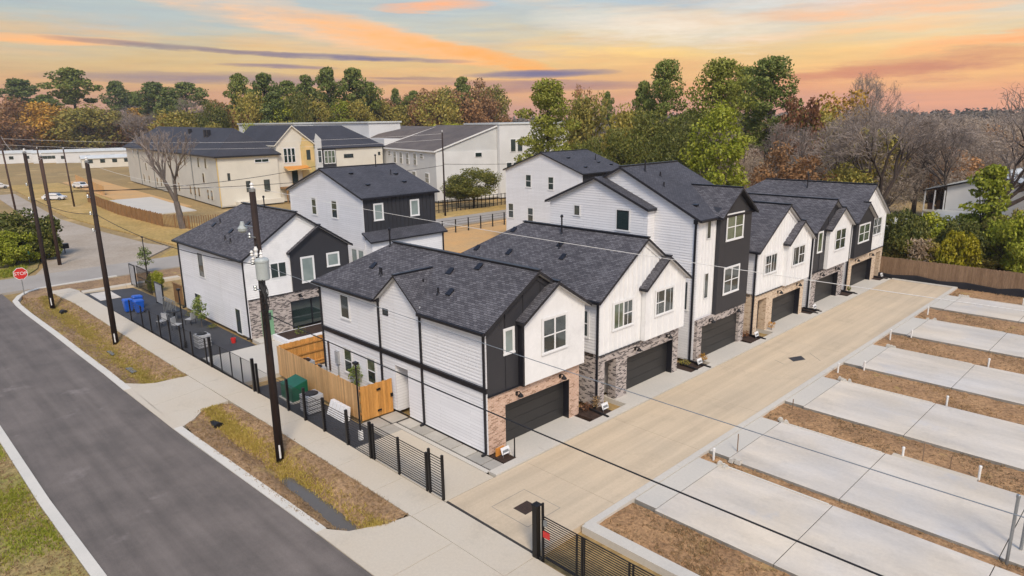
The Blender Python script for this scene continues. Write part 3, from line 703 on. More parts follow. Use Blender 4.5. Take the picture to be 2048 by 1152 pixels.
# ------------------------------------------------------------------ houses
def row_house(name, label, xr, xf, y0, y1, eave, slope, bay, front='white_panel', frontstyle='batten', baymat='white_panel', brick='brick_tan',
              garage=None, porch=None, hip=4.0, side_brick=False, wins=(), proj=.30, vents=(), pipes=(), belt=False, notch=None, cross=None, vert_left=True, glassdoor=False, batten_bay=False, ridge_hi=0):
    """two-storey row house, ridge along X, gabled front towards +X with a smaller gabled bay; bay = (b0, b1), flush with one side"""
    H = empty(name, (xf, (y0+y1)/2, 0), label, 'house', 'white row houses with dark roofs')
    ym = (y0+y1)/2; z1 = 3.0; oh = .30; zr = eave+slope*(ym-y0); b0, b1 = bay; bm = (b0+b1)/2
    right = abs(b1-y1) < .5; pl = ('x', xf); py = ('y', y0)
    # ---- core walls
    c = MB()
    xg = xf-.45
    if porch: c.box(xr, xf-1.7, min(porch)-.5, max(porch)+.42, 0, z1-.004)
    gy0, gy1 = (garage[0]-.05, garage[1]+.05)
    ya, yb = y0, y1
    if porch:
        if porch[0] < ym: ya = max(porch)+.42
        else: yb = min(porch)-.42
    if notch:
        c.box(xr, xg, ya+1.3, yb, 0, z1-.004).box(xr, notch[0], ya, ya+1.3, 0, z1-.004).box(notch[1], xg, ya, ya+1.3, 0, z1-.004).box(notch[0], notch[1], ya, ya+1.3, notch[2], z1-.004)
        if porch: pass
    else: c.box(xr, xg, ya, yb, 0, z1-.004)
    if porch and porch[0] < ym: c.box(xr, xf-1.72, y0, ya, 0, z1-.004)
    if porch and porch[0] > ym: c.box(xr, xf-1.72, yb, y1, 0, z1-.004)
    # upper storey with gable
    c.box(xr, xf, y0, y1, z1, eave)
    c.poly([(xf, y0, eave), (xf, y1, eave), (xf, ym, zr-.17)]); c.poly([(xf-.3, y1, eave), (xf-.3, y0, eave), (xf-.3, ym, zr-.17)])
    c.build('wall', 'white_siding', H)
    # ---- front panels
    fp = MB(); poly = [(y0, z1-.02), (y1, z1-.02), (y1, eave), (ym, zr-.18), (y0, eave)]
    (batten if frontstyle == 'batten' else lap)(fp, pl, poly) if frontstyle != 'flat' else batten(fp, pl, poly, 1.2, 0, .02)
    fp.build('front_panel', front, H)
    # ---- bay
    eb = eave+slope*0; pk = eave+slope*((y1-bm) if right else (bm-y0)) if abs((b1 if right else b0)-(y1 if right else y0)) < .02 else eave+slope*(b1-b0)/2
    xb = xf+proj; B = MB(); bp = [(b0, z1-.01), (b1, z1-.01), (b1, eb), (bm, pk-.17), (b0, eb)]
    for q in ([(xb, u, z) for u, z in bp],): B.poly(q)
    B.poly([(xf+.03, b0, z1-.01), (xb, b0, z1-.01), (xb, b0, eb), (xf+.03, b0, eb)]); B.poly([(xb, b1, z1-.01), (xf-.1, b1, z1-.01), (xf-.1, b1, eb), (xb, b1, eb)])
    B.poly([(xf, b1, z1-.01), (xb, b1, z1-.01), (xb, b0, z1-.01), (xf, b0, z1-.01)])
    if batten_bay: batten(B, ('x', xb), bp, .62, 0, .03)
    for u in (b0, b1-.09): B.pbox(('x', xb), u, u+.09, z1-.005, eb-.02, .004, .03)
    B.build('bay', baymat, H)
    # ---- brick storey: piers, header, sills
    bk = MB(); g0, g1, gz = garage[0], garage[1], 2.22
    if porch and porch[0] < ym:
        bk.box(xg-.1, xf, porch[1], g0, 0, gz).box(xf-.42, xf, y0, porch[0], 0, gz+.3).box(xf-1.7, xf-1.25, y0, porch[0], 0, gz+.3)
        bk.box(xf-.42, xf, porch[0], porch[1], gz+.3, z1-.06)
        bk.box(xf-.42, xf, y0, porch[0], gz+.3, z1-.06).box(xg-.1, xf, porch[1], g0, gz, z1-.06)
    elif not porch: bk.box(xg-.1, xf, y0+.02, g0, 0, gz).box(xg-.1, xf, y0+.02, g0, gz, z1-.06)
    if porch and porch[0] > ym:
        bk.box(xg-.1, xf, g1, porch[0], 0, gz).box(xf-.42, xf, porch[1], y1, 0, gz+.3).box(xf-.42, xf, porch[0], porch[1], gz+.3, z1-.06).box(xf-.42, xf, porch[1], y1, gz+.3, z1-.06)
        bk.box(xg-.1, xf, y0+.02, g0, 0, z1-.06).box(xg-.1, xf, g1, porch[0], gz, z1-.06)
    elif not porch: bk.box(xg-.1, xf, g1, y1-.02, 0, gz).box(xg-.1, xf, g1, y1-.02, gz, z1-.06)
    else: bk.box(xg-.1, xf, g1, y1-.02, 0, gz).box(xg-.1, xf, g1, y1-.02, gz, z1-.06)
    bk.box(xg-.1, xf, g0, g1, gz, z1-.06)
    if porch: bk.box(xf-1.72, xf-1.68, min(porch)-.3, max(porch)+.3, 0, z1-.1)
    if side_brick:
        yy = y0; bk.pbox(py, xf-3.2, xf-.003, 0, z1-.2, .006, .05)
    bk.build('brick_front', brick, H)
    # ---- garage door with panels
    if not glassdoor:
        gd = MB().box(xg-.02, xg+.03, g0-.03, g1+.03, 0, gz+.02).build('garage_door', 'garage_dark', H)
        for k in range(4):
            MB().box(xg+.03, xg+.052, g0+.02, g1-.02, .02+k*.55, .555+k*.55).build('panel', 'garage_dark', gd, bevel=.008)
    else:
        gd = MB().box(xg-.02, xg+.05, g0, g1, gz-.1, gz).box(xg-.02, xg+.05, g0, g1, .0, .1).box(xg-.02, xg+.05, g0, g0+.09, .1, gz-.1).box(xg-.02, xg+.05, g1-.09, g1, .1, gz-.1).box(xg-.02, xg+.05, (g0+g1)/2+.3, (g0+g1)/2+.4, .1, gz-.1).build('glass_door', 'black_trim', H)
        MB().box(xg-.01, xg+.02, g0+.09, (g0+g1)/2+.3, .1, gz-.1).build('pane', 'glass_dark', gd); MB().box(xg-.01, xg+.02, (g0+g1)/2+.4, g1-.09, .1, gz-.1).build('pane', 'glass_dark', gd)
    jm = MB().box(xg+.053, xf-.01, g1-.025, g1-.001, 0, gz-.003).box(xg+.053, xf-.01, g0+.001, g0+.025, 0, gz-.003).box(xg+.053, xf-.01, g0+.026, g1-.026, gz-.03, gz-.003)
    jm.build('door_jamb', 'black_trim', H)
    # ---- flashing below the white part
    fl = MB(); a0, a1 = (y0, b0) if right else (b1, y1)
    fl.box(xf-.01, xf+.10, a0, a1, z1-.055, z1-.015); fl.build('flashing', 'black_trim', H)
    # ---- side wall (towards the street): lap siding, corner boards
    sd = MB()
    if belt:
        lap(sd, py, [(xr, 3.48), (xf-.1, 3.48), (xf-.1, eave-.05), (xr, eave-.05)])
        zz = 2.72
        if notch:
            lap(sd, py, [(xr, .08), (notch[0], .08), (notch[0], zz), (xr, zz)]); lap(sd, py, [(notch[1], .08), (xf-.12, .08), (xf-.12, zz), (notch[1], zz)]); lap(sd, py, [(notch[0]-.0, notch[2]), (notch[1], notch[2]), (notch[1], zz+.3), (notch[0], zz+.3)])
        sd.pbox(py, xr, xf-.1, 2.74, 3.12, .003, .022)
    else:
        zt = [(.08, 3.05), (3.12, eave-.05)]
        x1 = xf-.12
        for za, zb in zt:
            xa = x1 if (za > 1 or not side_brick) else xf-3.25
            if porch and porch[0] < ym and za < 1: xa = min(xa, xf-1.75)
            lap(sd, py, [(xr, za), (xa, za), (xa, zb), (xr, zb)])
        sd.pbox(py, xr, x1, 3.05, 3.12, .003, .03)
    sd.pbox(py, xf-.12, xf+.02, z1 if (porch or side_brick) else .05, eave-.03, .002, .04).pbox(py, xr-.02, xr+.1, .05, eave-.03, .002, .04)
    sd.pbox(py, xr, cross[0] if cross else xf, eave-.24, eave-.06, .002, .03)
    if cross: sd.pbox(py, cross[1], xf, eave-.24, eave-.06, .002, .03)
    sd.build('siding', 'white_siding', H)
    if belt:
        MB().pbox(py, xr-.03, xf+.03, 3.14, 3.36, .0, .09).pbox(py, xr-.03, xf+.03, 3.36, 3.40, .0, .14).build('belt_trim', 'black_trim', H)
        MB().pbox(py, xr, xf, 0, .08, .0, .03).build('base_trim', 'black_trim', H)
    # rest of the ground-floor walls seen beside: corner post
    # ---- roof
    ze = eave-slope*oh; xo = xf+.28; xo2 = xb+.28; rf = MB(); xh = xr+hip if hip else xr-oh; t = .17
    zb_ = pk+.0
    if right:
        ev = [(xr-oh, y0-oh, ze), (xo, y0-oh, ze)]
        if cross:
            ex = .12; ev = [(xr-oh, y0-oh, ze), (cross[0]-ex, y0-oh, ze), (cross[0]-ex, y0+.06, eave+slope*.06), (cross[1]+ex, y0+.06, eave+slope*.06), (cross[1]+ex, y0-oh, ze), (xo, y0-oh, ze)]
        rf.slab(ev+[(xo, ym, zr), (xh, ym, zr)], t)
        zm = eave+slope*(y1-bm)
        rf.slab([(xh, ym, zr), (xo, ym, zr), (xo, bm, zm), (xo2, bm, zm), (xo2, y1+oh, ze), (xr-oh, y1+oh, ze)], t)
        zl = zm-slope*(bm-b0+oh*.8)
        rf.slab([(xf-.02, b0-oh*.8, zl), (xo2, b0-oh*.8, zl), (xo2, bm, zm), (xf-.02, bm, zm)], t)
    else:
        zm = eave+slope*(bm-y0)
        rf.slab([(xr-oh, y0-oh, ze), (xo2, y0-oh, ze), (xo2, bm, zm), (xo, bm, zm), (xo, ym, zr), (xh, ym, zr)], t)
        rf.slab([(xh, ym, zr), (xo, ym, zr), (xo, y1+oh, ze), (xr-oh, y1+oh, ze)], t)
        zl = zm-slope*(b1-bm+oh*.8)
        rf.slab([(xf-.02, bm, zm), (xo2, bm, zm), (xo2, b1+oh*.8, zl), (xf-.02, b1+oh*.8, zl)], t)
    if hip: rf.slab([(xr-oh, y1+oh, ze), (xr-oh, y0-oh, ze), (xh, ym, zr)], t)
    if cross:
        c0, c1, cz = cross; cm = (c0+c1)/2; yb_ = y0+(cz-eave)/slope; sl = (cz-eave)/((c1-c0)/2)
        zc = cz-sl*((c1-c0)/2+.22)
        rf.slab([(cm, y0-.28, cz), (cm, yb_+.05, cz+.01), (c0-.22, y0-.28, zc)], .13)
        rf.slab([(cm, y0-.28, cz), (c1+.22, y0-.28, zc), (cm, yb_+.05, cz+.01)], .13)
    ro = rf.build('roof', ['shingle', 'roof_edge', 'soffit'], H)
    MB().bar((xh-.1, ym, zr+.03), (xo+.02, ym, zr+.03), .26, .07).build('ridge_cap', 'black_trim', ro)
    if right: MB().bar((xo-.3, bm, zm+.03), (xo2+.02, bm, zm+.03), .22, .06).build('ridge_cap', 'black_trim', ro)
    else: MB().bar((xo-.3, bm, zm+.03), (xo2+.02, bm, zm+.03), .22, .06).build('ridge_cap', 'black_trim', ro)
    if cross: MB().bar((cm, y0-.3, cz+.02), (cm, yb_+.1, cz+.03), .2, .06).build('ridge_cap', 'black_trim', ro)
    # gutter along the street-side eave
    spans = [(xr-oh, xo-.02)] if not cross else [(xr-oh, cross[0]-.25), (cross[1]+.25, xo-.02)]
    for a, b in spans: MB().box(a, b, y0-oh-.11, y0-oh-.005, ze-.16, ze-.02).build('gutter', 'black_trim', H)
    # white rake boards on the gables
    rk = MB()
    for (ya_, yb2, x_) in ((y0, ym, xf+.03), (y1, ym, xf+.03)):
        za_ = eave; rk.hexa([Vector(p) for p in ((x_, ya_, za_-.34), (x_+.03, ya_, za_-.34), (x_+.03, yb2, zr-.48), (x_, yb2, zr-.48), (x_, ya_, za_-.16), (x_+.03, ya_, za_-.16), (x_+.03, yb2, zr-.30), (x_, yb2, zr-.30))])
    rk.build('rake_board', 'white_trim' if front != 'dark_panel' else 'dark_panel', H)
    if cross:
        cg = MB(); lap(cg, py, [(c0, eave-.24), (c1, eave-.24), (c1, eave-.05), (cm, cz-.2), (c0, eave-.05)]); cg.poly([(c0, y0, eave-.06), (c1, y0, eave-.06), (cm, y0, cz-.15)]); cg.build('side_gable', 'white_siding', H)
    # windows
    for (p_, u0, u1, za, zb2, stl, fr, pn, tr) in wins:
        pln = {'s': py, 'f': pl, 'b': ('x', xb)}[p_]
        window(H, pln, u0, u1, za, zb2, stl, fr, pn, tr, d=.03 if p_ == 's' else .032)
    for (x, y) in vents:
        s = 1 if y < ym else -1; turtle_vent(ro, (x, y, zr-slope*abs(ym-y)), s, slope)
    for (x, y, h) in pipes: pipe_vent(ro, (x, y, zr-slope*abs(ym-y)), h)
    wall_lamp(H, pl, g0+.75, 2.6); wall_lamp(H, pl, g1-.75, 2.6)
    return H, ro

WT, BT, DP = 'white_trim', 'black_trim', 'dark_panel'
h1, r1 = row_house('row_house', 'nearest row house with dark front, white gabled bay and tan brick garage surround', -37.0, -22.1, 19.8, 26.4, 6.4, .63, (21.95, 26.4), DP, 'flat', 'white_panel', 'brick_tan',
    garage=(20.95, 25.6), belt=True, notch=(-29.45, -28.3, 2.72), cross=(-30.55, -27.05, 7.8), hip=3.3,
    wins=[('f', 20.95, 21.5, 4.82, 5.95, 'fixed', WT, 'glass_blind', WT), ('b', 23.25, 24.95, 4.3, 6.0, 'double', WT, 'glass', WT),
          ('s', -34.65, -33.75, 4.38, 5.78, 'fixed', WT, 'glass', WT), ('s', -30.3, -29.8, 5.38, 5.75, 'fixed', BT, 'glass', None),
          ('s', -34.68, -33.85, 1.0, 2.5, 'hung', WT, ['glass_dark', 'glass_green'], WT), ('s', -32.2, -31.38, 1.0, 2.5, 'hung', WT, ['glass_dark', 'glass_green'], WT)],
    vents=[(-33.3, 21.3), (-27.2, 22.0), (-25.9, 20.9), (-25.6, 22.6)], pipes=[(-32.2, 21.0, .35), (-31.9, 20.9, .45), (-28.2, 21.0, .3), (-26.6, 20.7, .35), (-33.7, 22.8, .95)])
for x in (-36.93, -30.68, -26.98, -22.2): downspout(h1, ('y', 19.8), x, 6.25)
ed = MB().box(-29.4, -28.35, 21.06, 21.09, .02, 2.3).build('entry_door', 'white_panel', h1); MB().tube((-28.5, 21.05, 1.0), (-28.5, 20.98, 1.0), .03).build('handle', 'black_metal', ed)
MB().pbox(('y', 19.8), -35.6, -35.25, 1.3, 2.1, .03, .16).pbox(('y', 19.8), -35.5, -35.35, .4, 1.3, .03, .08).build('meter_box', 'ac_grey', h1)
MB().pbox(('y', 19.8), -36.5, -36.38, .6, 2.5, .03, .1).build('conduit', 'pole_brown', h1)
MB().pbox(('x', -21.8), 21.83, 21.95, 2.98, 6.2, -.26, .05).build('corner_trim', 'black_trim', h1)

h2, r2 = row_house('row_house', 'white two-gabled row house with grey brick pillars, second along the lane', -35.2, -21.85, 27.75, 35.6, 6.3, .68, (31.5, 35.6), 'white_panel', 'batten', 'white_panel', 'brick_grey',
    garage=(30.3, 35.0), porch=(28.25, 29.3), hip=4.0, side_brick=True, batten_bay=True, vents=[(-30.3, 29.3), (-26.1, 29.6), (-33.2, 29.2), (-27.0, 30.4), (-31.5, 30.9)], pipes=[(-26.9, 30.2, .35), (-27.6, 31.2, 1.0)],
    wins=[('f', 28.9, 30.7, 4.2, 5.65, 'mixed', WT, ['glass_green', 'glass', 'glass'], WT), ('b', 32.5, 34.3, 4.3, 5.75, 'mixed2', WT, 'glass', WT), ('s', -23.6, -22.6, 3.9, 5.4, 'hung', WT, 'glass', WT)])
downspout(h2, ('y', 27.75), -21.92, 6.1, .1, .12)
h4, r4 = row_house('row_house', 'white two-gabled row house with cream brick pillars, right of the tall dark-bay house', -35.0, -21.75, 45.4, 53.6, 6.4, .66, (49.5, 53.6), 'white_panel', 'batten', 'white_panel', 'brick_cream',
    garage=(48.2, 53.0), porch=(45.85, 47.2), hip=4.0, side_brick=True, batten_bay=True, pipes=[(-27.0, 49.0, .7)],
    wins=[('f', 46.45, 48.35, 4.35, 5.7, 'mixed2', WT, 'glass', WT), ('b', 50.4, 52.4, 4.4, 5.8, 'mixed', WT, 'glass', WT)])
downspout(h4, ('y', 45.4), -21.85, 6.2, .1, .12)
h5, r5 = row_house('row_house', 'row house with dark strip and white gabled bay, second from the far end', -36.0, -21.8, 55.1, 61.9, 6.5, .63, (57.3, 61.9), DP, 'flat', 'white_panel', 'brick_grey',
    garage=(56.1, 60.8), hip=3.4, side_brick=False,
    wins=[('f', 55.75, 56.55, 4.6, 6.2, 'fixed', WT, 'glass_green', WT), ('b', 58.6, 60.7, 4.4, 6.1, 'double', WT, 'glass', WT)])
downspout(h5, ('y', 55.1), -21.9, 6.3, .1, .12)
h6, r6 = row_house('row_house', 'last row house of the lane with dark gabled bay left of a white front', -36.2, -21.8, 63.2, 71.7, 6.4, .66, (63.2, 67.45), 'white_panel', 'batten', DP, 'brick_cream',
    garage=(63.9, 69.0), porch=(70.0, 71.2), hip=4.2, pipes=[(-27.5, 66.6, 1.2)],
    wins=[('b', 63.9, 66.4, 4.3, 5.85, 'double', WT, 'glass_green', WT), ('f', 68.3, 70.4, 4.4, 5.95, 'double', WT, 'glass', WT)])
downspout(h6, ('y', 63.2), -21.9, 6.2, .1, .12)
hl, rl = row_house('row_house', 'corner white house with dark gabled bay, brick base and glass patio doors', -61.0, -47.9, 19.85, 28.3, 6.2, .66, (23.35, 28.3), 'white_panel', 'lap', DP, 'brick_grey',
    garage=(23.1, 26.2), hip=4.1, glassdoor=True, proj=.12, vents=[(-57.2, 21.6), (-52.2, 22.3), (-53.4, 21.4)], pipes=[(-56.6, 21.9, .4), (-52.9, 20.7, .35), (-51.7, 20.6, .35), (-52.5, 23.9, .9)],
    wins=[('s', -56.65, -55.65, 3.5, 5.4, 'fixed', BT, 'glass', WT), ('s', -50.25, -49.45, .1, 1.95, 'fixed', BT, 'glass', WT), ('s', -58.35, -57.35, .1, 1.75, 'fixed', BT, 'glass', WT),
          ('f', 21.75, 23.0, 4.25, 5.4, 'slider', WT, 'glass', None), ('b', 24.2, 25.15, 3.6, 5.45, 'fixed', WT, 'glass_blind', WT), ('b', 26.4, 27.35, 4.5, 5.45, 'fixed', WT, 'glass_blind', WT)])
downspout(hl, ('y', 19.85), -60.9, 6.0, .1, .13); downspout(hl, ('y', 19.85), -48.0, 6.0, .1, .13)
ed = MB().box(-48.0, -47.86, 20.7, 21.6, .02, 1.9).build('entry_door', 'door_green', hl); MB().box(-47.86, -47.83, 20.85, 21.45, 1.2, 1.75).build('pane', 'glass', ed)

# ---- three-storey house, ridge along Y
def tall_house(name, label, x0, x1, y0, y1, eave, slope, wins=(), wallmat='white_siding', darkfront=True, group='white row houses with dark roofs', skirt=False):
    H = empty(name, (x1, (y0+y1)/2, 0), label, 'house', group); xm = (x0+x1)/2; zr = eave+slope*(x1-xm); oh = .28; py = ('y', y0); pl = ('x', x1)
    c = MB().box(x0, x1, y0, y1, 0, eave); c.poly([(x0, y0, eave), (x1, y0, eave), (xm, y0, zr-.16)]); c.poly([(x1, y1, eave), (x0, y1, eave), (xm, y1, zr-.16)]); c.build('wall', wallmat, H)
    s = MB(); lap(s, py, [(x0, .1), (x1-.1, .1), (x1-.1, eave), (xm, zr-.2), (x0, eave)], .17); s.pbox(py, x1-.1, x1+.02, .1, eave-.03, .002, .04).pbox(py, x0-.02, x0+.1, .1, eave-.03, .002, .04)
    s.build('siding', wallmat, H)
    ze = eave-slope*oh; r = MB()
    r.slab([(x0-oh, y1+oh, ze), (x0-oh, y0-oh, ze), (xm, y0-oh, zr), (xm, y1+oh, zr)], .17); r.slab([(xm, y0-oh, zr), (x1+oh, y0-oh, ze), (x1+oh, y1+oh, ze), (xm, y1+oh, zr)], .17)
    ro = r.build('roof', ['shingle_flat', 'roof_edge', 'soffit'], H)
    MB().bar((xm, y0-oh, zr+.02), (xm, y1+oh, zr+.02), .24, .06).build('ridge_cap', 'black_trim', ro)
    gt = MB().box(x1+oh+.004, x1+oh+.11, y0-oh, y1+oh, ze-.16, ze-.02).build('gutter', 'black_trim', H)
    if darkfront: batten(MB(), pl, [(y0, 6.4 if skirt else 3.0), (y1, 6.4 if skirt else 3.0), (y1, eave), (y0, eave)]).build('front_panel', 'dark_panel', H)
    for w in wins:
        window(H, py if w[0] == 's' else pl, w[1], w[2], w[3], w[4], w[5], w[6], w[7], w[8], d=.034)
    return H, ro, zr, xm

h3, r3, zr3, xm3 = tall_house('tall_row_house', 'tall three-storey white house with dark gabled bay over a garage, middle of the lane', -33.9, -22.05, 37.7, 44.0, 9.4, .49, darkfront=False)
lp = MB(); py = ('y', 36.95)
lp.box(-33.8, -25.3, 36.95, 37.69, 0, 9.75); lp.poly([(-33.8, 36.95, 9.75), (-25.3, 36.95, 9.75), (-29.55, 36.95, 11.45)])
lap(lp, py, [(-33.8, .1), (-25.3, .1), (-25.3, 9.75), (-29.55, 11.42), (-33.8, 9.75)], .17)
gb = lp.build('gable_bay', 'white_siding', h3)
rr = MB(); rr.slab([(-34.1, 37.66, 9.72), (-34.1, 36.65, 9.72), (-29.55, 36.65, 11.6), (-29.55, 37.66, 11.6)], .17).slab([(-29.55, 36.65, 11.6), (-25.1, 36.65, 9.76), (-25.1, 37.66, 9.76), (-29.55, 37.66, 11.6)], .17)
rr.build('roof', ['shingle_flat', 'roof_edge', 'soffit'], gb)
window(h3, py, -31.45, -31.0, 8.85, 9.5, 'fixed', BT, 'glass', WT, d=.034); window(h3, py, -27.75, -26.75, 8.2, 9.5, 'fixed', BT, 'glass_dark', WT, d=.034)
pl = ('x', -22.05)
batten(MB(), pl, [(37.8, 2.85), (39.85, 2.85), (39.85, 9.3), (37.8, 9.3)], .38).build('front_panel', 'white_panel', h3)
B = MB(); xb = -21.75; bz = 9.2
B.box(-22.05, xb, 39.85, 44.0, 2.75, bz); B.poly([(xb, 39.85, bz), (xb, 44.0, bz), (xb, 41.92, 10.75)]); B.build('bay', 'dark_panel', h3)
dr = MB(); zm_ = 10.95; xi = -22.05-(zm_-9.4)/.49
dr.slab([(xi, 41.92, zm_), (-22.2, 39.55, 9.42), (-21.4, 39.55, 9.20), (-21.4, 41.92, zm_)], .15).slab([(xi, 41.92, zm_), (-21.4, 41.92, zm_), (-21.4, 44.3, 9.20), (-22.2, 44.3, 9.42)], .15)
do = dr.build('bay_roof', ['shingle', 'roof_edge', 'dark_panel'], h3); MB().bar((xi, 41.92, zm_+.02), (-21.4, 41.92, zm_+.02), .2, .06).build('ridge_cap', 'black_trim', do)
bk = MB().box(-22.03, -21.82, 37.75, 38.35, 0, 2.74).box(-22.03, -21.82, 43.3, 43.98, 0, 2.74).box(-22.03, -21.82, 38.35, 43.3, 2.25, 2.74).build('brick_front', 'brick_grey', h3)
gd = MB().box(-22.3, -22.02, 38.35, 43.3, 0, 2.25).build('garage_door', 'garage_dark', h3)
for k in range(4): MB().box(-22.02, -21.995, 38.4, 43.25, .02+k*.555, .56+k*.555).build('panel', 'garage_dark', gd, bevel=.008)
for w in ((('x', -22.05), 38.65, 39.15, 7.9, 9.2, 'fixed', WT, 'glass', None), (('x', -22.05), 38.65, 39.15, 4.0, 5.7, 'fixed', WT, 'glass', None),
          (('x', xb), 40.65, 42.75, 7.6, 9.25, 'double', WT, 'glass_green', WT), (('x', xb), 40.65, 42.6, 4.0, 5.7, 'double', WT, 'glass', WT)):
    window(h3, *w, d=.034)
window(h3, ('y', 37.7), -23.6, -22.6, 3.4, 5.2, 'fixed', BT, 'glass', WT, d=.034)
downspout(h3, ('y', 37.7), -22.2, 9.2, .1, .13)
wall_lamp(h3, ('x', -21.82), 39.2, 2.5); wall_lamp(h3, ('x', -21.82), 42.6, 2.5)
for x, y in ((-23.4, 38.8), (-24.5, 40.0)): pipe_vent(r3, (x-2, y, 12.3-.49*abs(x-2-xm3)), .3)
turtle_vent(r3, (-23.1, 39.0, 12.3-.49*abs(-23.1-xm3)), 0, 0); pipe_vent(r3, (-27.2, 39.2, 11.95), .7)

hd, rd, zrd, xmd = tall_house('tall_back_house', 'three-storey back house with dark upper front behind the corner house', -61.6, -49.0, 30.7, 38.2, 9.45, .33, skirt=True, group='back houses with dark upper fronts',
    wins=[('s', -57.5, -56.7, 7.3, 8.8, 'hung', WT, 'glass', WT), ('s', -54.0, -53.1, 7.3, 8.8, 'hung', WT, 'glass', WT), ('f', 31.75, 32.55, 7.4, 8.7, 'fixed', WT, 'glass_blind', WT), ('f', 35.5, 36.3, 7.4, 8.7, 'fixed', WT, 'glass_blind', WT),
          ('s', -51.2, -50.35, 3.6, 4.9, 'fixed', WT, 'glass_blind', WT), ('s', -50.15, -49.3, 3.6, 4.9, 'fixed', WT, 'glass_blind', WT)])
sk = MB().box(-49.0, -48.0, 30.7, 38.2, 0, 5.85); sk.build('lower_front', 'white_siding', hd)
lap(MB(), ('x', -48.0), [(30.7, .1), (38.2, .1), (38.2, 5.7), (30.7, 5.7)]).build('lower_siding', 'white_siding', hd)
MB().slab([(-49.0, 30.4, 6.5), (-47.7, 30.4, 5.85), (-47.7, 38.5, 5.85), (-49.0, 38.5, 6.5)], .14).build('skirt_roof', ['shingle_flat', 'roof_edge', 'soffit'], hd)
MB().pbox(('x', -48.0), 38.05, 38.17, .1, 5.7, .03, .12).build('downspout', 'black_trim', hd)
for x, y in ((-53.6, 32.6), (-51.0, 32.6), (-51.0, 36.4), (-52.8, 36.8)): turtle_vent(rd, (x, y, zrd-.33*abs(x-xmd)+.02), 0, 0)
pipe_vent(rd, (-54.8, 36.0, zrd-.15), 1.0); pipe_vent(rd, (-52.9, 36.3, zrd-.75), .4)
hg, rg, zrg, xmg = tall_house('tall_back_house', 'three-storey white back house with two rows of windows in its plain gable', -62.4, -50.0, 60.0, 68.0, 9.5, .34, group='back houses with dark upper fronts',
    wins=[('s', -58.9, -58.0, 7.4, 8.9, 'hung', WT, 'glass', WT), ('s', -55.2, -54.35, 7.3, 8.8, 'hung', WT, 'glass', WT), ('s', -62.0, -61.1, 3.4, 5.2, 'hung', WT, 'glass', WT), ('s', -58.6, -57.7, 3.2, 4.9, 'hung', WT, 'glass', WT)])
for x, y in ((-54.0, 62.2), (-51.2, 62.0), (-52.2, 65.6), (-51.3, 66.9)): turtle_vent(rg, (x, y, zrg-.34*abs(x-xmg)+.02), 0, 0)
pipe_vent(rg, (-53.0, 66, zrg-1), .6)

# ------------------------------------------------------------------ far buildings
def plain_windows(par, pl, cells, fr='white_trim', pn='glass', tr=None):
    for (u0, u1, z0, z1) in cells: window(par, pl, u0, u1, z0, z1, 'hung', fr, pn, tr, d=.04, tw=.14)
ap = empty('apartment_block', (-150, 58, 0), 'long grey apartment block with hipped dark roof behind the dry lawn', 'building')
A = MB(); out = [(-131, 51.4), (-131, 63.3), (-215, 72), (-217, 60.2)]
A.prism(out, 0, 9.65); A.build('wall', 'greige_wall', ap)
MB().poly([(-130.95, 51.45, .2), (-130.95, 63.25, .2), (-130.95, 63.25, 9.6), (-130.95, 51.45, 9.6)]).build('end_wall', 'cream_wall', ap)
rf = MB(); e = [(-216, 73, 9.5), (-218, 59.6, 9.5), (-130.4, 50.7, 9.5), (-130.4, 63.9, 9.5)]; t0 = (-207, 66.2, 14.9); t1 = (-137.5, 58.0, 14.5)
rf.slab([e[1], e[2], t1, t0], .3).slab([e[2], e[3], t1], .3).slab([e[3], e[0], t0, t1], .3).slab([e[0], e[1], t0], .3)
ro = rf.build('roof', ['roof_far_dark', 'roof_edge', 'soffit'], ap)
for x, y, z in ((-165, 59.5, 13.2), (-150, 57.2, 13), (-148, 57, 13)): MB().box(x-.35, x+.35, y-.35, y+.35, z-.6, z+1.2).build('vent', 'roof_edge', ro)
ang = math.atan2(60.2-51.4, -217+131)
def on_side(s, z, d=0):   # s metres along the long side from the corner
    ux, uy = math.cos(ang), math.sin(ang); nx_, ny_ = uy, -ux
    if ny_ > 0: nx_, ny_ = -nx_, -ny_
    return (-131+ux*s+nx_*d, 51.4+uy*s+ny_*d, z)
def side_win(s, w, z0, z1):
    f = MB().hexa([on_side(s, z0, 0), on_side(s+w, z0, 0), on_side(s+w, z0, .1), on_side(s, z0, .1), on_side(s, z1, 0), on_side(s+w, z1, 0), on_side(s+w, z1, .1), on_side(s, z1, .1)])
    fo = f.build('window', 'greige_wall', ap)
    MB().hexa([on_side(s+.1, z0+.1, .1), on_side(s+w-.1, z0+.1, .1), on_side(s+w-.1, z0+.1, .13), on_side(s+.1, z0+.1, .13), on_side(s+.1, z1-.1, .1), on_side(s+w-.1, z1-.1, .1), on_side(s+w-.1, z1-.1, .13), on_side(s+.1, z1-.1, .13)]).build('pane', 'glass_dark', fo)
for s in (7, 12, 22.5, 26, 36, 40, 52, 57, 70, 76): side_win(s, 1.2, 6.9, 9.0)
for s in (9.5, 30, 44, 62): side_win(s, 1.2, 4.0, 6.0)
for s in (5, 7.5, 14, 17, 20.5, 30, 34, 47, 51, 60, 66): side_win(s, 1.2, .9, 2.9)
for s in (0, 18, 36, 54, 70): MB().hexa([on_side(s, 0, 0), on_side(s+.22, 0, 0), on_side(s+.22, 0, .16), on_side(s, 0, .16), on_side(s, 9.5, 0), on_side(s+.22, 9.5, 0), on_side(s+.22, 9.5, .16), on_side(s, 9.5, .16)]).build('downspout', 'yellow_sheathing' if s == 0 else 'grey_metal', ap)
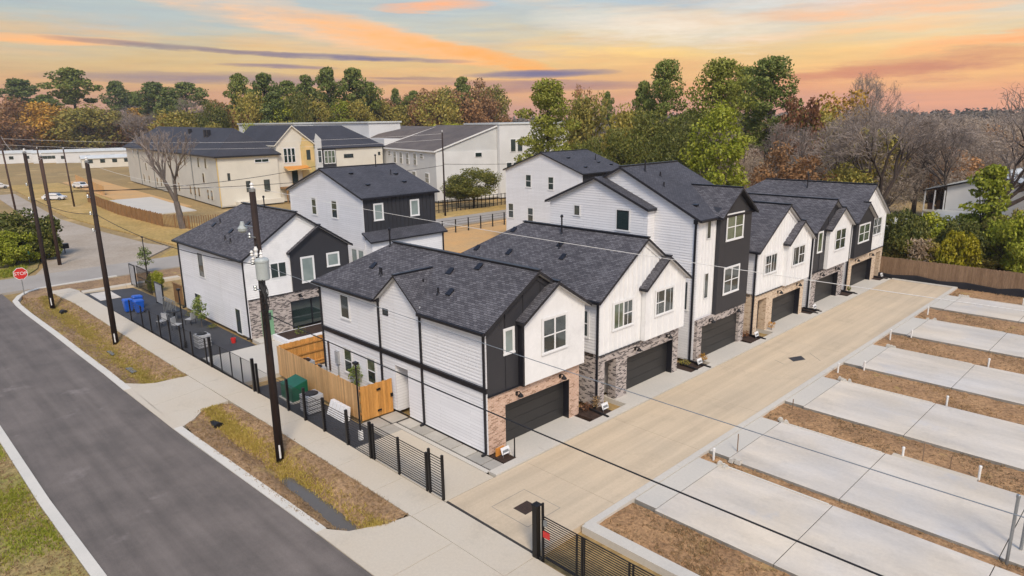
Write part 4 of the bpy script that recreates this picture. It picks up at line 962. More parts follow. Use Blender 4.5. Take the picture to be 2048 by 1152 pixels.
plain_windows(ap, ('x', -130.95), [(53.0, 53.5, 5.0, 6.3), (56.4, 57.3, 2.5, 4.6), (60.0, 61.2, 2.3, 4.6)], 'black_trim'); window(ap, ('x', -130.95), 58.6, 61.4, 8.0, 8.6, 'twin', 'white_trim', 'glass_dark', 'white_trim', d=.04)
MB().box(-130.95, -129.6, 54.0, 63.2, .02, .9).build('low_wall', 'cream_wall', ap)

hu = empty('unfinished_townhouse', (-131, 67, 0), 'yellow sheathed gabled townhouse under construction beside the grey block', 'building')
A = MB().box(-150, -131.4, 63.35, 71.4, 0, 11.3); A.poly([(-131.4, 63.35, 11.3), (-131.4, 71.4, 11.3), (-131.4, 66.9, 14.6)]); A.build('wall', 'cream_wall', hu)
A = MB().box(-131.4, -131.1, 68.6, 71.4, 0, 11.0); A.poly([(-131.09, 68.6, 11.0), (-131.09, 71.4, 11.0), (-131.09, 69.0, 12.6)]); A.build('sheathing', 'yellow_sheathing', hu)
rf = MB().slab([(-150, 62.9, 11.1), (-131.0, 62.9, 11.1), (-131.0, 66.9, 14.9), (-150, 66.9, 14.9)], .25).slab([(-150, 66.9, 14.9), (-131.0, 66.9, 14.9), (-131.0, 71.8, 11.1), (-150, 71.8, 11.1)], .25)
rf.build('roof', ['roof_far_dark', 'cream_wall', 'soffit'], hu)
for k in range(3): window(hu, ('x', -131.4), 64.9+k*.85, 65.6+k*.85, 7.6, 10.4, 'hung', 'white_trim', 'glass_dark', 'white_trim', d=.03)
window(hu, ('x', -131.1), 69.6, 70.6, 7.9, 10.0, 'fixed', 'yellow_sheathing', 'glass_dark', None, d=.02)
MB().slab([(-131.1, 64.5, 6.9), (-129.2, 64.5, 6.3), (-129.2, 69.5, 6.3), (-131.1, 69.5, 6.9)], .2).build('canopy', ['orange_tarp', 'yellow_sheathing', 'yellow_sheathing'], hu)
window(hu, ('x', -131.4), 66.2, 67.6, 3.3, 6.0, 'fixed', 'yellow_sheathing', 'glass_dark', None, d=.02)
MB().box(-131.3, -128.6, 63.4, 70, 2.6, 2.9).box(-128.8, -128.6, 63.5, 63.7, 0, 2.6).box(-128.8, -128.6, 69.7, 69.9, 0, 2.6).build('balcony', 'wood_far', hu)

hc = empty('townhouse_block', (-131, 80, 0), 'cream and charcoal townhouse with dark roof behind the yellow one', 'building')
A = MB().box(-152, -131.3, 71.6, 88.2, 0, 10.15); A.build('wall', 'cream_wall', hc)
MB().box(-131.3, -131.05, 71.7, 73.2, 0, 12.0).poly([(-131.04, 71.7, 12), (-131.04, 73.2, 12), (-131.04, 72.0, 13.2)]).build('grey_panel', 'grey_wall', hc)
MB().box(-131.3, -131.1, 73.3, 76.4, 3, 10.1).build('dark_panel', 'dark_panel', hc)
rf = MB().slab([(-131.0, 72.2, 10.1), (-131.0, 88.8, 10.1), (-140, 83.5, 14.6), (-140, 71.6, 14.7)], .25).slab([(-152.4, 88.8, 10.1), (-140, 83.5, 14.6), (-131.0, 88.8, 10.1)], .25).slab([(-140, 71.6, 14.7), (-140, 83.5, 14.6), (-152.4, 88.8, 10.1), (-152.4, 71.6, 10.1)], .25)
rf.build('roof', ['roof_far_dark', 'roof_edge', 'soffit'], hc)
window(hc, ('x', -131.05), 72.2, 73.0, 7.2, 9.7, 'hung', 'white_trim', 'glass', 'white_trim', d=.03)
for k in range(3): window(hc, ('x', -131.1), 73.7+k*.85, 74.45+k*.85, 7.0, 9.6, 'hung', 'white_trim', 'glass_green', 'white_trim', d=.03)
window(hc, ('x', -131.3), 78.5, 80.6, 8.0, 8.6, 'twin', 'black_trim', 'glass_dark', 'black_trim', d=.03); window(hc, ('x', -131.3), 87.0, 87.6, 8.1, 8.8, 'fixed', 'black_trim', 'glass_dark', None, d=.03)
window(hc, ('x', -131.3), 78.5, 79.4, 4.0, 5.5, 'hung', 'white_trim', 'glass', None, d=.03)

tg = empty('grey_townhouse', (-118, 88, 0), 'grey townhouses with a long brown roof sloping towards the oak', 'building')
q0, q1 = (-132.5, 89.2), (-105.2, 82.6); dx, dy = (q1[0]-q0[0], q1[1]-q0[1]); L = math.hypot(dx, dy); ux, uy = dx/L, dy/L; nx_, ny_ = -uy, ux
def tgp(s, d, z): return (q0[0]+ux*s+nx_*d, q0[1]+uy*s+ny_*d, z)
dep = 13.5
def tbox(mb, s0, s1, d0, d1, z0, z1, mi=0): return mb.hexa([tgp(s0, d0, z0), tgp(s1, d0, z0), tgp(s1, d1, z0), tgp(s0, d1, z0), tgp(s0, d0, z1), tgp(s1, d0, z1), tgp(s1, d1, z1), tgp(s0, d1, z1)], mi)
A = MB(); A.hexa([tgp(0, 0, 0), tgp(L, 0, 0), tgp(L, dep, 0), tgp(0, dep, 0), tgp(0, 0, 9.7), tgp(L, 0, 9.7), tgp(L, dep, 14.0), tgp(0, dep, 14.0)]); A.build('wall', 'grey_wall', tg)
MB().slab([tgp(-.3, -.4, 9.75), tgp(L+.3, -.4, 9.75), tgp(L+.3, dep, 14.3), tgp(-.3, dep, 14.3)], .3).build('roof', ['roof_far_brown', 'white_trim', 'soffit'], tg)
A = MB(); tbox(A, L+.02, L+.12, .02, dep-.02, .2, 9.5); A.build('end_wall', 'pale_wall', tg)
def tg_win(s, w, z0, z1):
    f = MB(); tbox(f, s, s+w, -.1, 0, z0, z1); fo = f.build('window', 'white_trim', tg); p = MB(); tbox(p, s+.12, s+w-.12, -.13, -.1, z0+.12, (z0+z1)/2-.05); tbox(p, s+.12, s+w-.12, -.13, -.1, (z0+z1)/2+.05, z1-.12); p.build('pane', 'glass', fo)
for s in (6.5, 10, 13.5, 17.5): tg_win(s, 1.5, 6.6, 9.1)
for s in (3.2, 20.8): tg_win(s, 1.6, 8.0, 9.1)
for s in (1, 16.5, 23): tg_win(s, 1.8, 3.4, 5.4)
def tg_win2(d, w, z0, z1):
    f = MB(); tbox(f, L+.12, L+.2, d, d+w, z0, z1); fo = f.build('window', 'white_trim', tg); p = MB(); tbox(p, L+.2, L+.24, d+.12, d+w-.12, z0+.12, z1-.12); p.build('pane', 'glass_dark', fo)
tg_win2(8.4, 1.6, 8.2, 9.2); tg_win2(5.2, 1.2, 2.4, 4.8)
tw = empty('white_townhouse', (-100, 97, 0), 'tall flat-topped white townhouse partly behind the green pine', 'building')
A = MB(); tbox(A, L-14, L+1.0, dep+.05, dep+17, 0, 14.4); A.build('wall', 'pale_wall', tw)
A = MB(); tbox(A, L-14.2, L+1.2, dep-.1, dep+17.2, 14.4, 14.7); A.build('parapet', 'roof_metal_pale', tw)
def tw_win(d, w, z0, z1):
    f = MB(); tbox(f, L+1.0, L+1.1, d, d+w, z0, z1); fo = f.build('window', 'white_trim', tw); p = MB(); tbox(p, L+1.1, L+1.14, d+.12, d+w-.12, z0+.12, z1-.12); p.build('pane', 'glass', fo)
for d in (16, 17.6, 21.5, 23): tw_win(d, 1.3, 9.0, 11.6)
for d in (15, 16.6, 18.2, 22, 23.6): tw_win(d, 1.3, 4.5, 7.0)
# more roofs behind
rb = empty('brown_roof_house', (-165, 120, 0), 'long brown gabled roof seen beyond the charcoal townhouse', 'building')
A = MB().prism([(-150, 92), (-133, 90), (-120, 118), (-165, 128)], 0, 11.5); A.build('wall', 'pale_wall', rb)
MB().slab([(-152, 90, 11.4), (-133, 89.6, 10.2), (-128, 101, 14.0), (-154, 108, 14.2)], .3).slab([(-128, 101, 14.0), (-119, 119, 12.2), (-166, 129, 12.2), (-154, 108, 14.2)], .3).build('roof', ['roof_far_brown', 'white_trim', 'soffit'], rb)
for i, (x, y, w, d, h, lab) in enumerate(((-205, 88, 34, 9, 15.0, 'low white parapet roof left of the chimney vents, beyond the dark hipped roof'), (-168, 92, 26, 9, 15.0, 'low white parapet roof right of its twin, beyond the dark hipped roof'))):
    b = empty('flat_roof_house', (x, y, 0), lab, 'building'); MB().box(x, x+w, y, y+d, 0, h).build('wall', 'pale_wall', b); MB().box(x-.3, x+w+.3, y-.3, y+d+.3, h, h+.35).build('parapet', 'roof_metal_pale', b)
# trailers and sheds at far left
labs = ['long white trailer home at the edge of the woods', 'cream shed behind the orange board fence', 'white trailer home at the left edge of the picture', 'white trailer home half hidden by the three poles']
for i, (cx, cy, w, d, h, an, mt) in enumerate(((-350, 86, 33, 7, 4.4, -12, 'pale_wall'), (-300, 76, 17, 6, 3.4, -10, 'cream_wall'), (-372, 54, 22, 7, 4.2, -12, 'pale_wall'), (-360, 68, 10, 6, 4.2, -14, 'pale_wall'))):
    b = empty('trailer_home', (cx, cy, 0), labs[i], 'trailer', 'trailers by the woods'); b.rotation_euler.z = R(90+an)
    def loc(mb, nm, mt_): 
        o = mb.build(nm, mt_, None); o.parent = b; return o
    for nm, mb_, mt_ in (('wall', MB().box(-w/2, w/2, -d/2, d/2, -.2, h), mt), ('roof', MB().slab([(-w/2-.3, -d/2-.3, h), (w/2+.3, -d/2-.3, h), (w/2+.3, 0, h+1.1), (-w/2-.3, 0, h+1.1)], .2).slab([(-w/2-.3, 0, h+1.1), (w/2+.3, 0, h+1.1), (w/2+.3, d/2+.3, h), (-w/2-.3, d/2+.3, h)], .2), 'roof_metal_pale')):
        o = mb_.build(nm, [mt_, mt_, mt_], None); o.parent = b
    for k in range(4):
        u = -w/2+2+k*(w-5)/3; f = MB().box(u, u+1.6, -d/2-.06, -d/2, 1.6, 2.9).build('window', 'glass_dark', None); f.parent = b
# board fence beside the dry lawn (far left)
ff = empty('board_fence', (-110, 38, 0), 'orange board fence between dry lawn and grey block', 'fence')
line = [(-165, 37.2), (-150, 36.0), (-137, 35.2), (-115, 35.6), (-109, 37.5), (-107.5, 42)]
pk = MB()
for a, b in zip(line[:-1], line[1:]):
    n = int(math.dist(a, b)/.32)
    for k in range(n):
        x = a[0]+(b[0]-a[0])*k/n; y = a[1]+(b[1]-a[1])*k/n; pk.box(x, x+.24, y, y+.04, -.25, 1.75+.06*((k*7) % 3))
tag(pk.build('picket', 'wood_far', ff), kind='stuff')
for a, b in zip(line[:-1], line[1:]):
    n = int(math.dist(a, b)/2.4)
    for k in range(n):
        x = a[0]+(b[0]-a[0])*k/n; y = a[1]+(b[1]-a[1])*k/n; MB().box(x-.07, x+.07, y-.14, y-.01, -.3, 1.95).build('post', 'wood_far', ff)
f2 = empty('board_fence', (-215, 50, 0), 'far pale orange board fence in front of the trailers', 'fence')
pk = MB()
for k in range(90): pk.box(-228+k*.55, -227.5+k*.55, 49.0-k*.06, 49.06-k*.06, -.3, 1.9)
tag(pk.build('picket', 'sand', f2), kind='stuff')
# barn on the right beyond the fence
bn = empty('metal_barn', (-15, 112, 0), 'pale grey metal barn with open carport end behind the hedge', 'barn')
A = MB(); e = [(-25.6, 0), (-13.0, 0), (-13.0, 4.8), (-20, 7.2), (-25.6, 5.6)]; n_ = len(e)
A.poly([(x, 108, z) for x, z in e]); A.poly([(x, 126, z) for x, z in reversed(e)])
for k in range(n_): A.poly([(e[k][0], 108, e[k][1]), (e[k][0], 126, e[k][1]), (e[(k+1) % n_][0], 126, e[(k+1) % n_][1]), (e[(k+1) % n_][0], 108, e[(k+1) % n_][1])][::-1])
A.build('wall', 'pale_wall', bn)
MB().slab([(-28.4, 107.5, 5.05), (-20, 107.5, 7.45), (-20, 126.4, 7.45), (-28.4, 126.4, 5.05)], .16).slab([(-20, 107.5, 7.45), (-12.4, 107.5, 4.85), (-12.4, 126.4, 4.85), (-20, 126.4, 7.45)], .16).build('roof', ['roof_metal_pale', 'roof_edge', 'soffit'], bn)
for k in range(14): MB().bar((-28.3, 108+k*1.35, 5.14), (-20.05, 108+k*1.35, 7.50), .05, .05).build('seam', 'roof_metal_pale', bn)
for x in (-28.2, -27.0, -25.8): MB().box(x, x+.14, 107.7, 107.84, 0, 5.1).build('post', 'white_trim', bn)
MB().box(-28.1, -25.7, 116, 116.2, 0, 5.3).build('back_panel', 'pole_brown', bn)
MB().box(-28.1, -25.7, 107.6, 112, 2.1, 2.3).build('deck', 'cream_wall', bn)
for k, (x, y) in enumerate(((-27.6, 109), (-26.8, 110), (-26.2, 109.4))): MB().box(x-.3, x+.3, y-.3, y+.3, 2.3, 3.2+.3*k).build('stored_crate', ['pole_brown', 'wood_far', 'bark'][k], bn)
MB().pbox(('y', 108), -21.6, -20.9, 5.4, 5.7, .0, .06).pbox(('y', 108), -24.2, -23.2, 1.9, 2.1, .0, .06).build('vent', 'glass_dark', bn)
MB().slab([(-26.4, 103.2, 1.7), (-18.6, 103.2, 1.7), (-18.6, 107.95, 2.5), (-26.4, 107.95, 2.5)], .12).build('leanto_roof', ['roof_metal_pale', 'roof_edge', 'soffit'], bn)
for x in (-26, -22.5, -19): MB().box(x, x+.12, 103.4, 103.52, 0, 1.6).build('post', 'white_trim', bn)
tp = MB()
for k in range(9): tp.hexa([(-36+k*1.6, 98, .2), (-34.5+k*1.6, 97.5, .3), (-34.5+k*1.6, 103, 1.2), (-36+k*1.6, 103, 1.1), (-36+k*1.6, 98, .5), (-34.5+k*1.6, 97.5, .6), (-34.5+k*1.6, 103, 1.6), (-36+k*1.6, 103, 1.5)])
tag(tp.build('low_shed_roof', 'roof_metal_pale'), 'low pale metal shed roof between the last house and the barn', 'shed roof')
pb = empty('parked_bin', (-21.5, 101, 0), 'dark blue storage drums below the barn lean-to', 'drum')
for k in range(3): MB().lathe([(.55, 0), (.58, .1), (.58, 1.5), (.5, 1.6)], (-22.5+k*1.5, 101, 0), 12).build('drum', 'dark_panel', pb)
gbx = empty('green_shed', (-5, 190, 0), 'teal green roofed building far behind the barn', 'building')
MB().box(-12, 8, 180, 192, 0, 4.5).build('wall', 'pale_wall', gbx); MB().slab([(-13, 179, 4.4), (9, 179, 4.4), (9, 186, 7), (-13, 186, 7)], .2).build('roof', ['teal_far', 'roof_edge', 'soffit'], gbx)

# ------------------------------------------------------------------ utility poles and lines
def insulator(mb, x, y, z, mi=0): return mb.lathe([(.05, 0), (.09, .06), (.05, .12), (.09, .18), (.04, .26)], (x, y, z), 8, mi)
def pole(label, x, y, top, r=.17, lean=(0, 0), mat='pole_wood', group='tall wooden utility poles along the street'):
    P = empty('utility_pole', (x, y, -.3), label, 'utility pole', group)
    MB().tube((x, y, -.4), (x+lean[0], y+lean[1], top), r, r*.68, 12).build('shaft', mat, P, smooth=True)
    MB().tube((x+lean[0], y+lean[1], top-.02), (x+lean[0], y+lean[1], top+.10), r*.74, r*.7, 12).build('cap', 'grey_metal', P)
    mb = MB(); insulator(mb, x+lean[0], y+lean[1], top+.1); mb.build('insulator', 'pipe_white', P); return P
p1 = pole('dark pole in the verge nearest the street corner', -71.55, 11.95, 13.3, .20)
p2 = pole('dark pole in the verge left of the corner house', -55.35, 12.75, 13.0, .20)
p3 = pole('brown pole at the far side of the cross street', -92.0, 16.8, 12.2, .20, mat='pole_brown')
p4 = pole('near dark pole carrying the grey transformer', -29.48, 12.94, 12.6, .20)
p5 = pole('thin leaning pole at the left picture edge', -139, 20.6, 14.3, .17, (-2.5, 0), 'pole_brown')
p6 = pole('slim dark pole beside the round oak tree', -89.7, 72, 13.5, .16)
p7 = pole('far pole left of the parked white car', -168, 30.5, 11, .17, (-1.2, 0), 'pole_brown')
p8 = pole('far pole right behind the parked white car', -158, 33, 11, .17, (-1.2, 0), 'pole_brown')
for P, (x, y, z) in ((p1, (-71.55, 11.95, 0)), (p2, (-55.35, 12.75, 0)), (p4, (-29.48, 12.94, 0))):
    for k, zz in enumerate((8.2, 9.4, 10.6)):
        mb = MB().tube((x-.25, y-.2, zz), (x+.25, y-.2, zz), .03, .03, 6); insulator(mb, x-.26, y-.22, zz-.1); mb.build('bracket', 'grey_metal', P)
    MB().tube((x+.22, y-.08, -.1), (x+.20, y-.08, .55), .045, .045, 6).build('ground_guard', 'pipe_white', P)
# transformer, lamp arm and leads on the near pole
x, y = -29.40, 12.94
tr = MB().lathe([(.25, 0), (.29, .04), (.29, .78), (.31, .80), (.31, .88), (.25, .96), (.1, 1.0)], (x+.55, y-.18, 8.75), 20).build('transformer', 'transformer_grey', p4, smooth=False)
MB().lathe([(.07, 0), (.1, .08), (.05, .14), (.09, .2), (.05, .26), (.03, .36)], (x+.55, y-.18, 9.72), 8).build('bushing', 'pipe_white', tr)
MB().bar((x+.1, y-.05, 9.5), (x+.35, y-.12, 9.5), .1, .12).bar((x+.1, y-.05, 9.0), (x+.35, y-.12, 9.0), .1, .12).build('mount', 'grey_metal', tr)
MB().tube((x-.1, y, 11.0), (x-.75, y-.25, 11.05), .035, .035, 8).build('lamp_arm', 'grey_metal', p4)
MB().lathe([(.09, 0), (.2, .08), (.22, .2), (.12, .32), (.07, .5)], (x-.85, y-.28, 10.72), 12).build('street_lamp_head', 'transformer_grey', p4)
cut = MB().lathe([(.06, 0), (.09, .1), (.06, .2), (.1, .3), (.05, .45)], (x+.22, y-.25, 9.75), 8); insulator(cut, x-.28, y-.2, 9.4); insulator(cut, x-.3, y-.22, 9.7); cut.build('cutout', 'pipe_white', p4)
rng = random.Random(4); ld = MB()
for k in range(8):
    a = Vector((x+.45+.1*(k % 3), y-.35, 9.0-.06*k)); b = Vector((x+.1, y-.2, 7.9-.22*k)); pts = []
    for i in range(9):
        t = i/8; w = math.sin(t*math.pi)*(.55+.12*(k % 3)); pts.append(a.lerp(b, t)+Vector((w, -.05*w, .1*w)))
    ld.path(pts, .022, 5)
ld.build('drop_lead', 'rubber', p4)
MB().tube((x+.15, y-.16, 5.2), (x+.15, y-.16, 10.3), .035, .035, 6).build('conduit', 'rubber', p4)

def line(name, label, a, b, sag, r, mat='rubber', n=22):
    a = Vector(a); b = Vector(b); pts = []
    for i in range(n+1):
        t = i/n; p = a.lerp(b, t); p.z -= sag*4*t*(1-t); pts.append(p)
    return tag(MB().path(pts, r, 5).build(name, mat), label, 'power line', 'overhead lines along the street')
y = 13.0
line('power_line', 'heavy black line crossing the lane and near slab, lowest of the lines', (-29.4, y, 7.0), (12, y, 7.15), .25, .022)
line('power_line', 'thin grey line crossing the white bay and the middle slabs', (-29.4, y, 9.3), (12, y, 9.3), .35, .011, 'grey_metal')
line('power_line', 'thin pale line crossing the second house roof and the far garages', (-29.4, y, 12.75), (12, y, 12.75), .35, .007, 'pipe_white')
line('power_line', 'pale line from the near pole top to the next pole left', (-55.3, 12.75, 12.95), (-29.4, y, 12.75), .5, .009, 'pipe_white')
line('power_line', 'dark cable between the two left verge poles and the near pole', (-55.3, 12.75, 9.4), (-29.4, y, 9.3), .6, .02)
line('power_line', 'pale line joining the two left verge poles at their tops', (-71.5, 11.95, 13.3), (-55.3, 12.75, 13.0), .3, .009, 'pipe_white')
line('power_line', 'dark cable joining the two left verge poles lower down', (-71.5, 11.95, 9.4), (-55.3, 12.75, 9.4), .4, .022)
line('power_line', 'pale line running left from the corner pole over the side street', (-139, 20.5, 13.9), (-71.5, 11.95, 13.3), .9, .014, 'pipe_white')
line('power_line', 'line from the corner pole to the brown pole across the street', (-92, 16.8, 12.0), (-71.5, 11.95, 12.8), .4, .010, 'pipe_white')
line('power_line', 'dark cables across the dry lawn to the brown pole', (-92, 16.8, 8.2), (-110, 60, 8.0), .9, .04)
line('power_line', 'dark line running from the oak-side pole across the grey townhouses', (-89.7, 72, 8.2), (-95, 20, 8.0), 1.0, .035)
line('power_line', 'dark line running from the slim dark pole behind the oak', (-89.7, 72, 8.4), (-84, 150, 8.4), 1.2, .035)
line('power_line', 'pale upper line over the grey apartment block', (-139, 20.5, 13.6), (-89.7, 72, 13.3), 1.0, .014, 'pipe_white')
line('power_line', 'second pale line over the grey apartment block', (-141, 20.6, 12.6), (-89.7, 72, 12.4), 1.1, .014, 'pipe_white')

# ------------------------------------------------------------------ black metal fences and gates
def rail_fence(label, x0, x1, y0, y1, posts, h, nsl, name='rail_fence', cat='fence', slat_h=.02, postw=.09, zb=.12, group='black rail fences along the pavement', posth=None, mids=(), thick=.022):
    Fn = empty(name, (x0, y0, 0), label, cat, group)
    def yy(x): return y0+(y1-y0)*(x-x0)/(x1-x0)
    for x in posts: MB().box(x-postw/2, x+postw/2, yy(x)-postw/2, yy(x)+postw/2, -.2, (posth or h+.08)).build('post', 'black_metal', Fn, bevel=.006)
    for a, b in zip(posts[:-1], posts[1:]):
        a2, b2 = a+postw/2, b-postw/2
        for k in range(nsl):
            z = zb+(h-zb)*k/(nsl-1); hh = slat_h*1.6 if k in (0, nsl-1) else slat_h
            MB().bar((a2, yy(a2), z), (b2, yy(b2), z), thick, hh).build('slat', 'black_metal', Fn)
    for m_ in mids: MB().box(m_-.025, m_+.025, yy(m_)-.03, yy(m_)+.03, zb, h).build('stile', 'black_metal', Fn)
    return Fn
rail_fence('black rail fence round the dark yard below the corner house', -60.2, -44.9, 15.25, 15.52, [-60.2, -57.5, -55.55, -53.6, -51.6, -49.5, -47.5, -45.1], 1.65, 11, slat_h=.02, thick=.02)
rail_fence('wide slatted black sliding gate before the second driveway', -44.2, -38.0, 15.48, 15.60, [-44.2, -38.05], 1.75, 15, 'sliding_gate', 'gate', .024, .16, posth=2.05, mids=(-42.6, -41.1, -39.6))
rail_fence('black cable fence beside the near pole and the wooden enclosure', -37.6, -25.9, 15.62, 15.8, [-37.6, -36.0, -33.95, -32.1, -30.15, -27.95, -25.95], 1.55, 12, slat_h=.018, postw=.13, posth=1.85, thick=.018)
rail_fence('black slatted swing gate leaves at the near lane entrance', -25.75, -21.7, 15.84, 15.86, [-25.75, -23.75, -21.7], 1.72, 15, 'swing_gate', 'gate', .024, .1, posth=1.8)
rail_fence('narrow black slatted gate at the lane mouth end post', -21.5, -20.6, 15.86, 15.86, [-21.5, -20.6], 1.85, 15, 'pedestrian_gate', 'gate', .024, .1, posth=2.05)
sg = rail_fence('large black sliding gate at the bottom edge with keypad post', -14.85, -8.0, 15.82, 15.82, [-14.85, -8.0], 1.78, 19, 'sliding_gate', 'gate', .026, .07, zb=.14, posth=1.85, mids=(-13.28, -13.05, -12.95, -11.1, -10.95, -9.2))
MB().box(-15.28, -15.06, 15.70, 15.92, -.2, 2.1).box(-15.06, -15.0, 15.95, 16.05, -.2, 2.15).box(-15.3, -15.0, 15.66, 15.96, 2.1, 2.14).build('gate_post', 'black_metal', sg, bevel=.008)
MB().box(-14.78, -14.62, 15.76, 15.79, 1.45, 1.68).build('keypad_plate', 'grey_metal', sg)
MB().box(-14.8, -14.5, 15.755, 15.79, 1.0, 1.24).build('warning_plate', 'red_paint', sg)
MB().box(-14.8, -7.6, 15.9, 15.98, .02, .1).build('guide_rail', 'black_metal', sg)
# tall thin lamp posts and pole
for lab, x, y, h in (('slender black light post in front of the wooden gate', -27.95, 16.5, 4.0), ('slender black post among the dark yard furniture', -49.6, 15.75, 4.2), ('slender black post behind the far end of the corner house', -76.5, 21.5, 4.2)):
    L_ = empty('light_post', (x, y, 0), lab, 'light post', 'slender black light posts')
    MB().tube((x, y, -.1), (x, y, h), .05, .045, 8).build('shaft', 'black_metal', L_); MB().box(x-.14, x+.14, y-.1, y+.1, h, h+.12).build('lamp_head', 'black_metal', L_)
    MB().box(x-.09, x+.09, y-.09, y+.09, .0, .5).build('base', 'pipe_white' if x == -27.95 else 'black_metal', L_)

# ------------------------------------------------------------------ wooden enclosure
wf = empty('wooden_enclosure', (-34.5, 18.5, 0), 'new orange cedar picket enclosure and gate beside the near house', 'fence')
def pickets(a, b, h, mat, w=.14, gap=.008, t=.022, flip=1):
    a = Vector((*a, 0)); b = Vector((*b, 0)); d = (b-a).normalized(); n = int((b-a).length/(w+gap)); nn = Vector((-d.y, d.x, 0))*t
    for k in range(n):
        p = a+d*(k*(w+gap)); q = p+d*w; hh = h+.015*math.sin(k*2.3)
        MB().hexa([(p.x, p.y, .04), (q.x, q.y, .04), (q.x+nn.x, q.y+nn.y, .04), (p.x+nn.x, p.y+nn.y, .04), (p.x, p.y, hh), (q.x, q.y, hh), (q.x+nn.x, q.y+nn.y, hh), (p.x+nn.x, p.y+nn.y, hh)]).build('picket', mat, wf)
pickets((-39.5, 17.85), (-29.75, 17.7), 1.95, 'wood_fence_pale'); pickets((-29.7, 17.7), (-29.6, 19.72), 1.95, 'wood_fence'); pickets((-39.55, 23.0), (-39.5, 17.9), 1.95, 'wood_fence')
for z in (.35, 1.0, 1.65):
    MB().bar((-39.45, 17.92, z), (-29.75, 17.78, z), .05, .09).build('rail', 'wood_fence', wf); MB().bar((-39.42, 18, z), (-39.45, 23, z), .05, .09).build('rail', 'wood_fence', wf)
for x in (-39.4, -37, -34.6, -32.2, -29.85): MB().box(x-.05, x+.05, 17.93-(x+39.4)*.014, 18.03-(x+39.4)*.014, 0, 1.9).build('post', 'wood_fence', wf)
for z in (.4, 1.6): MB().box(-29.58, -29.55, 18.6, 18.85, z-.05, z+.05).build('hinge', 'black_metal', wf)
MB().box(-29.56, -29.52, 19.45, 19.6, .95, 1.15).build('latch', 'black_metal', wf)
# old board fence along the far end
bf = empty('board_fence', (-15, 71.5, 0), 'weathered brown board fence across the far end of the lane', 'fence')
pk = MB(); rng = random.Random(2)
for k in range(210):
    x = -22.4+k*.155; pk.box(x, x+.145, 71.6+.01*(k % 2), 71.63+.01*(k % 2), -.25, 1.92+rng.uniform(-.03, .03))
tag(pk.build('picket', 'wood_old', bf), kind='stuff')
for k in range(13): MB().box(-22.2+k*2.5, -22.1+k*2.5, 71.66, 71.76, -.3, 1.7).build('post', 'wood_old', bf)
sf = MB(); pts = [(-22.3, 71.2, .35), (-20.5, 71.1, .25), (-18.5, 71.25, .45), (-16.5, 71.1, .25), (-14.5, 71.3, .4), (-12, 71.2, .25), (-10.5, 71.35, .5), (-8, 71.2, .2), (0, 71.3, .25)]
for a, b in zip(pts[:-1], pts[1:]): sf.hexa([(a[0], a[1], -.3), (b[0], b[1], -.3), (b[0], b[1]+.3, -.3), (a[0], a[1]+.3, -.3), (a[0], a[1]+.1, a[2]), (b[0], b[1]+.1, b[2]), (b[0], b[1]+.3, b[2]+.05), (a[0], a[1]+.3, a[2]+.05)])
tag(sf.build('silt_barrier', 'silt_cloth'), 'sagging black silt cloth along the foot of the brown board fence', 'silt barrier')
# railing fence by the back street
rail_fence('black rail fence beyond the back lawn by the side street', -75.1, -75.0, 56, 75, [], 1.2, 3) if False else None
bkf = empty('rail_fence', (-75, 62, 0), 'dark rail fence beyond the back lawn', 'fence', 'black rail fences along the pavement')
for k in range(11):
    MB().box(-75.07, -74.93, 50+k*2.4-.06, 50+k*2.4+.06, -.3, 1.75).build('post', 'black_metal', bkf)
for z in (.3, .65, 1.0, 1.35, 1.7): MB().bar((-75, 50, z), (-75, 74, z), .03, .03).build('slat', 'black_metal', bkf)
bk2 = empty('dark_street_fence', (-94, 80, 0), 'dark iron fence in the shade below the oak', 'fence')
for k in range(24): MB().box(-94.05, -93.95, 70+k*1.0, 70.1+k*1.0, -.3, 1.9).build('post', 'black_metal', bk2)
for z in (.2, 1.0, 1.8): MB().bar((-94, 70, z), (-94, 93, z), .05, .08).build('rail', 'black_metal', bk2)

# ------------------------------------------------------------------ street signs
ss = empty('stop_sign', (-77.46, 10.9, 0), 'red octagonal stop sign at the street corner', 'sign')
fd = Vector((.985, -.17, 0)).normalized(); sd_ = Vector((-fd.y, fd.x, 0)); c0 = Vector((-77.46, 10.9, 2.05))
MB().tube((-77.46, 10.9, -.2), (-77.46, 10.9, 2.6), .035, .035, 8).build('post', 'grey_metal', ss)
def octo(r, d0, d1, name, mat):
    mb = MB(); ring = [c0+sd_*(r*math.cos(R(22.5+45*k)))+Vector((0, 0, r*math.sin(R(22.5+45*k)))) for k in range(8)]
    mb.poly([p+fd*d1 for p in ring]); mb.poly([p+fd*d0 for p in reversed(ring)])
    for k in range(8): mb.poly([ring[k]+fd*d0, ring[(k+1) % 8]+fd*d0, ring[(k+1) % 8]+fd*d1, ring[k]+fd*d1])
    return mb.build(name, mat, ss)
octo(.60, .045, .065, 'border', 'pipe_white'); octo(.55, .066, .075, 'plate', 'red_paint')
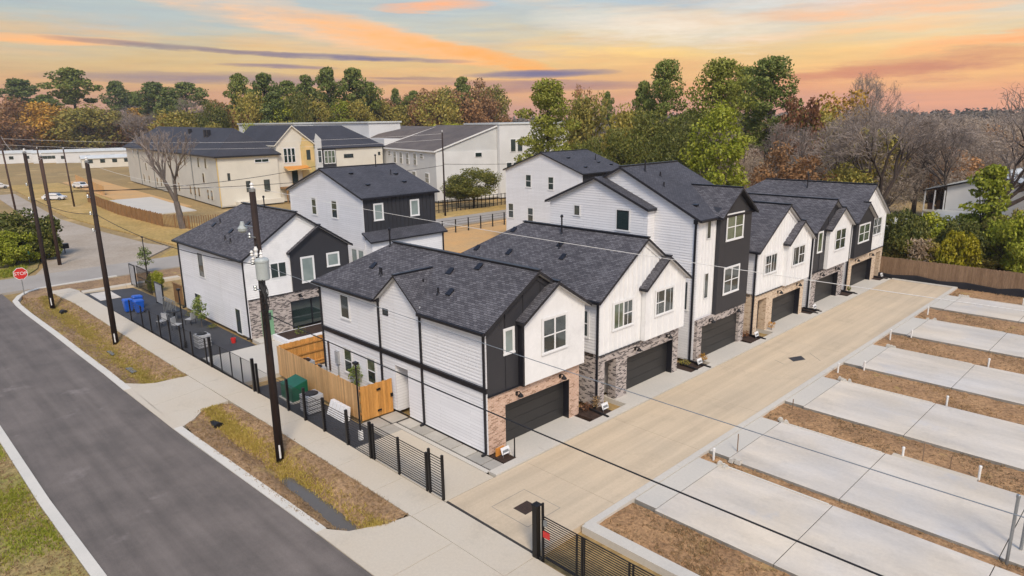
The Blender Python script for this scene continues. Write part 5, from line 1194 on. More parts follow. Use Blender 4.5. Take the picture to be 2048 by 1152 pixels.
def lettering(name, text, size, loc, fwd, parent, mat, depth=.006):
    cu = bpy.data.curves.new(name, 'FONT'); cu.body = text; cu.size = size; cu.align_x = 'CENTER'; cu.align_y = 'CENTER'; cu.extrude = depth; cu.materials.append(MATS[mat])
    tmp = bpy.data.objects.new('tmp', cu); COL.objects.link(tmp); bpy.context.view_layer.update()
    me = bpy.data.meshes.new_from_object(tmp.evaluated_get(bpy.context.evaluated_depsgraph_get())); bpy.data.objects.remove(tmp)
    o = bpy.data.objects.new(name, me); COL.objects.link(o); o.parent = parent
    z = Vector(fwd).normalized(); x = Vector((0, 0, 1)).cross(z).normalized(); yv = z.cross(x)
    o.matrix_local = Matrix(((x.x, yv.x, z.x, loc[0]-wloc(parent).x), (x.y, yv.y, z.y, loc[1]-wloc(parent).y), (x.z, yv.z, z.z, loc[2]-wloc(parent).z), (0, 0, 0, 1))); return o
lp_ = c0+fd*.08; lettering('lettering', 'STOP', .42, lp_, fd, ss, 'pipe_white')
s2 = empty('street_name_sign', (-96, 14.6, 0), 'teal street name plates on a post before the dark bushes', 'sign')
MB().tube((-96, 14.6, -.3), (-96, 14.6, 1.9), .04, .04, 6).build('post', 'grey_metal', s2)
MB().box(-96.04, -96.0, 13.9, 15.4, 1.45, 1.85).build('plate', 'teal_sign', s2); MB().box(-96.7, -95.3, 14.58, 14.62, 1.0, 1.4).build('plate', 'teal_sign', s2)
mbx = empty('mailbox', (-100, 19, 0), 'small black mailbox beside the gravel drive', 'mailbox')
MB().box(-100.3, -99.6, 18.6, 19.5, .55, 1.15).build('box', 'black_metal', mbx); MB().box(-100.05, -99.95, 19, 19.1, -.3, .55).build('post', 'pole_brown', mbx)

# ------------------------------------------------------------------ yard things
def bin_(x, y, lab, rz=0):
    b = empty('wheelie_bin', (x, y, 0), lab, 'bin', 'blue wheelie bins at the yard corner')
    MB().hexa([(x-.24, y-.28, .05), (x+.24, y-.28, .05), (x+.24, y+.28, .05), (x-.24, y+.28, .05), (x-.32, y-.36, 1.0), (x+.32, y-.36, 1.0), (x+.32, y+.36, 1.0), (x-.32, y+.36, 1.0)]).build('body', 'blue_plastic', b, bevel=.03)
    MB().hexa([(x-.35, y-.39, 1.0), (x+.35, y-.39, 1.0), (x+.35, y+.39, 1.0), (x-.35, y+.39, 1.0), (x-.3, y-.3, 1.14), (x+.3, y-.3, 1.14), (x+.3, y+.33, 1.1), (x-.3, y+.33, 1.1)]).build('lid', 'blue_plastic', b, bevel=.02)
    for s in (-1, 1): MB().tube((x+s*.22, y+.3, .1), (x+s*.30, y+.3, .1), .1, .1, 10).build('wheel', 'rubber', b)
    MB().bar((x-.25, y+.42, .95), (x+.25, y+.42, .95), .04, .04).build('handle', 'rubber', b)
bin_(-63.3, 15.95, 'blue wheelie bin at the fence corner, nearer the street'); bin_(-62.3, 16.5, 'blue wheelie bin touching the fence, right of its twin')
bin_(-64.0, 16.9, 'blue wheelie bin behind the other two at the fence corner')
def screen(x, y, w, h, lab, ax='x'):
    s = empty('screen_panel', (x, y, 0), lab, 'screen', 'framed grey screens in the dark yard')
    if ax == 'x': MB().box(x, x+w, y-.02, y+.02, .15, h).build('cloth', 'ac_grey', s); f = MB().box(x-.08, x, y-.05, y+.05, 0, h+.08).box(x+w, x+w+.08, y-.05, y+.05, 0, h+.08).box(x, x+w, y-.04, y+.04, h, h+.08)
    else: MB().box(x-.02, x+.02, y, y+w, .15, h).build('cloth', 'ac_grey', s); f = MB().box(x-.05, x+.05, y-.08, y, 0, h+.08).box(x-.05, x+.05, y+w, y+w+.08, 0, h+.08).box(x-.04, x+.04, y, y+w, h, h+.08)
    f.build('frame', 'black_metal', s); return s
screen(-74.1, 19.3, 1.5, 2.1, 'framed grey screen panel standing at the far yard corner'); screen(-64.5, 18.6, 1.8, 1.9, 'framed grey screen panel behind the blue bins')
g = empty('iron_gate', (-70.5, 19.3, 0), 'tall black barred gate behind the blue bins', 'gate')
for k in range(14): MB().box(-71.9+k*.3, -71.86+k*.3, 19.28, 19.32, 0, 2.3).build('bar', 'black_metal', g)
for z in (.2, 1.2, 2.2): MB().bar((-72, 19.3, z), (-67.9, 19.3, z), .04, .06).build('rail', 'black_metal', g)
dv = empty('wooden_gate', (-62.8, 21.0, 0), 'tan wooden gate box at the far end of the corner house', 'gate')
for k in range(8): MB().box(-63.9+k*.27, -63.65+k*.27, 19.9, 19.94, .02, 1.7).build('picket', 'wood_far', dv)
MB().box(-63.95, -61.7, 19.85, 19.97, 1.7, 1.8).build('rail', 'wood_far', dv)
def chair(x, y, rz, lab):
    b = empty('garden_chair', (x, y, 0), lab, 'chair', 'metal garden chairs in the dark yard'); b.rotation_euler.z = rz
    def a(mb, n):
        o = mb.build(n, 'black_metal' if n == 'leg' else 'ac_grey', None); o.location = Vector(o.location); o.parent = b
    a(MB().box(-.28, .28, -.28, .28, .42, .47), 'seat')
    a(MB().box(-.28, .28, .25, .29, .47, 1.0), 'backrest')
    for sx in (-.26, .26):
        for sy in (-.26, .26): a(MB().tube((sx, sy, 0), (sx, sy, .42), .02, .02, 6), 'leg')
for i, (x, y, rz, lab) in enumerate(((-56.5, 16.4, .4, 'grey garden chair nearest the fence, left'), (-54.6, 16.9, 2.2, 'grey garden chair in the middle of the dark yard'), (-55.4, 18.2, -1.0, 'grey garden chair nearest the corner house'))): chair(x, y, rz, lab)
tb = empty('round_table', (-57.8, 17.8, 0), 'dark round garden table between the garden chairs', 'table')
MB().lathe([(.55, .70), (.56, .73), (.55, .75)], (-57.8, 17.8, 0), 18).build('table_top', 'black_metal', tb); MB().tube((-57.8, 17.8, 0), (-57.8, 17.8, .7), .05, .05, 8).build('leg', 'black_metal', tb)
# screens of slats near the house corner (rack)
rk = empty('bike_rack', (-58.6, 16.8, 0), 'pale metal loop rack against the dark yard', 'rack')
for k in range(6):
    x = -59.6+k*.38; MB().path([(x, 17.6, 0), (x, 17.6, 1.5), (x+.05, 17.75, 1.62), (x+.1, 17.9, 1.5), (x+.1, 17.9, 0)], .03, 6).build('loop', 'grey_metal', rk)
MB().bar((-59.7, 17.6, .3), (-57.4, 17.6, .3), .05, .05).build('rail', 'grey_metal', rk)
# air-conditioner units and green box by the enclosure
def ac(x, y, lab, w=.8, h=.85, mat='ac_grey'):
    a = empty('air_conditioner', (x, y, 0), lab, 'air conditioner', 'condensers by the fence')
    MB().box(x-w/2, x+w/2, y-w/2, y+w/2, .02, h).build('body', mat, a, bevel=.03)
    MB().lathe([(w*.40, 0), (w*.40, .04), (w*.36, .06)], (x, y, h), 16).build('fan_guard', 'black_metal', a)
    for k in range(6): MB().box(x-w/2-.012, x+w/2+.012, y-w/2-.012, y+w/2+.012, .12+k*.12, .15+k*.12).build('louvre', 'black_trim' if k % 2 else mat, a)
ac(-33.0, 16.6, 'grey condenser between fence and wooden enclosure, right of the green box', .95, 1.0)
ac(-36.6, 18.9, 'grey condenser inside the wooden enclosure corner', .9, 1.0); ac(-38.2, 19.0, 'second grey condenser inside the wooden enclosure', .9, 1.0)
ac(-48.9, 16.7, 'pale condenser in the dark yard under the slender post', .9, .95)
tx = empty('green_utility_box', (-35.4, 16.8, 0), 'dark green utility cabinet with sloped top between pole and enclosure', 'utility box')
MB().hexa([(-36.1, 16.3, .05), (-34.7, 16.3, .05), (-34.7, 17.3, .05), (-36.1, 17.3, .05), (-36.1, 16.3, .9), (-34.7, 16.3, .9), (-34.7, 17.3, 1.15), (-36.1, 17.3, 1.15)]).build('cabinet', 'green_paint', tx, bevel=.03)
MB().box(-36.2, -34.6, 16.2, 17.4, -.1, .06).build('plinth', 'concrete_light', tx)
cl = empty('crushed_pile', (-31.6, 16.6, 0), 'pale folded lattice panels lying against the wooden enclosure', 'lattice')
for k in range(5): MB().hexa([(-32.0+k*.35, 16.9, .02), (-31.7+k*.35, 16.9, .02), (-31.7+k*.35, 17.3, .02), (-32.0+k*.35, 17.3, .02), (-32.0+k*.35, 17.2, .75), (-31.7+k*.35, 17.2, .75), (-31.7+k*.35, 17.4, .75), (-32.0+k*.35, 17.4, .75)]).build('panel', 'pvc_sign', cl)
# planter behind
pt = empty('planter_bed', (-45.6, 21.2, 0), 'low white planter wall with mulch at the patio doors', 'planter')
MB().box(-46.9, -44.6, 21.0, 27.0, -.1, .35).build('wall', 'white_siding', pt); MB().box(-46.7, -44.8, 21.2, 26.8, .35, .38).build('mulch', 'mulch', pt)
# small red bucket
bc = empty('red_bucket', (-48.2, 18.6, 0), 'small red bucket at the corner of the corner house', 'bucket'); MB().lathe([(.14, 0), (.19, .36), (.17, .36), (.13, .05)], (-48.2, 18.6, -.02), 14).build('body', 'red_paint', bc); MB().path([(-48.38, 18.6, .34), (-48.3, 18.6, .5), (-48.1, 18.6, .5), (-48.02, 18.6, .34)], .012, 5).build('handle', 'black_metal', bc)

# plaques, pipes and stakes along the lane
def plaque(x, y, lab, base='rubber', orange=False):
    s = empty('lot_sign', (x, y, 0), lab, 'sign', 'small white lot signs before the houses')
    for dy in (-.2, .2): MB().tube((x, y+dy, 0), (x, y+dy, .32), .012, .012, 5).build('stake', 'grey_metal', s)
    MB().hexa([(x-.02, y-.26, .18), (x+.01, y-.26, .18), (x+.01, y+.26, .18), (x-.02, y+.26, .18), (x-.14, y-.26, .48), (x-.11, y-.26, .48), (x-.11, y+.26, .48), (x-.14, y+.26, .48)]).build('plate', 'pvc_sign', s)
    MB().hexa([(x-.022, y-.18, .25), (x-.01, y-.18, .25), (x-.01, y+.18, .25), (x-.022, y+.18, .25), (x-.067, y-.18, .36), (x-.055, y-.18, .36), (x-.055, y+.18, .36), (x-.067, y+.18, .36)]).build('print_band', 'grey_metal', s)
plaque(-21.4, 20.3, 'small white lot sign with orange back at the near house corner'); plaque(-21.2, 27.6, 'small white lot sign between the first two houses'); plaque(-21.2, 37.3, 'small white lot sign left of the tall dark-bay house')
plaque(-21.2, 45.0, 'small white lot sign right of the tall dark-bay house'); plaque(-21.2, 55.0, 'small white lot sign before the second house from the far end'); plaque(-21.2, 70.6, 'small white lot sign at the far end of the lane')
ob = empty('orange_marker', (-21.75, 20.2, 0), 'orange marker board under the near lot sign', 'marker'); MB().box(-21.78, -21.72, 19.95, 20.45, .0, .42).build('board', 'orange_tarp', ob); MB().tube((-21.1, 20.55, 0), (-21.1, 20.55, 1.05), .035, .03, 8).build('stake', 'black_metal', ob)
def drain(x, y, l, lab):
    s = empty('drain_hose', (x, y, 0), lab, 'hose', 'black corrugated drain hoses at the beds'); MB().tube((x, y, .09), (x+l, y-.15, .07), .07, .07, 8).build('hose', 'rubber', s); MB().tube((x-.02, y, .09), (x+.08, y-.01, .09), .09, .09, 8).build('collar', 'rubber', s)
for x, y, l, lab in ((-22.1, 27.2, 1.5, 'black drain hose in the bed between the first two houses'), (-22.2, 36.6, 1.3, 'black drain hose right of the second garage'), (-22.1, 37.5, 1.6, 'black drain hose at the tall house corner'),
                     (-22.1, 45.2, 1.5, 'black drain hose right of the tall house'), (-22.1, 54.2, 1.5, 'black drain hose right of the fourth garage'), (-22.1, 54.9, 1.5, 'black drain hose at the fifth house corner'), (-22.1, 62.6, 1.5, 'black drain hose before the last house'), (-22.1, 70.4, 1.5, 'black drain hose at the last house corner')): drain(x, y, l, lab)
def upright(name, x, y, h, r, mat, lab, cap=True, cat='pipe', group='white stub pipes in the dirt strips'):
    s = empty(name, (x, y, -.1), lab, cat, group); MB().tube((x, y, -.2), (x, y, h), r, r, 10).build('shaft', mat, s)
    if cap: MB().lathe([(r*1.25, 0), (r*1.25, .1), (r*.9, .12)], (x, y, h-.06), 10).build('cap', mat, s)
    return s
PP = [(-14.35, 26.9, .55, 'first strip, beside the lane'), (-14.55, 42.2, .6, 'third strip, beside the lane'), (-14.4, 51.2, .75, 'fourth strip, beside the lane'), (-14.4, 60.0, .6, 'fifth strip, beside the lane'),
      (-8.2, 33.2, .45, 'second strip, near the middle slab joint'), (-8.4, 41.2, .5, 'third strip, near the middle slab joint'), (-8.2, 49.6, .5, 'fourth strip, near the middle slab joint'), (-5.2, 33.3, .6, 'second strip, at the right'),
      (-9.6, 68.2, .5, 'last strip before the board fence'), (-6.3, 58.6, .5, 'fifth strip, near the right edge'), (-13.6, 43.9, .5, 'third strip, at its far kerb'), (-13.5, 52.8, .5, 'fourth strip, at its far kerb')]
for x, y, h, lab in PP: upright('stub_pipe', x, y, h*.85, .052, 'pipe_white', 'white stub pipe in the '+lab)
for x, y, h, lab in ((-14.2, 35.0, .5, 'thin rusty stake in the second strip by the lane'), (-7.4, 33.3, .9, 'thin wooden stake in the second dirt strip'), (-6.3, 33.3, .6, 'short wooden stake right of the thin one'), (-13.9, 28.3, .9, 'thin rusty rod at the first strip')): upright('survey_stake', x, y, h, .025, 'wood_old', lab, False, 'stake', 'survey stakes in the dirt')
for x, y, lab in ((-3.05, 27.2, 'tall pale riser pipe at the right edge, nearer'), (-2.85, 28.4, 'tall pale riser pipe at the right edge, farther')): upright('riser_pipe', x, y, 2.6 if y < 28 else 2.9, .055, 'grey_metal', lab, True, 'pipe', 'tall riser pipes at the right edge')
for i, (x, y) in enumerate(((-13.7, 26.45), (-13.75, 32.95), (-13.75, 40.95), (-13.75, 49.35), (-13.75, 58.35), (-13.7, 67.7), (-13.5, 27.35))):
    s = empty('rubble_heap', (x, y, 0), 'small heap of broken concrete at the slab corner, '+['first', 'second', 'third', 'fourth', 'fifth', 'sixth', 'nearest far-side'][i]+' from the gate', 'rubble', 'rubble heaps at slab corners'); rg_ = random.Random(i)
    for k in range(7):
        a, b, w = x+rg_.uniform(-.3, .3), y+rg_.uniform(-.12, .18), rg_.uniform(.06, .14)
        MB().hexa([(a-w, b-w*.7, -.05), (a+w, b-w, -.05), (a+w*.8, b+w, -.05), (a-w, b+w*.8, -.05), (a-w*.6, b-w*.5, w), (a+w*.8, b-w*.5, w*1.2), (a+w*.4, b+w*.6, w*.9), (a-w*.5, b+w*.7, w*1.1)]).build('lump', 'concrete_light', s)
# drains in the lane
gr = empty('drain_grate', (-17.7, 17.85, 0), 'square iron drain grate with a sunken concrete frame near the gate', 'drain'); MB().box(-18.05, -17.35, 17.45, 18.25, -.05, .006).build('pit', 'joint_dark', gr)
for k in range(8): MB().box(-18.03+k*.085, -17.985+k*.085, 17.47, 18.23, .0065, .016).build('bar', 'pole_brown', gr)
for q in ((-18.75, -16.7, 16.9, 16.92), (-18.75, -16.7, 18.8, 18.82), (-18.77, -18.75, 16.9, 18.82), (-16.7, -16.68, 16.9, 18.82)): MB().box(*q, -.05, .004).build('joint', 'concrete_edge', gr)
mh = empty('drain_cover', (-17.4, 42.8, 0), 'dark rectangular drain cover in the middle of the lane', 'drain'); MB().prism([(-17.85, 42.55), (-17.3, 42.1), (-16.9, 43.0), (-17.4, 43.5)], -.02, .008).build('cover', 'dark_panel', mh)
for a, b in (((-18.3, 41.6), (-17.5, 41.2)), ((-17.2, 44.4), (-16.1, 43.4))): MB().bar((*a, .002), (*b, .002), .025, .008).build('joint', 'concrete_edge', mh)
# culvert ends
for x, y, lab in ((-35.6, 12.42, 'black culvert mouth in the near ditch'), (-68.8, 12.3, 'black culvert mouth beside the corner pole')):
    c_ = empty('culvert', (x, y, -.5), lab, 'culvert', 'black culvert mouths'); mb = MB()
    mb.tube((x-.7, y-.05, -.50), (x, y, -.46), .27, .27, 16, cap=True); mb.build('pipe', 'rubber', c_); MB().tube((x-.02, y, -.455), (x+.05, y, -.46), .30, .30, 16).build('rim', 'rubber', c_)
# manhole lid bits on the pavement corner
# cars at far left
def car(x, y, rz, lab):
    c_ = empty('parked_car', (x, y, -.14), lab, 'car', 'white cars at far left'); c_.rotation_euler.z = rz
    def a(mb, n, mt, par=None, bv=0):
        o = mb.build(n, mt, None, bevel=bv); p = Vector(o.location)
        o.parent = par or c_
        if par: o.location = p-Vector(par.location)
        return o
    prof = [(-2.2, .35), (2.2, .35), (2.25, .75), (1.3, .95), (.7, 1.45), (-1.2, 1.5), (-2.0, 1.0), (-2.25, .9)]
    mb = MB(); L_ = [(px, -.85, pz) for px, pz in prof]; R_ = [(px, .85, pz) for px, pz in prof]; mb.poly(L_); mb.poly(R_[::-1])
    for k in range(len(prof)): mb.poly([L_[(k+1) % 8], L_[k], R_[k], R_[(k+1) % 8]])
    a(mb, 'body', 'car_white', None, .06)
    a(MB().hexa([(-1.75, -.87, 1.0), (1.1, -.87, 1.0), (1.1, .87, 1.0), (-1.75, .87, 1.0), (-1.2, -.80, 1.42), (.62, -.80, 1.40), (.62, .80, 1.40), (-1.2, .80, 1.42)]), 'side_windows', 'glass_dark')
    a(MB().poly([(1.27, -.75, .98), (1.27, .75, .98), (.74, .68, 1.42), (.74, -.68, 1.42)]), 'windscreen', 'glass_dark'); a(MB().poly([(-1.98, .7, 1.03), (-1.98, -.7, 1.03), (-1.25, -.65, 1.46), (-1.25, .65, 1.46)]), 'rear_window', 'glass_dark')
    for px in (-1.4, 1.4):
        for py_ in (-.82, .82):
            w = a(MB().tube((px, py_-.1, .33), (px, py_+.1, .33), .33, .33, 14), 'wheel', 'rubber'); a(MB().tube((px, py_-.11, .33), (px, py_+.11, .33), .18, .18, 10), 'rim', 'grey_metal', w)
    for py_ in (-.6, .6): a(MB().box(2.2, 2.28, py_-.18, py_+.18, .6, .74), 'headlight', 'pipe_white')
car(-175.7, 33.3, R(50), 'white hatchback parked on the dry lawn'); car(-205, 45, R(20), 'white car parked on the far sand yard'); car(-222, 30, R(95), 'white car beside the far trailers')

# ------------------------------------------------------------------ vegetation
def cards(c, size, rng, nrm=None, asp=.6):
    """diamond leaf cards at points c (N,3)"""
    n = len(c); d = rng.normal(size=(n, 3)); d /= np.linalg.norm(d, axis=1)[:, None]
    if nrm is not None:
        d = d*.8+nrm; d /= np.linalg.norm(d, axis=1)[:, None]
    a = np.cross(d, rng.normal(size=(n, 3))); a /= np.linalg.norm(a, axis=1)[:, None]+1e-9; b = np.cross(d, a)
    s = (size*rng.uniform(.6, 1.3, n))[:, None]
    V = np.stack([c+a*s, c+b*s*asp, c-a*s, c-b*s*asp], 1).reshape(-1, 3); F = np.arange(4*n).reshape(n, 4); return V, F
def clump_pts(centers, radii, per, rng, shell=.55):
    C, Nn = [], []
    for (c, r) in zip(centers, radii):
        k = rng.normal(size=(per, 3)); k /= np.linalg.norm(k, axis=1)[:, None]
        rad = (shell+(1-shell)*rng.random(per))[:, None]; C.append(np.array(c)+k*rad*np.array(r)); Nn.append(k)
    return np.concatenate(C), np.concatenate(Nn)
def proto_tree(kind, H, Wd, seed, leafmat, barkmat='bark', leaf=.4, nclump=34, per=90, base=.3, flat=.7, trunk_r=None, asp=.6):
    """a tree of height H, crown half width Wd at the origin: Empty > trunk, crown"""
    rng = np.random.default_rng(seed); rr = random.Random(seed)
    root = empty('tree', (0, 0, 0)); tr = MB(); r0 = trunk_r or H*.014+.05
    cs, rs = [], []
    if kind == 'pine':
        top = (rr.uniform(-.6, .6), rr.uniform(-.5, .5), H*.95)
        tr.tube((0, 0, -.4), (top[0]*.4, top[1]*.4, H*.5), r0, r0*.72, 7); tr.tube((top[0]*.4, top[1]*.4, H*.5), top, r0*.72, r0*.2, 6)
        for k in range(nclump):
            q = (k+.5)/nclump; t = base+(1-base)*q; prof = (math.sin(min(1, q*.86+.16)*math.pi))**.55
            an = k*2.4+rr.uniform(-.5, .5); w = Wd*rr.uniform(.22, .40)*(1 if q > .15 else .7); r = max(0, Wd*prof*rr.uniform(.35, 1.0)-w*.6)
            z = min(H*t*rr.uniform(.96, 1.0), H-w*flat); c = (r*math.cos(an)+top[0]*t, r*math.sin(an)+top[1]*t, z); cs.append(c); rs.append((w*1.15, w*1.15, w*flat))
            tr.tube((top[0]*t*.8, top[1]*t*.8, z-H*.05), c, r0*.26, r0*.07, 4)
    else:
        tr.tube((0, 0, -.4), (rr.uniform(-.2, .2), rr.uniform(-.2, .2), H*.35), r0, r0*.75, 7)
        for k in range(nclump):
            v = np.array([rng.normal(), rng.normal(), rng.normal()]); v /= np.linalg.norm(v); rad = rng.uniform(.45, 1.0)**.6
            zc = H*(base+(1-base)/2); hz = H*(1-base)/2
            c = (v[0]*Wd*rad*.85, v[1]*Wd*rad*.85, zc+v[2]*hz*rad*.85)
            if kind == 'cone': f = 1-(c[2]/H-base)/(1-base)*.75; c = (c[0]*f, c[1]*f, c[2])
            cs.append(c); w = min(Wd, hz)*rr.uniform(.26, .45)*(1 if kind != 'cone' else .8); rs.append((w, w, w*flat))
            if k % 2 == 0: tr.tube((0, 0, H*min(.35, base+.1)), c, r0*.32, r0*.07, 4)
    C, Nn = clump_pts(cs, rs, per, rng); kx = Wd/np.quantile(np.hypot(C[:, 0], C[:, 1]), .96); kz = H/np.quantile(C[:, 2], .995); C = C*np.array([kx, kx, kz]); tr.v = [(a*kx, b*kx, c*kz) if c > H*.1 else (a, b, c) for a, b, c in tr.v]
    t_ = tr.build('trunk', barkmat, root)
    V, F = cards(C, leaf, rng, Nn*.5+np.array([0, 0, .35]), asp); npmesh('crown', V, F, leafmat, root); return root
def bare_tree(H, spread, seed, mat='bark_grey', depth=6, lean=(0, 0), r0=None, up=.25, twigs=True):
    rr = random.Random(seed); root = empty('tree', (0, 0, 0)); mb = MB(); tw = MB(); tips = []
    def grow(p, d, l, r, k):
        q = p+d*l
        (mb if k > 2 else tw).tube(p, q, r, r*.72, 6 if k > 3 else 3, cap=False)
        if k == 0: tips.append(q); return
        n = 3 if k > 1 else 3
        for i in range(n):
            ax = Vector((rr.gauss(0, 1), rr.gauss(0, 1), rr.gauss(0, 1))); ax = (ax-ax.project(d)).normalized()
            nd = (d+ax*spread*rr.uniform(.5, 1.15)+Vector((0, 0, up*rr.random()))).normalized(); grow(q, nd, l*rr.uniform(.62, .86), max(.022, r*rr.uniform(.5, .68)), k-1)
        if k > 2 and rr.random() < .6: grow(p.lerp(q, .6), (d+Vector((rr.gauss(0, .6), rr.gauss(0, .6), .1))).normalized(), l*.6, r*.4, k-2)
    grow(Vector((0, 0, -.4)), Vector((lean[0], lean[1], 1)).normalized(), H*.26, r0 or H*.018, depth)
    zt = max(t.z for t in tips)*.97; kk = H/zt; mb.v = [(a*kk, b*kk, c*kk) for a, b, c in mb.v]; tw.v = [(a*kk, b*kk, c*kk) for a, b, c in tw.v]; tips = [t*kk for t in tips]
    g_ = np.random.default_rng(seed); T_ = np.repeat(np.array([tuple(t) for t in tips]), 2, 0); T_ = T_+g_.normal(0, H*.018, T_.shape)
    V, F = cards(T_, H*.026, g_, None, .06); i = len(tw.v); tw.v += [tuple(x) for x in V]; tw.f += [tuple(int(q) for q in f_+i) for f_ in F]; tw.m += [0]*len(F)
    mb.build('trunk', mat, root); tw.build('crown', 'twig', root); return root
USED = set()
def plant(proto, x, y, h, H0, label, cat='tree', group=None, rz=0.0, wx=1.0, name='tree', z=-.28):
    if proto.as_pointer() not in USED: USED.add(proto.as_pointer()); o = proto
    else:
        o = proto.copy(); COL.objects.link(o)
        for ch in proto.children:
            c = ch.copy(); COL.objects.link(c); c.parent = o
    s = h/H0; o.name = name; o.location = (x, y, z); o.scale = (s*wx, s*wx, s); o.rotation_euler = (0, 0, rz)
    for k in ('group',):
        if k in o: del o[k]
    tag(o, label, cat, group); return o

PINE = [proto_tree('pine', 26, 6.0, s, 'leaf_pine_dark', 'bark', .36, n_, 190, b_, .60) for s, n_, b_ in ((1, 24, .64), (2, 26, .58), (3, 20, .68), (4, 30, .50))]
PGRN = [proto_tree('pine', 22, 5.8, s, 'leaf_pine', 'bark', .24, 40, 300, .26, .62) for s in (11, 12)]
PDRK = [proto_tree('pine', 24, 5.8, s, 'leaf_pine_dark', 'bark', .25, 30, 300, .42, .62) for s in (14, 15)]
OAK = [proto_tree('broad', 14, 6.0, s, 'leaf_oak', 'bark', .24, 60, 210, .18, .75) for s in (21, 22)]
BRT = [proto_tree('broad', 16, 4.2, s, 'leaf_bright', 'bark_grey', .22, 46, 150, .12, .65) for s in (31, 32)]
GOLD = [proto_tree('broad', 15, 6.0, s, 'leaf_gold', 'bark_grey', .32, 46, 100, .2, .8) for s in (41, 42)]
BRN = [proto_tree('broad', 15, 5.5, s, 'leaf_brown', 'bark_grey', .30, 46, 85, .15, .8) for s in (51, 52)]
OLV = [proto_tree('broad', 15, 5.5, s, 'leaf_olive', 'bark_grey', .32, 46, 100, .15, .8) for s in (61, 62)]
RUST = [proto_tree('broad', 14, 5.0, s, 'leaf_rust', 'bark_grey', .30, 40, 85, .2, .8) for s in (71,)]
BARE = [bare_tree(18, .60, s, 'bark_grey', 6, up=.3) for s in (81, 82, 83)]
GREY = [proto_tree('broad', 15, 6.0, s, 'leaf_grey', 'bark_grey', .45, 50, 120, .12, .85, asp=.10) for s in (85, 86)]
CONE = [proto_tree('cone', 10, 2.4, 91, 'leaf_bright', 'bark', .22, 46, 90, .12, .7)]
SHRUB = [proto_tree('broad', 3.2, 2.2, s, m_, 'bark', .11, 40, 230, .0, .8) for s, m_ in ((101, 'leaf_oak'), (102, 'leaf_olive'), (103, 'leaf_bright'))]
YBALL = proto_tree('broad', 2.8, 1.8, 111, 'leaf_yellow', 'bark', .13, 40, 150, -.05, .9)
SAP = [proto_tree('cone', 3.4, .75, s, 'leaf_sapling', 'bark_grey', .085, 24, 34, .25, 1.0, trunk_r=.03) for s in (121, 122)]
def from_px(az, dist): return (math.sin(YAW+az)*dist, math.cos(YAW+az)*dist)

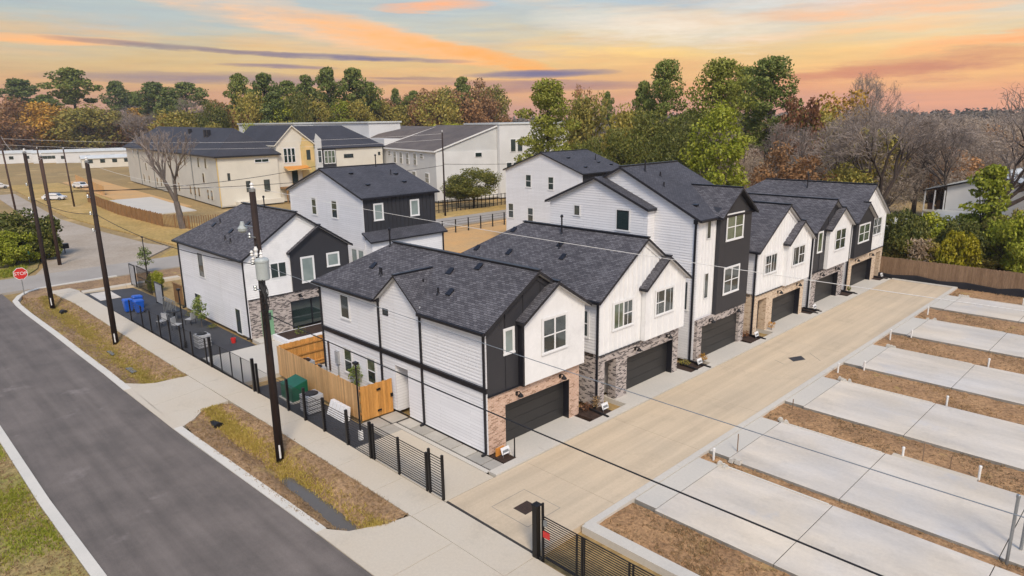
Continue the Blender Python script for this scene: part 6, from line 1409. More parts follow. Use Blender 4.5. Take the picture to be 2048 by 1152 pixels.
TREES = [
 ('pine', 0, -389.9, 89.1, 41.8, 1.33, 'tall pine above the woods, first from the left', 'pines above the far woods'),
 ('pine', 1, -376.5, 119.6, 35.8, 1.33, 'tall pine above the woods, second from the left', 'pines above the far woods'),
 ('pine', 2, -367.1, 131.7, 35.6, 1.38, 'tall pine above the woods, fourth from the left', 'pines above the far woods'),
 ('pine', 3, -360.0, 121.7, 31.2, 1.31, 'tall pine above the woods, third from the left', 'pines above the far woods'),
 ('pine', 4, -240.5, 103.9, 32.0, 0.73, 'tall pine above the woods, fifth from the left', 'pines above the far woods'),
 ('pine', 5, -226.0, 106.8, 31.3, 0.86, 'tall pine above the woods, sixth from the left', 'pines above the far woods'),
 ('pine', 6, -229.8, 117.4, 29.5, 0.94, 'tall pine above the woods, eighth from the left', 'pines above the far woods'),
 ('pine', 7, -220.0, 118.8, 30.7, 0.72, 'tall pine above the woods, ninth from the left', 'pines above the far woods'),
 ('pine', 8, -209.8, 120.7, 32.7, 0.75, 'tall pine above the woods, tenth from the left', 'pines above the far woods'),
 ('pine', 9, -208.7, 130.3, 32.7, 0.9, 'tall pine above the woods, eleventh from the left', 'pines above the far woods'),
 ('pine', 10, -209.3, 136.8, 28.6, 0.72, 'tall pine above the woods, twelfth from the left', 'pines above the far woods'),
 ('pine', 11, -211.4, 102.6, 24.8, 1.02, 'tall pine above the woods, seventh from the left', 'pines above the far woods'),
 ('pine', 0, -462.9, 81.4, 40.6, 1.46, 'distant hazy pine at the far left horizon, first from the left', 'distant pines at far left'),
 ('pine', 1, -433.6, 120.5, 38.9, 0.95, 'distant hazy pine at the far left horizon, third from the left', 'distant pines at far left'),
 ('pine', 2, -451.2, 89.3, 32.0, 1.36, 'distant hazy pine at the far left horizon, second from the left', 'distant pines at far left'),
 ('pine', 3, -436.4, 128.6, 33.3, 1.12, 'distant hazy pine at the far left horizon, fourth from the left', 'distant pines at far left'),
 ('pine', 1, -224.8, 158.4, 27.4, 0.51, 'slim pine in the woods behind the white townhouse roofs, first from the left', 'pines behind the townhouses'),
 ('pine', 2, -220.6, 164.2, 26.6, 0.72, 'slim pine in the woods behind the white townhouse roofs, second from the left', 'pines behind the townhouses'),
 ('pine', 3, -199.1, 170.3, 30.6, 0.76, 'slim pine in the woods behind the white townhouse roofs, third from the left', 'pines behind the townhouses'),
 ('brn', 0, -388.2, 63.1, 27.8, 1.17, 'brown-leaved tree in the wood belt beyond the townhouses', 'wood belt beyond the townhouses'),
 ('gold', 1, -391.0, 73.9, 26.2, 1.18, 'orange-gold tree in the wood belt beyond the townhouses', 'wood belt beyond the townhouses'),
 ('brn', 2, -398.2, 83.5, 22.9, 1.23, 'brown-leaved tree in the wood belt beyond the townhouses', 'wood belt beyond the townhouses'),
 ('olv', 3, -375.2, 88.4, 24.7, 1.42, 'olive green tree in the wood belt beyond the townhouses', 'wood belt beyond the townhouses'),
 ('brn', 4, -381.7, 97.9, 21.4, 1.37, 'brown-leaved tree in the wood belt beyond the townhouses', 'wood belt beyond the townhouses'),
 ('bare', 5, -404.2, 113.4, 24.7, 1.29, 'grey leafless tree in the wood belt beyond the townhouses, third from the left', 'wood belt beyond the townhouses'),
 ('gold', 6, -396.0, 121.6, 23.5, 1.31, 'orange-gold tree in the wood belt beyond the townhouses', 'wood belt beyond the townhouses'),
 ('olv', 7, -386.6, 128.5, 25.1, 1.17, 'olive green tree in the wood belt beyond the townhouses', 'wood belt beyond the townhouses'),
 ('bare', 8, -253.7, 93.6, 23.7, 0.99, 'grey leafless tree in the wood belt beyond the townhouses, seventh from the left', 'wood belt beyond the townhouses'),
 ('brn', 9, -247.0, 98.6, 22.7, 1.03, 'brown-leaved tree in the wood belt beyond the townhouses', 'wood belt beyond the townhouses'),
 ('gold', 10, -249.3, 108.5, 23.7, 0.73, 'orange-gold tree in the wood belt beyond the townhouses', 'wood belt beyond the townhouses'),
 ('brn', 11, -249.7, 115.9, 22.0, 1.05, 'brown-leaved tree in the wood belt beyond the townhouses', 'wood belt beyond the townhouses'),
 ('olv', 12, -230.3, 114.2, 22.4, 0.79, 'olive green tree in the wood belt beyond the townhouses', 'wood belt beyond the townhouses'),
 ('brn', 13, -247.2, 130.6, 23.8, 0.95, 'brown-leaved tree in the wood belt beyond the townhouses', 'wood belt beyond the townhouses'),
 ('bare', 14, -238.6, 134.2, 24.5, 0.97, 'grey leafless tree in the wood belt beyond the townhouses, tenth from the left', 'wood belt beyond the townhouses'),
 ('gold', 15, -234.8, 140.3, 23.5, 0.99, 'orange-gold tree in the wood belt beyond the townhouses', 'wood belt beyond the townhouses'),
 ('olv', 16, -219.2, 141.2, 24.0, 0.98, 'olive green tree in the wood belt beyond the townhouses', 'wood belt beyond the townhouses'),
 ('brn', 17, -217.0, 148.2, 22.5, 1.09, 'brown-leaved tree in the wood belt beyond the townhouses', 'wood belt beyond the townhouses'),
 ('brn', 18, -226.9, 164.3, 24.8, 0.8, 'brown-leaved tree in the wood belt beyond the townhouses', 'wood belt beyond the townhouses'),
 ('brn', 19, -198.6, 152.5, 25.4, 0.73, 'brown-leaved tree in the wood belt beyond the townhouses', 'wood belt beyond the townhouses'),
 ('olv', 20, -220.1, 178.9, 27.6, 0.82, 'olive green tree in the wood belt beyond the townhouses', 'wood belt beyond the townhouses'),
 ('brn', 21, -201.6, 179.8, 29.6, 0.69, 'brown-leaved tree in the wood belt beyond the townhouses', 'wood belt beyond the townhouses'),
 ('brn', 22, -194.4, 180.6, 22.1, 0.94, 'brown-leaved tree in the wood belt beyond the townhouses', 'wood belt beyond the townhouses'),
 ('bare', 23, -391.9, 65.1, 18.8, 1.67, 'grey leafless tree in the wood belt beyond the townhouses, first from the left', 'wood belt beyond the townhouses'),
 ('gold', 24, -396.5, 84.8, 17.0, 2.03, 'orange-gold tree in the wood belt beyond the townhouses', 'wood belt beyond the townhouses'),
 ('olv', 25, -395.1, 105.2, 16.7, 2.29, 'olive green tree in the wood belt beyond the townhouses', 'wood belt beyond the townhouses'),
 ('bare', 26, -395.6, 125.4, 16.4, 2.27, 'grey leafless tree in the wood belt beyond the townhouses, sixth from the left', 'wood belt beyond the townhouses'),
 ('brn', 27, -402.5, 69.6, 26.0, 1.13, 'brown-leaved tree in the wood belt beyond the townhouses', 'wood belt beyond the townhouses'),
 ('gold', 28, -407.1, 81.3, 24.3, 1.48, 'orange-gold tree in the wood belt beyond the townhouses', 'wood belt beyond the townhouses'),
 ('brn', 29, -406.9, 89.9, 20.6, 1.69, 'brown-leaved tree in the wood belt beyond the townhouses', 'wood belt beyond the townhouses'),
 ('olv', 30, -398.0, 98.5, 22.9, 1.32, 'olive green tree in the wood belt beyond the townhouses', 'wood belt beyond the townhouses'),
 ('brn', 31, -399.9, 107.5, 19.2, 1.81, 'brown-leaved tree in the wood belt beyond the townhouses', 'wood belt beyond the townhouses'),
 ('bare', 32, -379.0, 111.1, 21.8, 1.19, 'grey leafless tree in the wood belt beyond the townhouses, fourth from the left', 'wood belt beyond the townhouses'),
 ('gold', 33, -395.1, 126.6, 21.0, 1.73, 'orange-gold tree in the wood belt beyond the townhouses', 'wood belt beyond the townhouses'),
 ('olv', 34, -234.9, 81.3, 19.9, 1.12, 'olive green tree in the wood belt beyond the townhouses', 'wood belt beyond the townhouses'),
 ('bare', 35, -244.1, 93.6, 21.5, 0.82, 'grey leafless tree in the wood belt beyond the townhouses, ninth from the left', 'wood belt beyond the townhouses'),
 ('brn', 36, -237.2, 98.3, 20.5, 1.11, 'brown-leaved tree in the wood belt beyond the townhouses', 'wood belt beyond the townhouses'),
 ('gold', 37, -255.1, 115.1, 21.8, 0.81, 'orange-gold tree in the wood belt beyond the townhouses', 'wood belt beyond the townhouses'),
 ('brn', 38, -242.9, 116.9, 19.8, 0.94, 'brown-leaved tree in the wood belt beyond the townhouses', 'wood belt beyond the townhouses'),
 ('olv', 39, -243.5, 125.0, 20.6, 1.02, 'olive green tree in the wood belt beyond the townhouses', 'wood belt beyond the townhouses'),
 ('brn', 40, -245.9, 134.5, 21.6, 1.23, 'brown-leaved tree in the wood belt beyond the townhouses', 'wood belt beyond the townhouses'),
 ('bare', 41, -229.2, 133.4, 22.1, 1.08, 'grey leafless tree in the wood belt beyond the townhouses, eleventh from the left', 'wood belt beyond the townhouses'),
 ('gold', 42, -219.0, 135.3, 21.0, 0.78, 'orange-gold tree in the wood belt beyond the townhouses', 'wood belt beyond the townhouses'),
 ('olv', 43, -223.9, 149.1, 22.0, 0.84, 'olive green tree in the wood belt beyond the townhouses', 'wood belt beyond the townhouses'),
 ('olv', 44, -206.6, 145.8, 20.9, 0.96, 'olive green tree in the wood belt beyond the townhouses', 'wood belt beyond the townhouses'),
 ('brn', 45, -215.7, 161.4, 22.9, 0.85, 'brown-leaved tree in the wood belt beyond the townhouses', 'wood belt beyond the townhouses'),
 ('olv', 46, -193.3, 153.3, 23.9, 0.95, 'olive green tree in the wood belt beyond the townhouses', 'wood belt beyond the townhouses'),
 ('brn', 47, -197.2, 165.6, 25.1, 0.97, 'brown-leaved tree in the wood belt beyond the townhouses', 'wood belt beyond the townhouses'),
 ('olv', 48, -206.6, 190.3, 28.6, 0.77, 'olive green tree in the wood belt beyond the townhouses', 'wood belt beyond the townhouses'),
 ('oak', 0, -290.7, 118.3, 18.4, 1.17, 'dark green low tree in the wood belt, first from the left', 'wood belt beyond the townhouses'),
 ('olv', 1, -279.5, 134.8, 17.4, 1.6, 'olive green tree in the wood belt beyond the townhouses', 'wood belt beyond the townhouses'),
 ('brn', 2, -281.8, 108.6, 17.0, 1.19, 'brown-leaved tree in the wood belt beyond the townhouses', 'wood belt beyond the townhouses'),
 ('gold', 3, -214.0, 196.4, 16.7, 1.23, 'orange-gold tree in the wood belt beyond the townhouses', 'wood belt beyond the townhouses'),
 ('bare', 4, -294.6, 110.4, 18.1, 0.99, 'grey leafless tree in the wood belt beyond the townhouses, eighth from the left', 'wood belt beyond the townhouses'),
 ('brn', 5, -271.0, 147.7, 21.2, 1.16, 'brown-leaved tree in the wood belt beyond the townhouses', 'wood belt beyond the townhouses'),
 ('oak', 6, -275.6, 161.6, 19.1, 1.18, 'dark green low tree in the wood belt, third from the left', 'wood belt beyond the townhouses'),
 ('olv', 7, -429.0, 63.4, 24.5, 1.44, 'olive green tree in the wood belt beyond the townhouses', 'wood belt beyond the townhouses'),
 ('brn', 8, -385.9, 104.0, 20.2, 1.55, 'brown-leaved tree in the wood belt beyond the townhouses', 'wood belt beyond the townhouses'),
 ('gold', 9, -297.1, 101.2, 20.0, 1.03, 'orange-gold tree in the wood belt beyond the townhouses', 'wood belt beyond the townhouses'),
 ('bare', 10, -368.0, 110.3, 20.6, 1.48, 'grey leafless tree in the wood belt beyond the townhouses, fifth from the left', 'wood belt beyond the townhouses'),
 ('brn', 11, -268.4, 131.6, 16.5, 1.26, 'brown-leaved tree in the wood belt beyond the townhouses', 'wood belt beyond the townhouses'),
 ('oak', 12, -250.6, 178.0, 19.4, 0.89, 'dark green low tree in the wood belt, fourth from the left', 'wood belt beyond the townhouses'),
 ('olv', 13, -259.6, 156.9, 20.6, 1.03, 'olive green tree in the wood belt beyond the townhouses', 'wood belt beyond the townhouses'),
 ('brn', 14, -238.3, 176.9, 17.8, 1.45, 'brown-leaved tree in the wood belt beyond the townhouses', 'wood belt beyond the townhouses'),
 ('gold', 15, -387.1, 124.6, 18.4, 1.78, 'orange-gold tree in the wood belt beyond the townhouses', 'wood belt beyond the townhouses'),
 ('bare', 16, -380.7, 97.2, 23.0, 1.24, 'grey leafless tree in the wood belt beyond the townhouses, second from the left', 'wood belt beyond the townhouses'),
 ('brn', 17, -245.3, 174.7, 15.0, 1.31, 'brown-leaved tree in the wood belt beyond the townhouses', 'wood belt beyond the townhouses'),
 ('oak', 18, -247.4, 176.4, 16.5, 1.35, 'dark green low tree in the wood belt, fifth from the left', 'wood belt beyond the townhouses'),
 ('olv', 19, -389.3, 78.6, 21.8, 1.55, 'olive green tree in the wood belt beyond the townhouses', 'wood belt beyond the townhouses'),
 ('brn', 20, -384.2, 126.3, 20.4, 1.45, 'brown-leaved tree in the wood belt beyond the townhouses', 'wood belt beyond the townhouses'),
 ('gold', 21, -250.4, 211.5, 19.9, 0.9, 'orange-gold tree in the wood belt beyond the townhouses', 'wood belt beyond the townhouses'),
 ('bare', 22, -256.8, 204.0, 13.5, 1.68, 'grey leafless tree in the wood belt beyond the townhouses, twelfth from the left', 'wood belt beyond the townhouses'),
 ('brn', 23, -246.1, 209.9, 19.3, 1.4, 'brown-leaved tree in the wood belt beyond the townhouses', 'wood belt beyond the townhouses'),
 ('oak', 24, -263.7, 150.6, 17.8, 1.01, 'dark green low tree in the wood belt, second from the left', 'wood belt beyond the townhouses'),
 ('olv', 25, -385.4, 99.0, 23.5, 1.33, 'olive green tree in the wood belt beyond the townhouses', 'wood belt beyond the townhouses'),
 ('olv', 0, -192.9, 95.0, 15.9, 0.81, 'low yellow-green tree just above the townhouse roofs, third from the left', 'low trees above the townhouse roofs'),
 ('brt', 1, -196.3, 87.6, 15.4, 0.93, 'low yellow-green tree just above the townhouse roofs, second from the left', 'low trees above the townhouse roofs'),
 ('olv', 2, -199.9, 79.1, 15.6, 0.71, 'low yellow-green tree just above the townhouse roofs, first from the left', 'low trees above the townhouse roofs'),
 ('brt', 3, -168.0, 134.1, 14.1, 1.19, 'low yellow-green tree just above the townhouse roofs, sixth from the left', 'low trees above the townhouse roofs'),
 ('olv', 4, -162.2, 141.1, 13.5, 0.82, 'low yellow-green tree just above the townhouse roofs, eighth from the left', 'low trees above the townhouse roofs'),
 ('brt', 5, -181.8, 114.8, 14.9, 0.96, 'low yellow-green tree just above the townhouse roofs, fifth from the left', 'low trees above the townhouse roofs'),
 ('olv', 6, -187.7, 104.9, 15.1, 0.74, 'low yellow-green tree just above the townhouse roofs, fourth from the left', 'low trees above the townhouse roofs'),
 ('brt', 7, -165.6, 137.1, 14.5, 0.99, 'low yellow-green tree just above the townhouse roofs, seventh from the left', 'low trees above the townhouse roofs'),
 ('olv', 0, -217.2, 97.2, 25.0, 0.57, 'mid-height green tree between the tall pines, second from the left', 'green trees between the tall pines'),
 ('brt', 1, -213.5, 105.2, 23.4, 0.85, 'mid-height green tree between the tall pines, third from the left', 'green trees between the tall pines'),
 ('oak', 2, -210.4, 111.3, 24.2, 0.47, 'mid-height green tree between the tall pines, fourth from the left', 'green trees between the tall pines'),
 ('olv', 3, -208.2, 115.3, 23.4, 0.61, 'mid-height green tree between the tall pines, fifth from the left', 'green trees between the tall pines'),
 ('brt', 4, -204.3, 122.1, 22.5, 0.82, 'mid-height green tree between the tall pines, sixth from the left', 'green trees between the tall pines'),
 ('oak', 5, -221.6, 86.9, 22.0, 0.55, 'mid-height green tree between the tall pines, first from the left', 'green trees between the tall pines'),
 ('olv', 6, -201.0, 127.5, 22.5, 0.59, 'mid-height green tree between the tall pines, seventh from the left', 'green trees between the tall pines'),
 ('pgrn', 0, -80.0, 86.8, 21.7, 0.99, 'bushy green pine left of the group behind the houses', None),
 ('olv', 0, -85.8, 104.2, 19.9, 0.61, 'olive and gold tree right of the bushy green pine', None),
 ('pine', 2, -101.2, 130.3, 21.4, 0.34, 'small dark pine between the olive tree and the tall pine', None),
 ('brn', 1, -96.6, 114.8, 21.6, 0.36, 'thin brown tree top beside the bushy green pine', None),
 ('pdrk', 0, -72.5, 110.3, 25.4, 0.82, 'tall round-topped pine left of the central group', None),
 ('pine', 1, -78.9, 113.2, 22.1, 0.55, 'narrow bare-trunked pine left of the round-topped pine', None),
 ('pgrn', 1, -57.6, 103.0, 24.1, 0.89, 'tall bright green pine in the central group', None),
 ('pdrk', 2, -55.3, 115.4, 25.0, 1.05, 'tallest dark pine at the right of the central group', None),
 ('pdrk', 0, -63.9, 124.6, 24.3, 0.87, 'dark pine between the bright and the tallest pine', None),
 ('oak', 0, -62.8, 92.7, 16.4, 0.7, 'broad dark evergreen below the round-topped pine', None),
 ('oak', 1, -55.7, 92.5, 15.8, 0.58, 'broad dark evergreen below the bright green pine', None),
 ('oak', 0, -59.4, 80.4, 14.0, 0.63, 'low dark evergreen right behind the back house', None),
 ('oak', 1, -61.7, 76.1, 12.7, 0.59, 'low dark evergreen beside the back house roof', None),
 ('olv', 1, -74.0, 100.8, 17.4, 0.64, 'yellowing tree below the small dark pine', None),
 ('brt', 0, -42.9, 76.8, 16.9, 0.84, 'loose bright green tree above the tall house roof', None),
 ('oak', 0, -51.6, 79.8, 13.5, 0.6, 'low dark evergreen above the tall house ridge', None),
 ('rust', 0, -47.5, 110.2, 18.2, 0.59, 'rust-red tree right of the tallest pine', None),
 ('gold', 0, -47.2, 126.5, 19.0, 0.8, 'golden autumn tree in the middle of the right skyline', None),
 ('olv', 1, -46.9, 115.9, 16.8, 0.74, 'olive tree below the golden autumn tree', None),
 ('bare', 0, -42.2, 96.2, 14.3, 0.82, 'grey leafless tree below the rust-red tree', None),
 ('bare', 1, -38.1, 101.1, 15.3, 1.0, 'wide grey leafless tree below the golden tree', None),
 ('brn', 0, -40.8, 89.1, 11.9, 0.82, 'brownish tree right of the loose bright green tree', None),
 ('olv', 0, -35.1, 106.4, 13.5, 0.83, 'olive tree behind the last house ridge', None),
 ('bare', 2, -37.3, 114.1, 16.6, 0.95, 'grey leafless tree right of the golden tree', None),
 ('bare', 0, -31.0, 113.9, 15.0, 1.18, 'grey leafless thicket left of the barn', None),
 ('bare', 1, -25.4, 109.1, 13.7, 1.07, 'grey leafless thicket above the barn roof', None),
 ('bare', 2, -71.7, 131.7, 22.7, 0.62, 'leafless tree between the two tall pines', None),
 ('bare', 2, -50.3, 91.0, 15.2, 0.77, 'grey leafless tree behind the tall house roof', None),
 ('bare', 0, -45.5, 132.4, 22.2, 0.47, 'thin bare tree top against the sunset left of the tall bare tree', None),
 ('brn', 1, -28.5, 118.6, 10.3, 1.18, 'reddish-brown tree behind the barn', None),
 ('brn', 0, -29.0, 147.2, 8.2, 1.63, 'reddish-brown tree right behind the barn', None),
 ('olv', 1, -32.0, 89.5, 9.6, 0.98, 'olive scrub beside the last house roof', None),
 ('brn', 1, -36.6, 88.7, 10.4, 1.1, 'brown scrub above the last house ridge', None),
 ('grey', 0, -30.2, 145.5, 10.8, 1.47, 'grey leafless tree in the wood beyond the barn', 'leafless wood beyond the barn'),
 ('grey', 1, -56.6, 305.7, 15.0, 2.05, 'grey leafless tree in the wood beyond the barn', 'leafless wood beyond the barn'),
 ('bare', 2, -80.6, 179.7, 10.3, 1.69, 'grey leafless tree in the wood beyond the barn', 'leafless wood beyond the barn'),
 ('grey', 3, -43.5, 252.6, 14.5, 1.84, 'grey leafless tree in the wood beyond the barn', 'leafless wood beyond the barn'),
 ('brn', 4, -89.3, 274.5, 15.1, 1.89, 'brown-leaved tree in the leafless wood beyond the barn, fourth from the left', 'leafless wood beyond the barn'),
 ('grey', 5, -34.8, 169.0, 10.4, 1.68, 'grey leafless tree in the wood beyond the barn', 'leafless wood beyond the barn'),
 ('grey', 6, -28.3, 138.6, 11.9, 0.85, 'grey leafless tree in the wood beyond the barn', 'leafless wood beyond the barn'),
 ('grey', 7, -71.7, 177.1, 11.1, 1.52, 'grey leafless tree in the wood beyond the barn', 'leafless wood beyond the barn'),
 ('bare', 8, -30.2, 137.1, 13.8, 0.78, 'grey leafless tree in the wood beyond the barn', 'leafless wood beyond the barn'),
 ('grey', 9, -145.2, 291.0, 16.3, 1.79, 'grey leafless tree in the wood beyond the barn', 'leafless wood beyond the barn'),
 ('brn', 10, -72.1, 186.3, 11.7, 1.72, 'brown-leaved tree in the leafless wood beyond the barn, third from the left', 'leafless wood beyond the barn'),
 ('grey', 11, -61.0, 165.4, 12.3, 1.31, 'grey leafless tree in the wood beyond the barn', 'leafless wood beyond the barn'),
 ('grey', 12, -49.5, 206.4, 12.6, 1.42, 'grey leafless tree in the wood beyond the barn', 'leafless wood beyond the barn'),
 ('grey', 13, -77.4, 278.1, 13.1, 2.08, 'grey leafless tree in the wood beyond the barn', 'leafless wood beyond the barn'),
 ('bare', 14, -67.9, 199.5, 10.7, 1.74, 'grey leafless tree in the wood beyond the barn', 'leafless wood beyond the barn'),
 ('grey', 15, -54.8, 220.9, 14.2, 1.56, 'grey leafless tree in the wood beyond the barn', 'leafless wood beyond the barn'),
 ('brn', 16, -98.2, 197.7, 14.0, 1.83, 'brown-leaved tree in the leafless wood beyond the barn, first from the left', 'leafless wood beyond the barn'),
 ('grey', 17, -106.5, 291.8, 15.0, 1.82, 'grey leafless tree in the wood beyond the barn', 'leafless wood beyond the barn'),
 ('grey', 18, -125.8, 266.3, 13.4, 2.23, 'grey leafless tree in the wood beyond the barn', 'leafless wood beyond the barn'),
 ('grey', 19, -69.7, 270.6, 15.2, 1.71, 'grey leafless tree in the wood beyond the barn', 'leafless wood beyond the barn'),
 ('bare', 20, -78.1, 147.9, 10.7, 1.17, 'grey leafless tree in the wood beyond the barn', 'leafless wood beyond the barn'),
 ('grey', 21, -134.0, 276.6, 16.4, 1.93, 'grey leafless tree in the wood beyond the barn', 'leafless wood beyond the barn'),
 ('brn', 22, -128.5, 271.5, 13.5, 2.61, 'brown-leaved tree in the leafless wood beyond the barn, second from the left', 'leafless wood beyond the barn'),
 ('grey', 23, -80.6, 280.4, 13.2, 1.99, 'grey leafless tree in the wood beyond the barn', 'leafless wood beyond the barn'),
 ('grey', 24, -37.2, 155.9, 10.9, 1.05, 'grey leafless tree in the wood beyond the barn', 'leafless wood beyond the barn'),
 ('grey', 25, -88.8, 230.6, 15.3, 1.23, 'grey leafless tree in the wood beyond the barn', 'leafless wood beyond the barn'),
 ('bare', 26, -98.8, 237.3, 15.0, 1.48, 'grey leafless tree in the wood beyond the barn', 'leafless wood beyond the barn'),
 ('grey', 27, -68.9, 194.7, 11.2, 1.65, 'grey leafless tree in the wood beyond the barn', 'leafless wood beyond the barn'),
 ('brn', 28, -34.3, 215.7, 9.2, 2.5, 'brown-leaved tree in the leafless wood beyond the barn, seventh from the left', 'leafless wood beyond the barn'),
 ('grey', 29, -59.6, 261.3, 14.0, 1.82, 'grey leafless tree in the wood beyond the barn', 'leafless wood beyond the barn'),
 ('grey', 30, -30.3, 165.6, 13.1, 1.36, 'grey leafless tree in the wood beyond the barn', 'leafless wood beyond the barn'),
 ('grey', 31, -66.5, 214.1, 15.3, 1.18, 'grey leafless tree in the wood beyond the barn', 'leafless wood beyond the barn'),
 ('bare', 32, -100.9, 230.1, 15.5, 1.62, 'grey leafless tree in the wood beyond the barn', 'leafless wood beyond the barn'),
 ('grey', 33, -31.9, 193.6, 10.1, 2.02, 'grey leafless tree in the wood beyond the barn', 'leafless wood beyond the barn'),
 ('brn', 34, -52.2, 183.5, 12.4, 1.49, 'brown-leaved tree in the leafless wood beyond the barn, fifth from the left', 'leafless wood beyond the barn'),
 ('grey', 35, -58.5, 162.5, 12.2, 1.42, 'grey leafless tree in the wood beyond the barn', 'leafless wood beyond the barn'),
 ('grey', 36, -138.0, 297.9, 14.2, 2.04, 'grey leafless tree in the wood beyond the barn', 'leafless wood beyond the barn'),
 ('grey', 37, -59.0, 290.2, 13.7, 2.12, 'grey leafless tree in the wood beyond the barn', 'leafless wood beyond the barn'),
 ('bare', 38, -41.0, 212.1, 9.3, 2.09, 'grey leafless tree in the wood beyond the barn', 'leafless wood beyond the barn'),
 ('grey', 39, -71.8, 170.1, 10.4, 1.91, 'grey leafless tree in the wood beyond the barn', 'leafless wood beyond the barn'),
 ('brn', 40, -35.8, 182.5, 12.5, 1.25, 'brown-leaved tree in the leafless wood beyond the barn, sixth from the left', 'leafless wood beyond the barn'),
 ('grey', 41, -72.1, 294.4, 14.6, 2.16, 'grey leafless tree in the wood beyond the barn', 'leafless wood beyond the barn'),
 ('grey', 42, -80.1, 205.4, 15.8, 1.02, 'grey leafless tree in the wood beyond the barn', 'leafless wood beyond the barn'),
 ('grey', 43, -38.6, 191.6, 11.6, 1.62, 'grey leafless tree in the wood beyond the barn', 'leafless wood beyond the barn'),
 ('grey', 0, -51.8, 101.4, 11.2, 0.96, 'low grey thicket tree behind the far houses, first from the left', 'thicket behind the far houses'),
 ('grey', 1, -45.9, 102.9, 10.6, 1.16, 'low grey thicket tree behind the far houses, third from the left', 'thicket behind the far houses'),
 ('grey', 2, -38.5, 109.4, 11.6, 0.89, 'low grey thicket tree behind the far houses, seventh from the left', 'thicket behind the far houses'),
 ('grey', 3, -46.9, 98.6, 10.0, 1.17, 'low grey thicket tree behind the far houses, second from the left', 'thicket behind the far houses'),
 ('grey', 4, -28.8, 113.5, 11.0, 1.1, 'low grey thicket tree behind the far houses, tenth from the left', 'thicket behind the far houses'),
 ('grey', 5, -45.6, 108.5, 10.1, 1.17, 'low grey thicket tree behind the far houses, fifth from the left', 'thicket behind the far houses'),
 ('grey', 6, -45.7, 106.7, 10.0, 1.26, 'low grey thicket tree behind the far houses, fourth from the left', 'thicket behind the far houses'),
 ('grey', 7, -37.4, 105.8, 11.8, 0.91, 'low grey thicket tree behind the far houses, sixth from the left', 'thicket behind the far houses'),
 ('grey', 8, -32.2, 105.4, 10.5, 1.02, 'low grey thicket tree behind the far houses, ninth from the left', 'thicket behind the far houses'),
 ('grey', 9, -36.6, 112.9, 10.2, 1.01, 'low grey thicket tree behind the far houses, eighth from the left', 'thicket behind the far houses'),
 ('cone', 0, -16.7, 86.4, 10.2, 0.89, 'slim yellow-green young tree before the barn', None),
 ('yball', 0, -15.9, 73.8, 4.8, 0.55, 'round bright yellow bush behind the board fence', None),
 ('shrub', 0, -24.2, 83.1, 3.4, 1.21, 'dark green hedge shrub behind the brown board fence, second from the left', 'hedge shrubs behind the board fence'),
 ('shrub', 1, -20.9, 78.5, 3.5, 1.1, 'olive hedge shrub behind the brown board fence, first from the left', 'hedge shrubs behind the board fence'),
 ('shrub', 2, -21.9, 86.6, 4.6, 1.02, 'yellow-green hedge shrub behind the brown board fence, first from the left', 'hedge shrubs behind the board fence'),
 ('shrub', 3, -22.1, 78.4, 5.8, 0.6, 'dark green hedge shrub behind the brown board fence, third from the left', 'hedge shrubs behind the board fence'),
 ('shrub', 4, -19.2, 81.1, 2.8, 1.09, 'olive hedge shrub behind the brown board fence, second from the left', 'hedge shrubs behind the board fence'),
 ('shrub', 5, -16.7, 85.6, 3.3, 1.25, 'yellow-green hedge shrub behind the brown board fence, second from the left', 'hedge shrubs behind the board fence'),
 ('shrub', 6, -14.5, 84.7, 4.2, 1.09, 'dark green hedge shrub behind the brown board fence, fifth from the left', 'hedge shrubs behind the board fence'),
 ('shrub', 7, -12.8, 84.6, 3.1, 1.46, 'olive hedge shrub behind the brown board fence, fifth from the left', 'hedge shrubs behind the board fence'),
 ('shrub', 8, -14.7, 85.2, 2.3, 2.01, 'yellow-green hedge shrub behind the brown board fence, third from the left', 'hedge shrubs behind the board fence'),
 ('shrub', 9, -24.5, 80.9, 2.8, 0.96, 'dark green hedge shrub behind the brown board fence, first from the left', 'hedge shrubs behind the board fence'),
 ('shrub', 10, -15.7, 81.6, 2.1, 1.65, 'olive hedge shrub behind the brown board fence, third from the left', 'hedge shrubs behind the board fence'),
 ('shrub', 11, -12.6, 80.8, 6.1, 0.72, 'yellow-green hedge shrub behind the brown board fence, fourth from the left', 'hedge shrubs behind the board fence'),
 ('shrub', 12, -17.0, 78.9, 5.4, 0.64, 'dark green hedge shrub behind the brown board fence, fourth from the left', 'hedge shrubs behind the board fence'),
 ('shrub', 13, -14.5, 86.0, 5.6, 0.66, 'olive hedge shrub behind the brown board fence, fourth from the left', 'hedge shrubs behind the board fence'),
 ('oak', 1, -94.9, 82.9, 7.0, 1.53, 'round dark oak in front of the grey townhouses', None),
 ('oak', 0, -97.5, 81.4, 5.5, 1.18, 'smaller dark oak left of the round oak', None),
 ('shrub', 0, -99.9, 14.7, 5.8, 1.02, 'large dark evergreen bush left of the corner, nearest the picture edge', None),
 ('shrub', 0, -97.7, 16.2, 3.6, 1.02, 'dark evergreen bush right of the large one at the left edge', None),
 ('shrub', 2, -96.1, 13.3, 4.0, 1.04, 'yellow-green undergrowth below the dark evergreen bush', None),
 ('sap', 0, -78.9, 22.2, 3.1, 1.23, 'young leafy sapling at the far yard corner', None),
 ('shrub', 2, -70.1, 20.3, 2.0, 0.56, 'small olive shrub beside the far sapling', None),
 ('sap', 1, -53.9, 18.5, 2.8, 1.01, 'young leafy sapling in front of the corner house wall', None),
 ('sap', 0, -33.2, 19.6, 2.1, 1.2, 'young leafy sapling inside the wooden enclosure', None)]
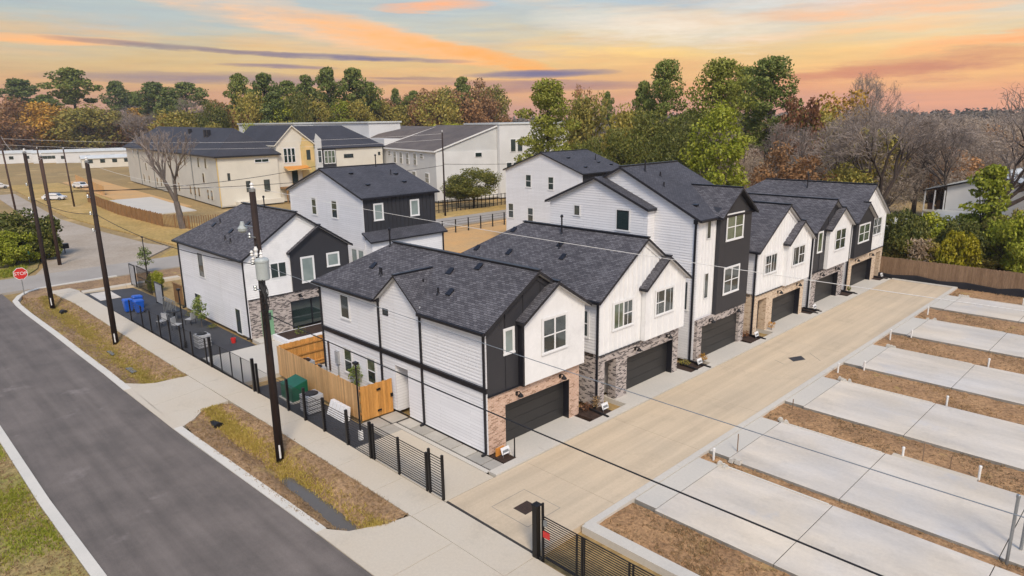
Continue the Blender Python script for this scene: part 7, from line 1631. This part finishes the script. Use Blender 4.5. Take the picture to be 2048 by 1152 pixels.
for t in TREES:
    kind, i, x, y, h, wx, label, group = t
    P_ = {'pine': (PINE, 26), 'pgrn': (PGRN, 22), 'pdrk': (PDRK, 24), 'grey': (GREY, 15), 'oak': (OAK, 14), 'brt': (BRT, 16), 'gold': (GOLD, 15), 'brn': (BRN, 15), 'olv': (OLV, 15), 'rust': (RUST, 14), 'bare': (BARE, 18), 'cone': (CONE, 10), 'shrub': (SHRUB, 3.2), 'yball': ([YBALL], 2.8), 'sap': (SAP, 3.4)}[kind]
    nm = {'pine': 'pine_tree', 'pgrn': 'pine_tree', 'pdrk': 'pine_tree', 'grey': 'bare_tree', 'oak': 'evergreen_tree', 'brt': 'green_tree', 'gold': 'autumn_tree', 'brn': 'autumn_tree', 'olv': 'autumn_tree', 'rust': 'autumn_tree', 'bare': 'bare_tree', 'cone': 'young_tree', 'shrub': 'shrub', 'yball': 'shrub', 'sap': 'sapling'}[kind]
    plant(P_[0][i % len(P_[0])], x, y, h, P_[1], label, 'shrub' if nm == 'shrub' else 'tree', group, (x*3.7+y) % 6.28, wx, nm)

for P_ in PINE+PGRN+PDRK+GREY+OAK+BRT+GOLD+BRN+OLV+RUST+BARE+CONE+SHRUB+[YBALL]+SAP:
    if P_.as_pointer() not in USED:
        for ch in list(P_.children): bpy.data.objects.remove(ch)
        bpy.data.objects.remove(P_)
# the big leaning bare trees
for (x, y, h, ln, sd_, sp, lab) in ((-22.5, 94, 15.5, (.95, .12), 201, .62, 'big dark bare tree leaning right over the barn'), (-29.5, 92, 17.5, (.10, 0), 202, .60, 'tall dark bare tree behind the last house'), (-14, 101, 19.5, (.18, .1), 203, .80, 'broad spreading bare tree against the sunset at right'), (-8, 108, 17, (.5, .1), 204, .8, 'bare tree reaching out of the picture at the right edge')):
    o = bare_tree(18, sp, sd_, 'bark', 6, ln, .40, .28); plant(o, x, y, h, 18, lab, 'tree', None, 0, 1.0, 'bare_tree')
o = bare_tree(14, .55, 205, 'bark_grey', 5, (-.22, .1), .42, .25); plant(o, -110.2, 37.0, 15, 14, 'bare leafless tree before the grey apartment block', 'tree', None, .6, 1.0, 'bare_tree')

# far woods closing the horizon: one mass
rng = np.random.default_rng(77); Vs, Fs, off = [], [], 0
for k in range(2600):
    az = rng.uniform(-.95, .85); dist = rng.uniform(330, 1000) if az > -.3 else rng.uniform(450, 1000)
    x, y = from_px(az, dist); h = rng.uniform(8, 15)*(1+dist/2400); w = rng.uniform(6, 11)
    n = 60; k3 = rng.normal(size=(n, 3)); k3 /= np.linalg.norm(k3, axis=1)[:, None]; c = np.array([x, y, h*.5])+k3*np.array([w*.8, w*.8, h*.5])*rng.uniform(.45, 1, n)[:, None]
    V, F = cards(c, dist*.0026, rng, k3, .6); Vs.append(V); Fs.append(F+off); off += len(V)
o = npmesh('far_woods', np.concatenate(Vs), np.concatenate(Fs), 'leaf_far'); tag(o, 'hazy grey-brown woods along the whole horizon', 'woods', kind='stuff')

# ground cover
def tufts(name, pts, mat, h, w, seed, label=None, n=4):
    rng = np.random.default_rng(seed); pts = np.repeat(np.array(pts), n, 0); m_ = len(pts)
    c = pts+np.stack([rng.normal(0, .05, m_), rng.normal(0, .05, m_), np.zeros(m_)], 1); an = rng.uniform(0, 6.28, m_); hh = h*rng.uniform(.5, 1.3, m_)
    dx = np.stack([np.cos(an), np.sin(an), np.zeros(m_)], 1)*(w*rng.uniform(.6, 1.4, m_))[:, None]; ln = np.stack([rng.normal(0, .45, m_)*hh, rng.normal(0, .45, m_)*hh, hh], 1)
    V = np.stack([c-dx, c+dx, c+ln], 1).reshape(-1, 3); o = npmesh(name, V, np.arange(3*m_).reshape(m_, 3), mat); tag(o, label, 'grass' if label else None, kind='stuff'); return o
rng = np.random.default_rng(9)
def sample(grid, n, f):
    out = []
    a, b, _ = grid.shape
    while len(out) < n:
        i, j = rng.random()*(a-1), rng.random()*(b-1); i0, j0 = int(i), int(j); u, v = i-i0, j-j0
        p = grid[i0, j0]*(1-u)*(1-v)+grid[min(i0+1, a-1), j0]*u*(1-v)+grid[i0, min(j0+1, b-1)]*(1-u)*v+grid[min(i0+1, a-1), min(j0+1, b-1)]*u*v
        if rng.random() < f(p): out.append(p)
    return out
patch = lambda p, s=.6: .5+.5*math.sin(p[0]*s+1.3*math.sin(p[1]*1.7))*math.cos(p[1]*2.1+p[0]*.33)
band = lambda p, c, w: math.exp(-((p[1]-c)/w)**2)
tufts('ditch_grass', [p for p in sample(v2, 3600, lambda p: band(p, 12.75, .36)*(.25+patch(p)) if not (-27.8 < p[0] < -21.8 and 12.0 < p[1] < 12.72) else 0)], 'grass_gold', .13, .016, 1, 'yellow-green grass along the near ditch')
tufts('ditch_grass', sample(v1, 4200, lambda p: band(p, 12.1, .45)*(.25+patch(p))), 'grass_gold', .13, .016, 2, 'yellow-green grass along the far ditch')
tufts('dry_grass', sample(v2, 1300, lambda p: .35+.5*patch(p, 1.1) if p[2] > -.35 else .1), 'grass_brown', .10, .018, 3, 'dry brown grass on the near verge')
tufts('gold_grass', sample(v1, 1800, lambda p: patch(p, .8)), 'grass_gold', .10, .016, 14, 'golden dry grass patches on the far verge')
tufts('dry_grass', sample(v1, 1200, lambda p: .35+.5*patch(p, 1.1) if p[2] > -.35 else .1), 'grass_brown', .10, .018, 4, 'dry brown grass on the far verge')
def rect_pts(n, x0, x1, y0, y1, z, f=lambda p: 1):
    out = []
    while len(out) < n:
        p = (rng.uniform(x0, x1), rng.uniform(y0, y1), z)
        if rng.random() < f(p): out.append(p)
    return out
lim = lambda p: p[1] < np.interp(p[0], [-60, -43.5, -32.7, -25.3, -10], [3.3, 3.5, 3.65, 3.9, 4.4])
gp = lambda p: max(0, math.sin(p[0]*.55+.8*math.sin(p[1]*.9))*.5+math.sin(p[0]*1.3+p[1]*.7)*.35+.25)
tufts('lawn_grass', [p for p in rect_pts(9500, -46, -22, -3.0, 4.4, -.02, gp) if lim(p)], 'grass_green', .12, .02, 5, 'patchy green grass at the left bottom corner')
tufts('lawn_dry_grass', [p for p in rect_pts(6000, -46, -22, -3.0, 4.4, -.02) if lim(p)], 'grass_brown', .09, .018, 6, 'dry brown grass at the left bottom corner')
tufts('bush_grass', rect_pts(5000, -112, -88.5, 2, 15.5, -.13, lambda p: gp((p[0]*.5, p[1]*.6)) if p[1] < 12.3+(-88-p[0])*.28 else 0), 'grass_green', .3, .06, 15, 'green grass round the dark bushes at the left edge')
for k, (a, b, x) in enumerate(DIRT):
    w = b-a; nn = int(800*min(1, w/2.5)); tufts('strip_weeds', rect_pts(nn, -14.8, 3 if a > 25 else -7, a+.06, b-.06, -.10, lambda p: .2+.8*max(0, math.sin(p[0]*1.1+k*2+p[1]))), 'grass_brown', .10, .02, 20+k, 'dry weeds in dirt strip '+['at the gate', 'between the two nearest slabs', 'beyond the second slab', 'beyond the third slab', 'beyond the fourth slab', 'beyond the fifth slab', 'before the board fence'][k])
def tuft_plant(name, x, y, h, r, mat, lab, n=120, group='small plants in the beds'):
    root = empty(name, (x, y, .02), lab, 'plant', group); g_ = np.random.default_rng(int(abs(x*y*10)))
    c = g_.normal(size=(n, 3)); c /= np.linalg.norm(c, axis=1)[:, None]; c = np.array([0, 0, h*.55])+c*np.array([r, r, h*.45])*g_.uniform(.4, 1, n)[:, None]
    V, F = cards(c, .07, g_, None, .35); npmesh('foliage', V, F, mat, root); MB().tube((x, y, 0), (x, y, h*.5), .02, .015, 5).build('stem', 'bark', root)
for i, (x, y, h, r, m_, lab) in enumerate(((-21.5, 38.1, .6, .3, 'leaf_orange', 'golden tuft left of the tall house garage'), (-21.4, 47.6, .7, .3, 'leaf_orange', 'golden tuft at the cream brick pillar'), (-21.8, 27.5, .8, .25, 'grass_brown', 'dry tuft between the first two houses'),
      (-22.0, 26.9, .5, .4, 'leaf_rust', 'reddish low plant in the bed between the first two houses'), (-22.0, 36.7, .4, .4, 'leaf_olive', 'low plant in the bed right of the second garage'), (-45.6, 22.5, .9, .5, 'leaf_sapling', 'light green shrub in the patio planter'), (-22.0, 44.6, .5, .4, 'leaf_rust', 'reddish low plant right of the tall house'),
      (-21.5, 62.9, .6, .2, 'leaf_oak', 'dark plant before the last garage'), (-53.0, 19.0, .3, .5, 'leaf_oak', 'low green plant at the corner house wall'), (-57.9, 19.2, .35, .6, 'leaf_oak', 'low green plant under the corner house window'))): tuft_plant('bed_plant', x, y, h, r, m_, lab)
pp = empty('plume_grass', (-19.6, 75.6, 0), 'tall buff pampas plumes beside the yellow round bush', 'plant'); g_ = np.random.default_rng(3); c = np.stack([g_.normal(0, .5, 500), g_.normal(0, .5, 500), g_.uniform(1.0, 3.3, 500)], 1); V, F = cards(c, .22, g_, None, .3); npmesh('plume', V, F, 'leaf_plume', pp); MB().lathe([(.5, 0), (.6, 1.2), (.3, 1.6)], (-19.6, 75.6, -.2), 10).build('stalks', 'leaf_olive', pp)

# the air over the whole place
hz = tag(MB().box(-1300, 900, -300, 1300, -2.5, 45).build('haze', 'haze_air'), 'thin pale haze over the whole place', None, kind='stuff')
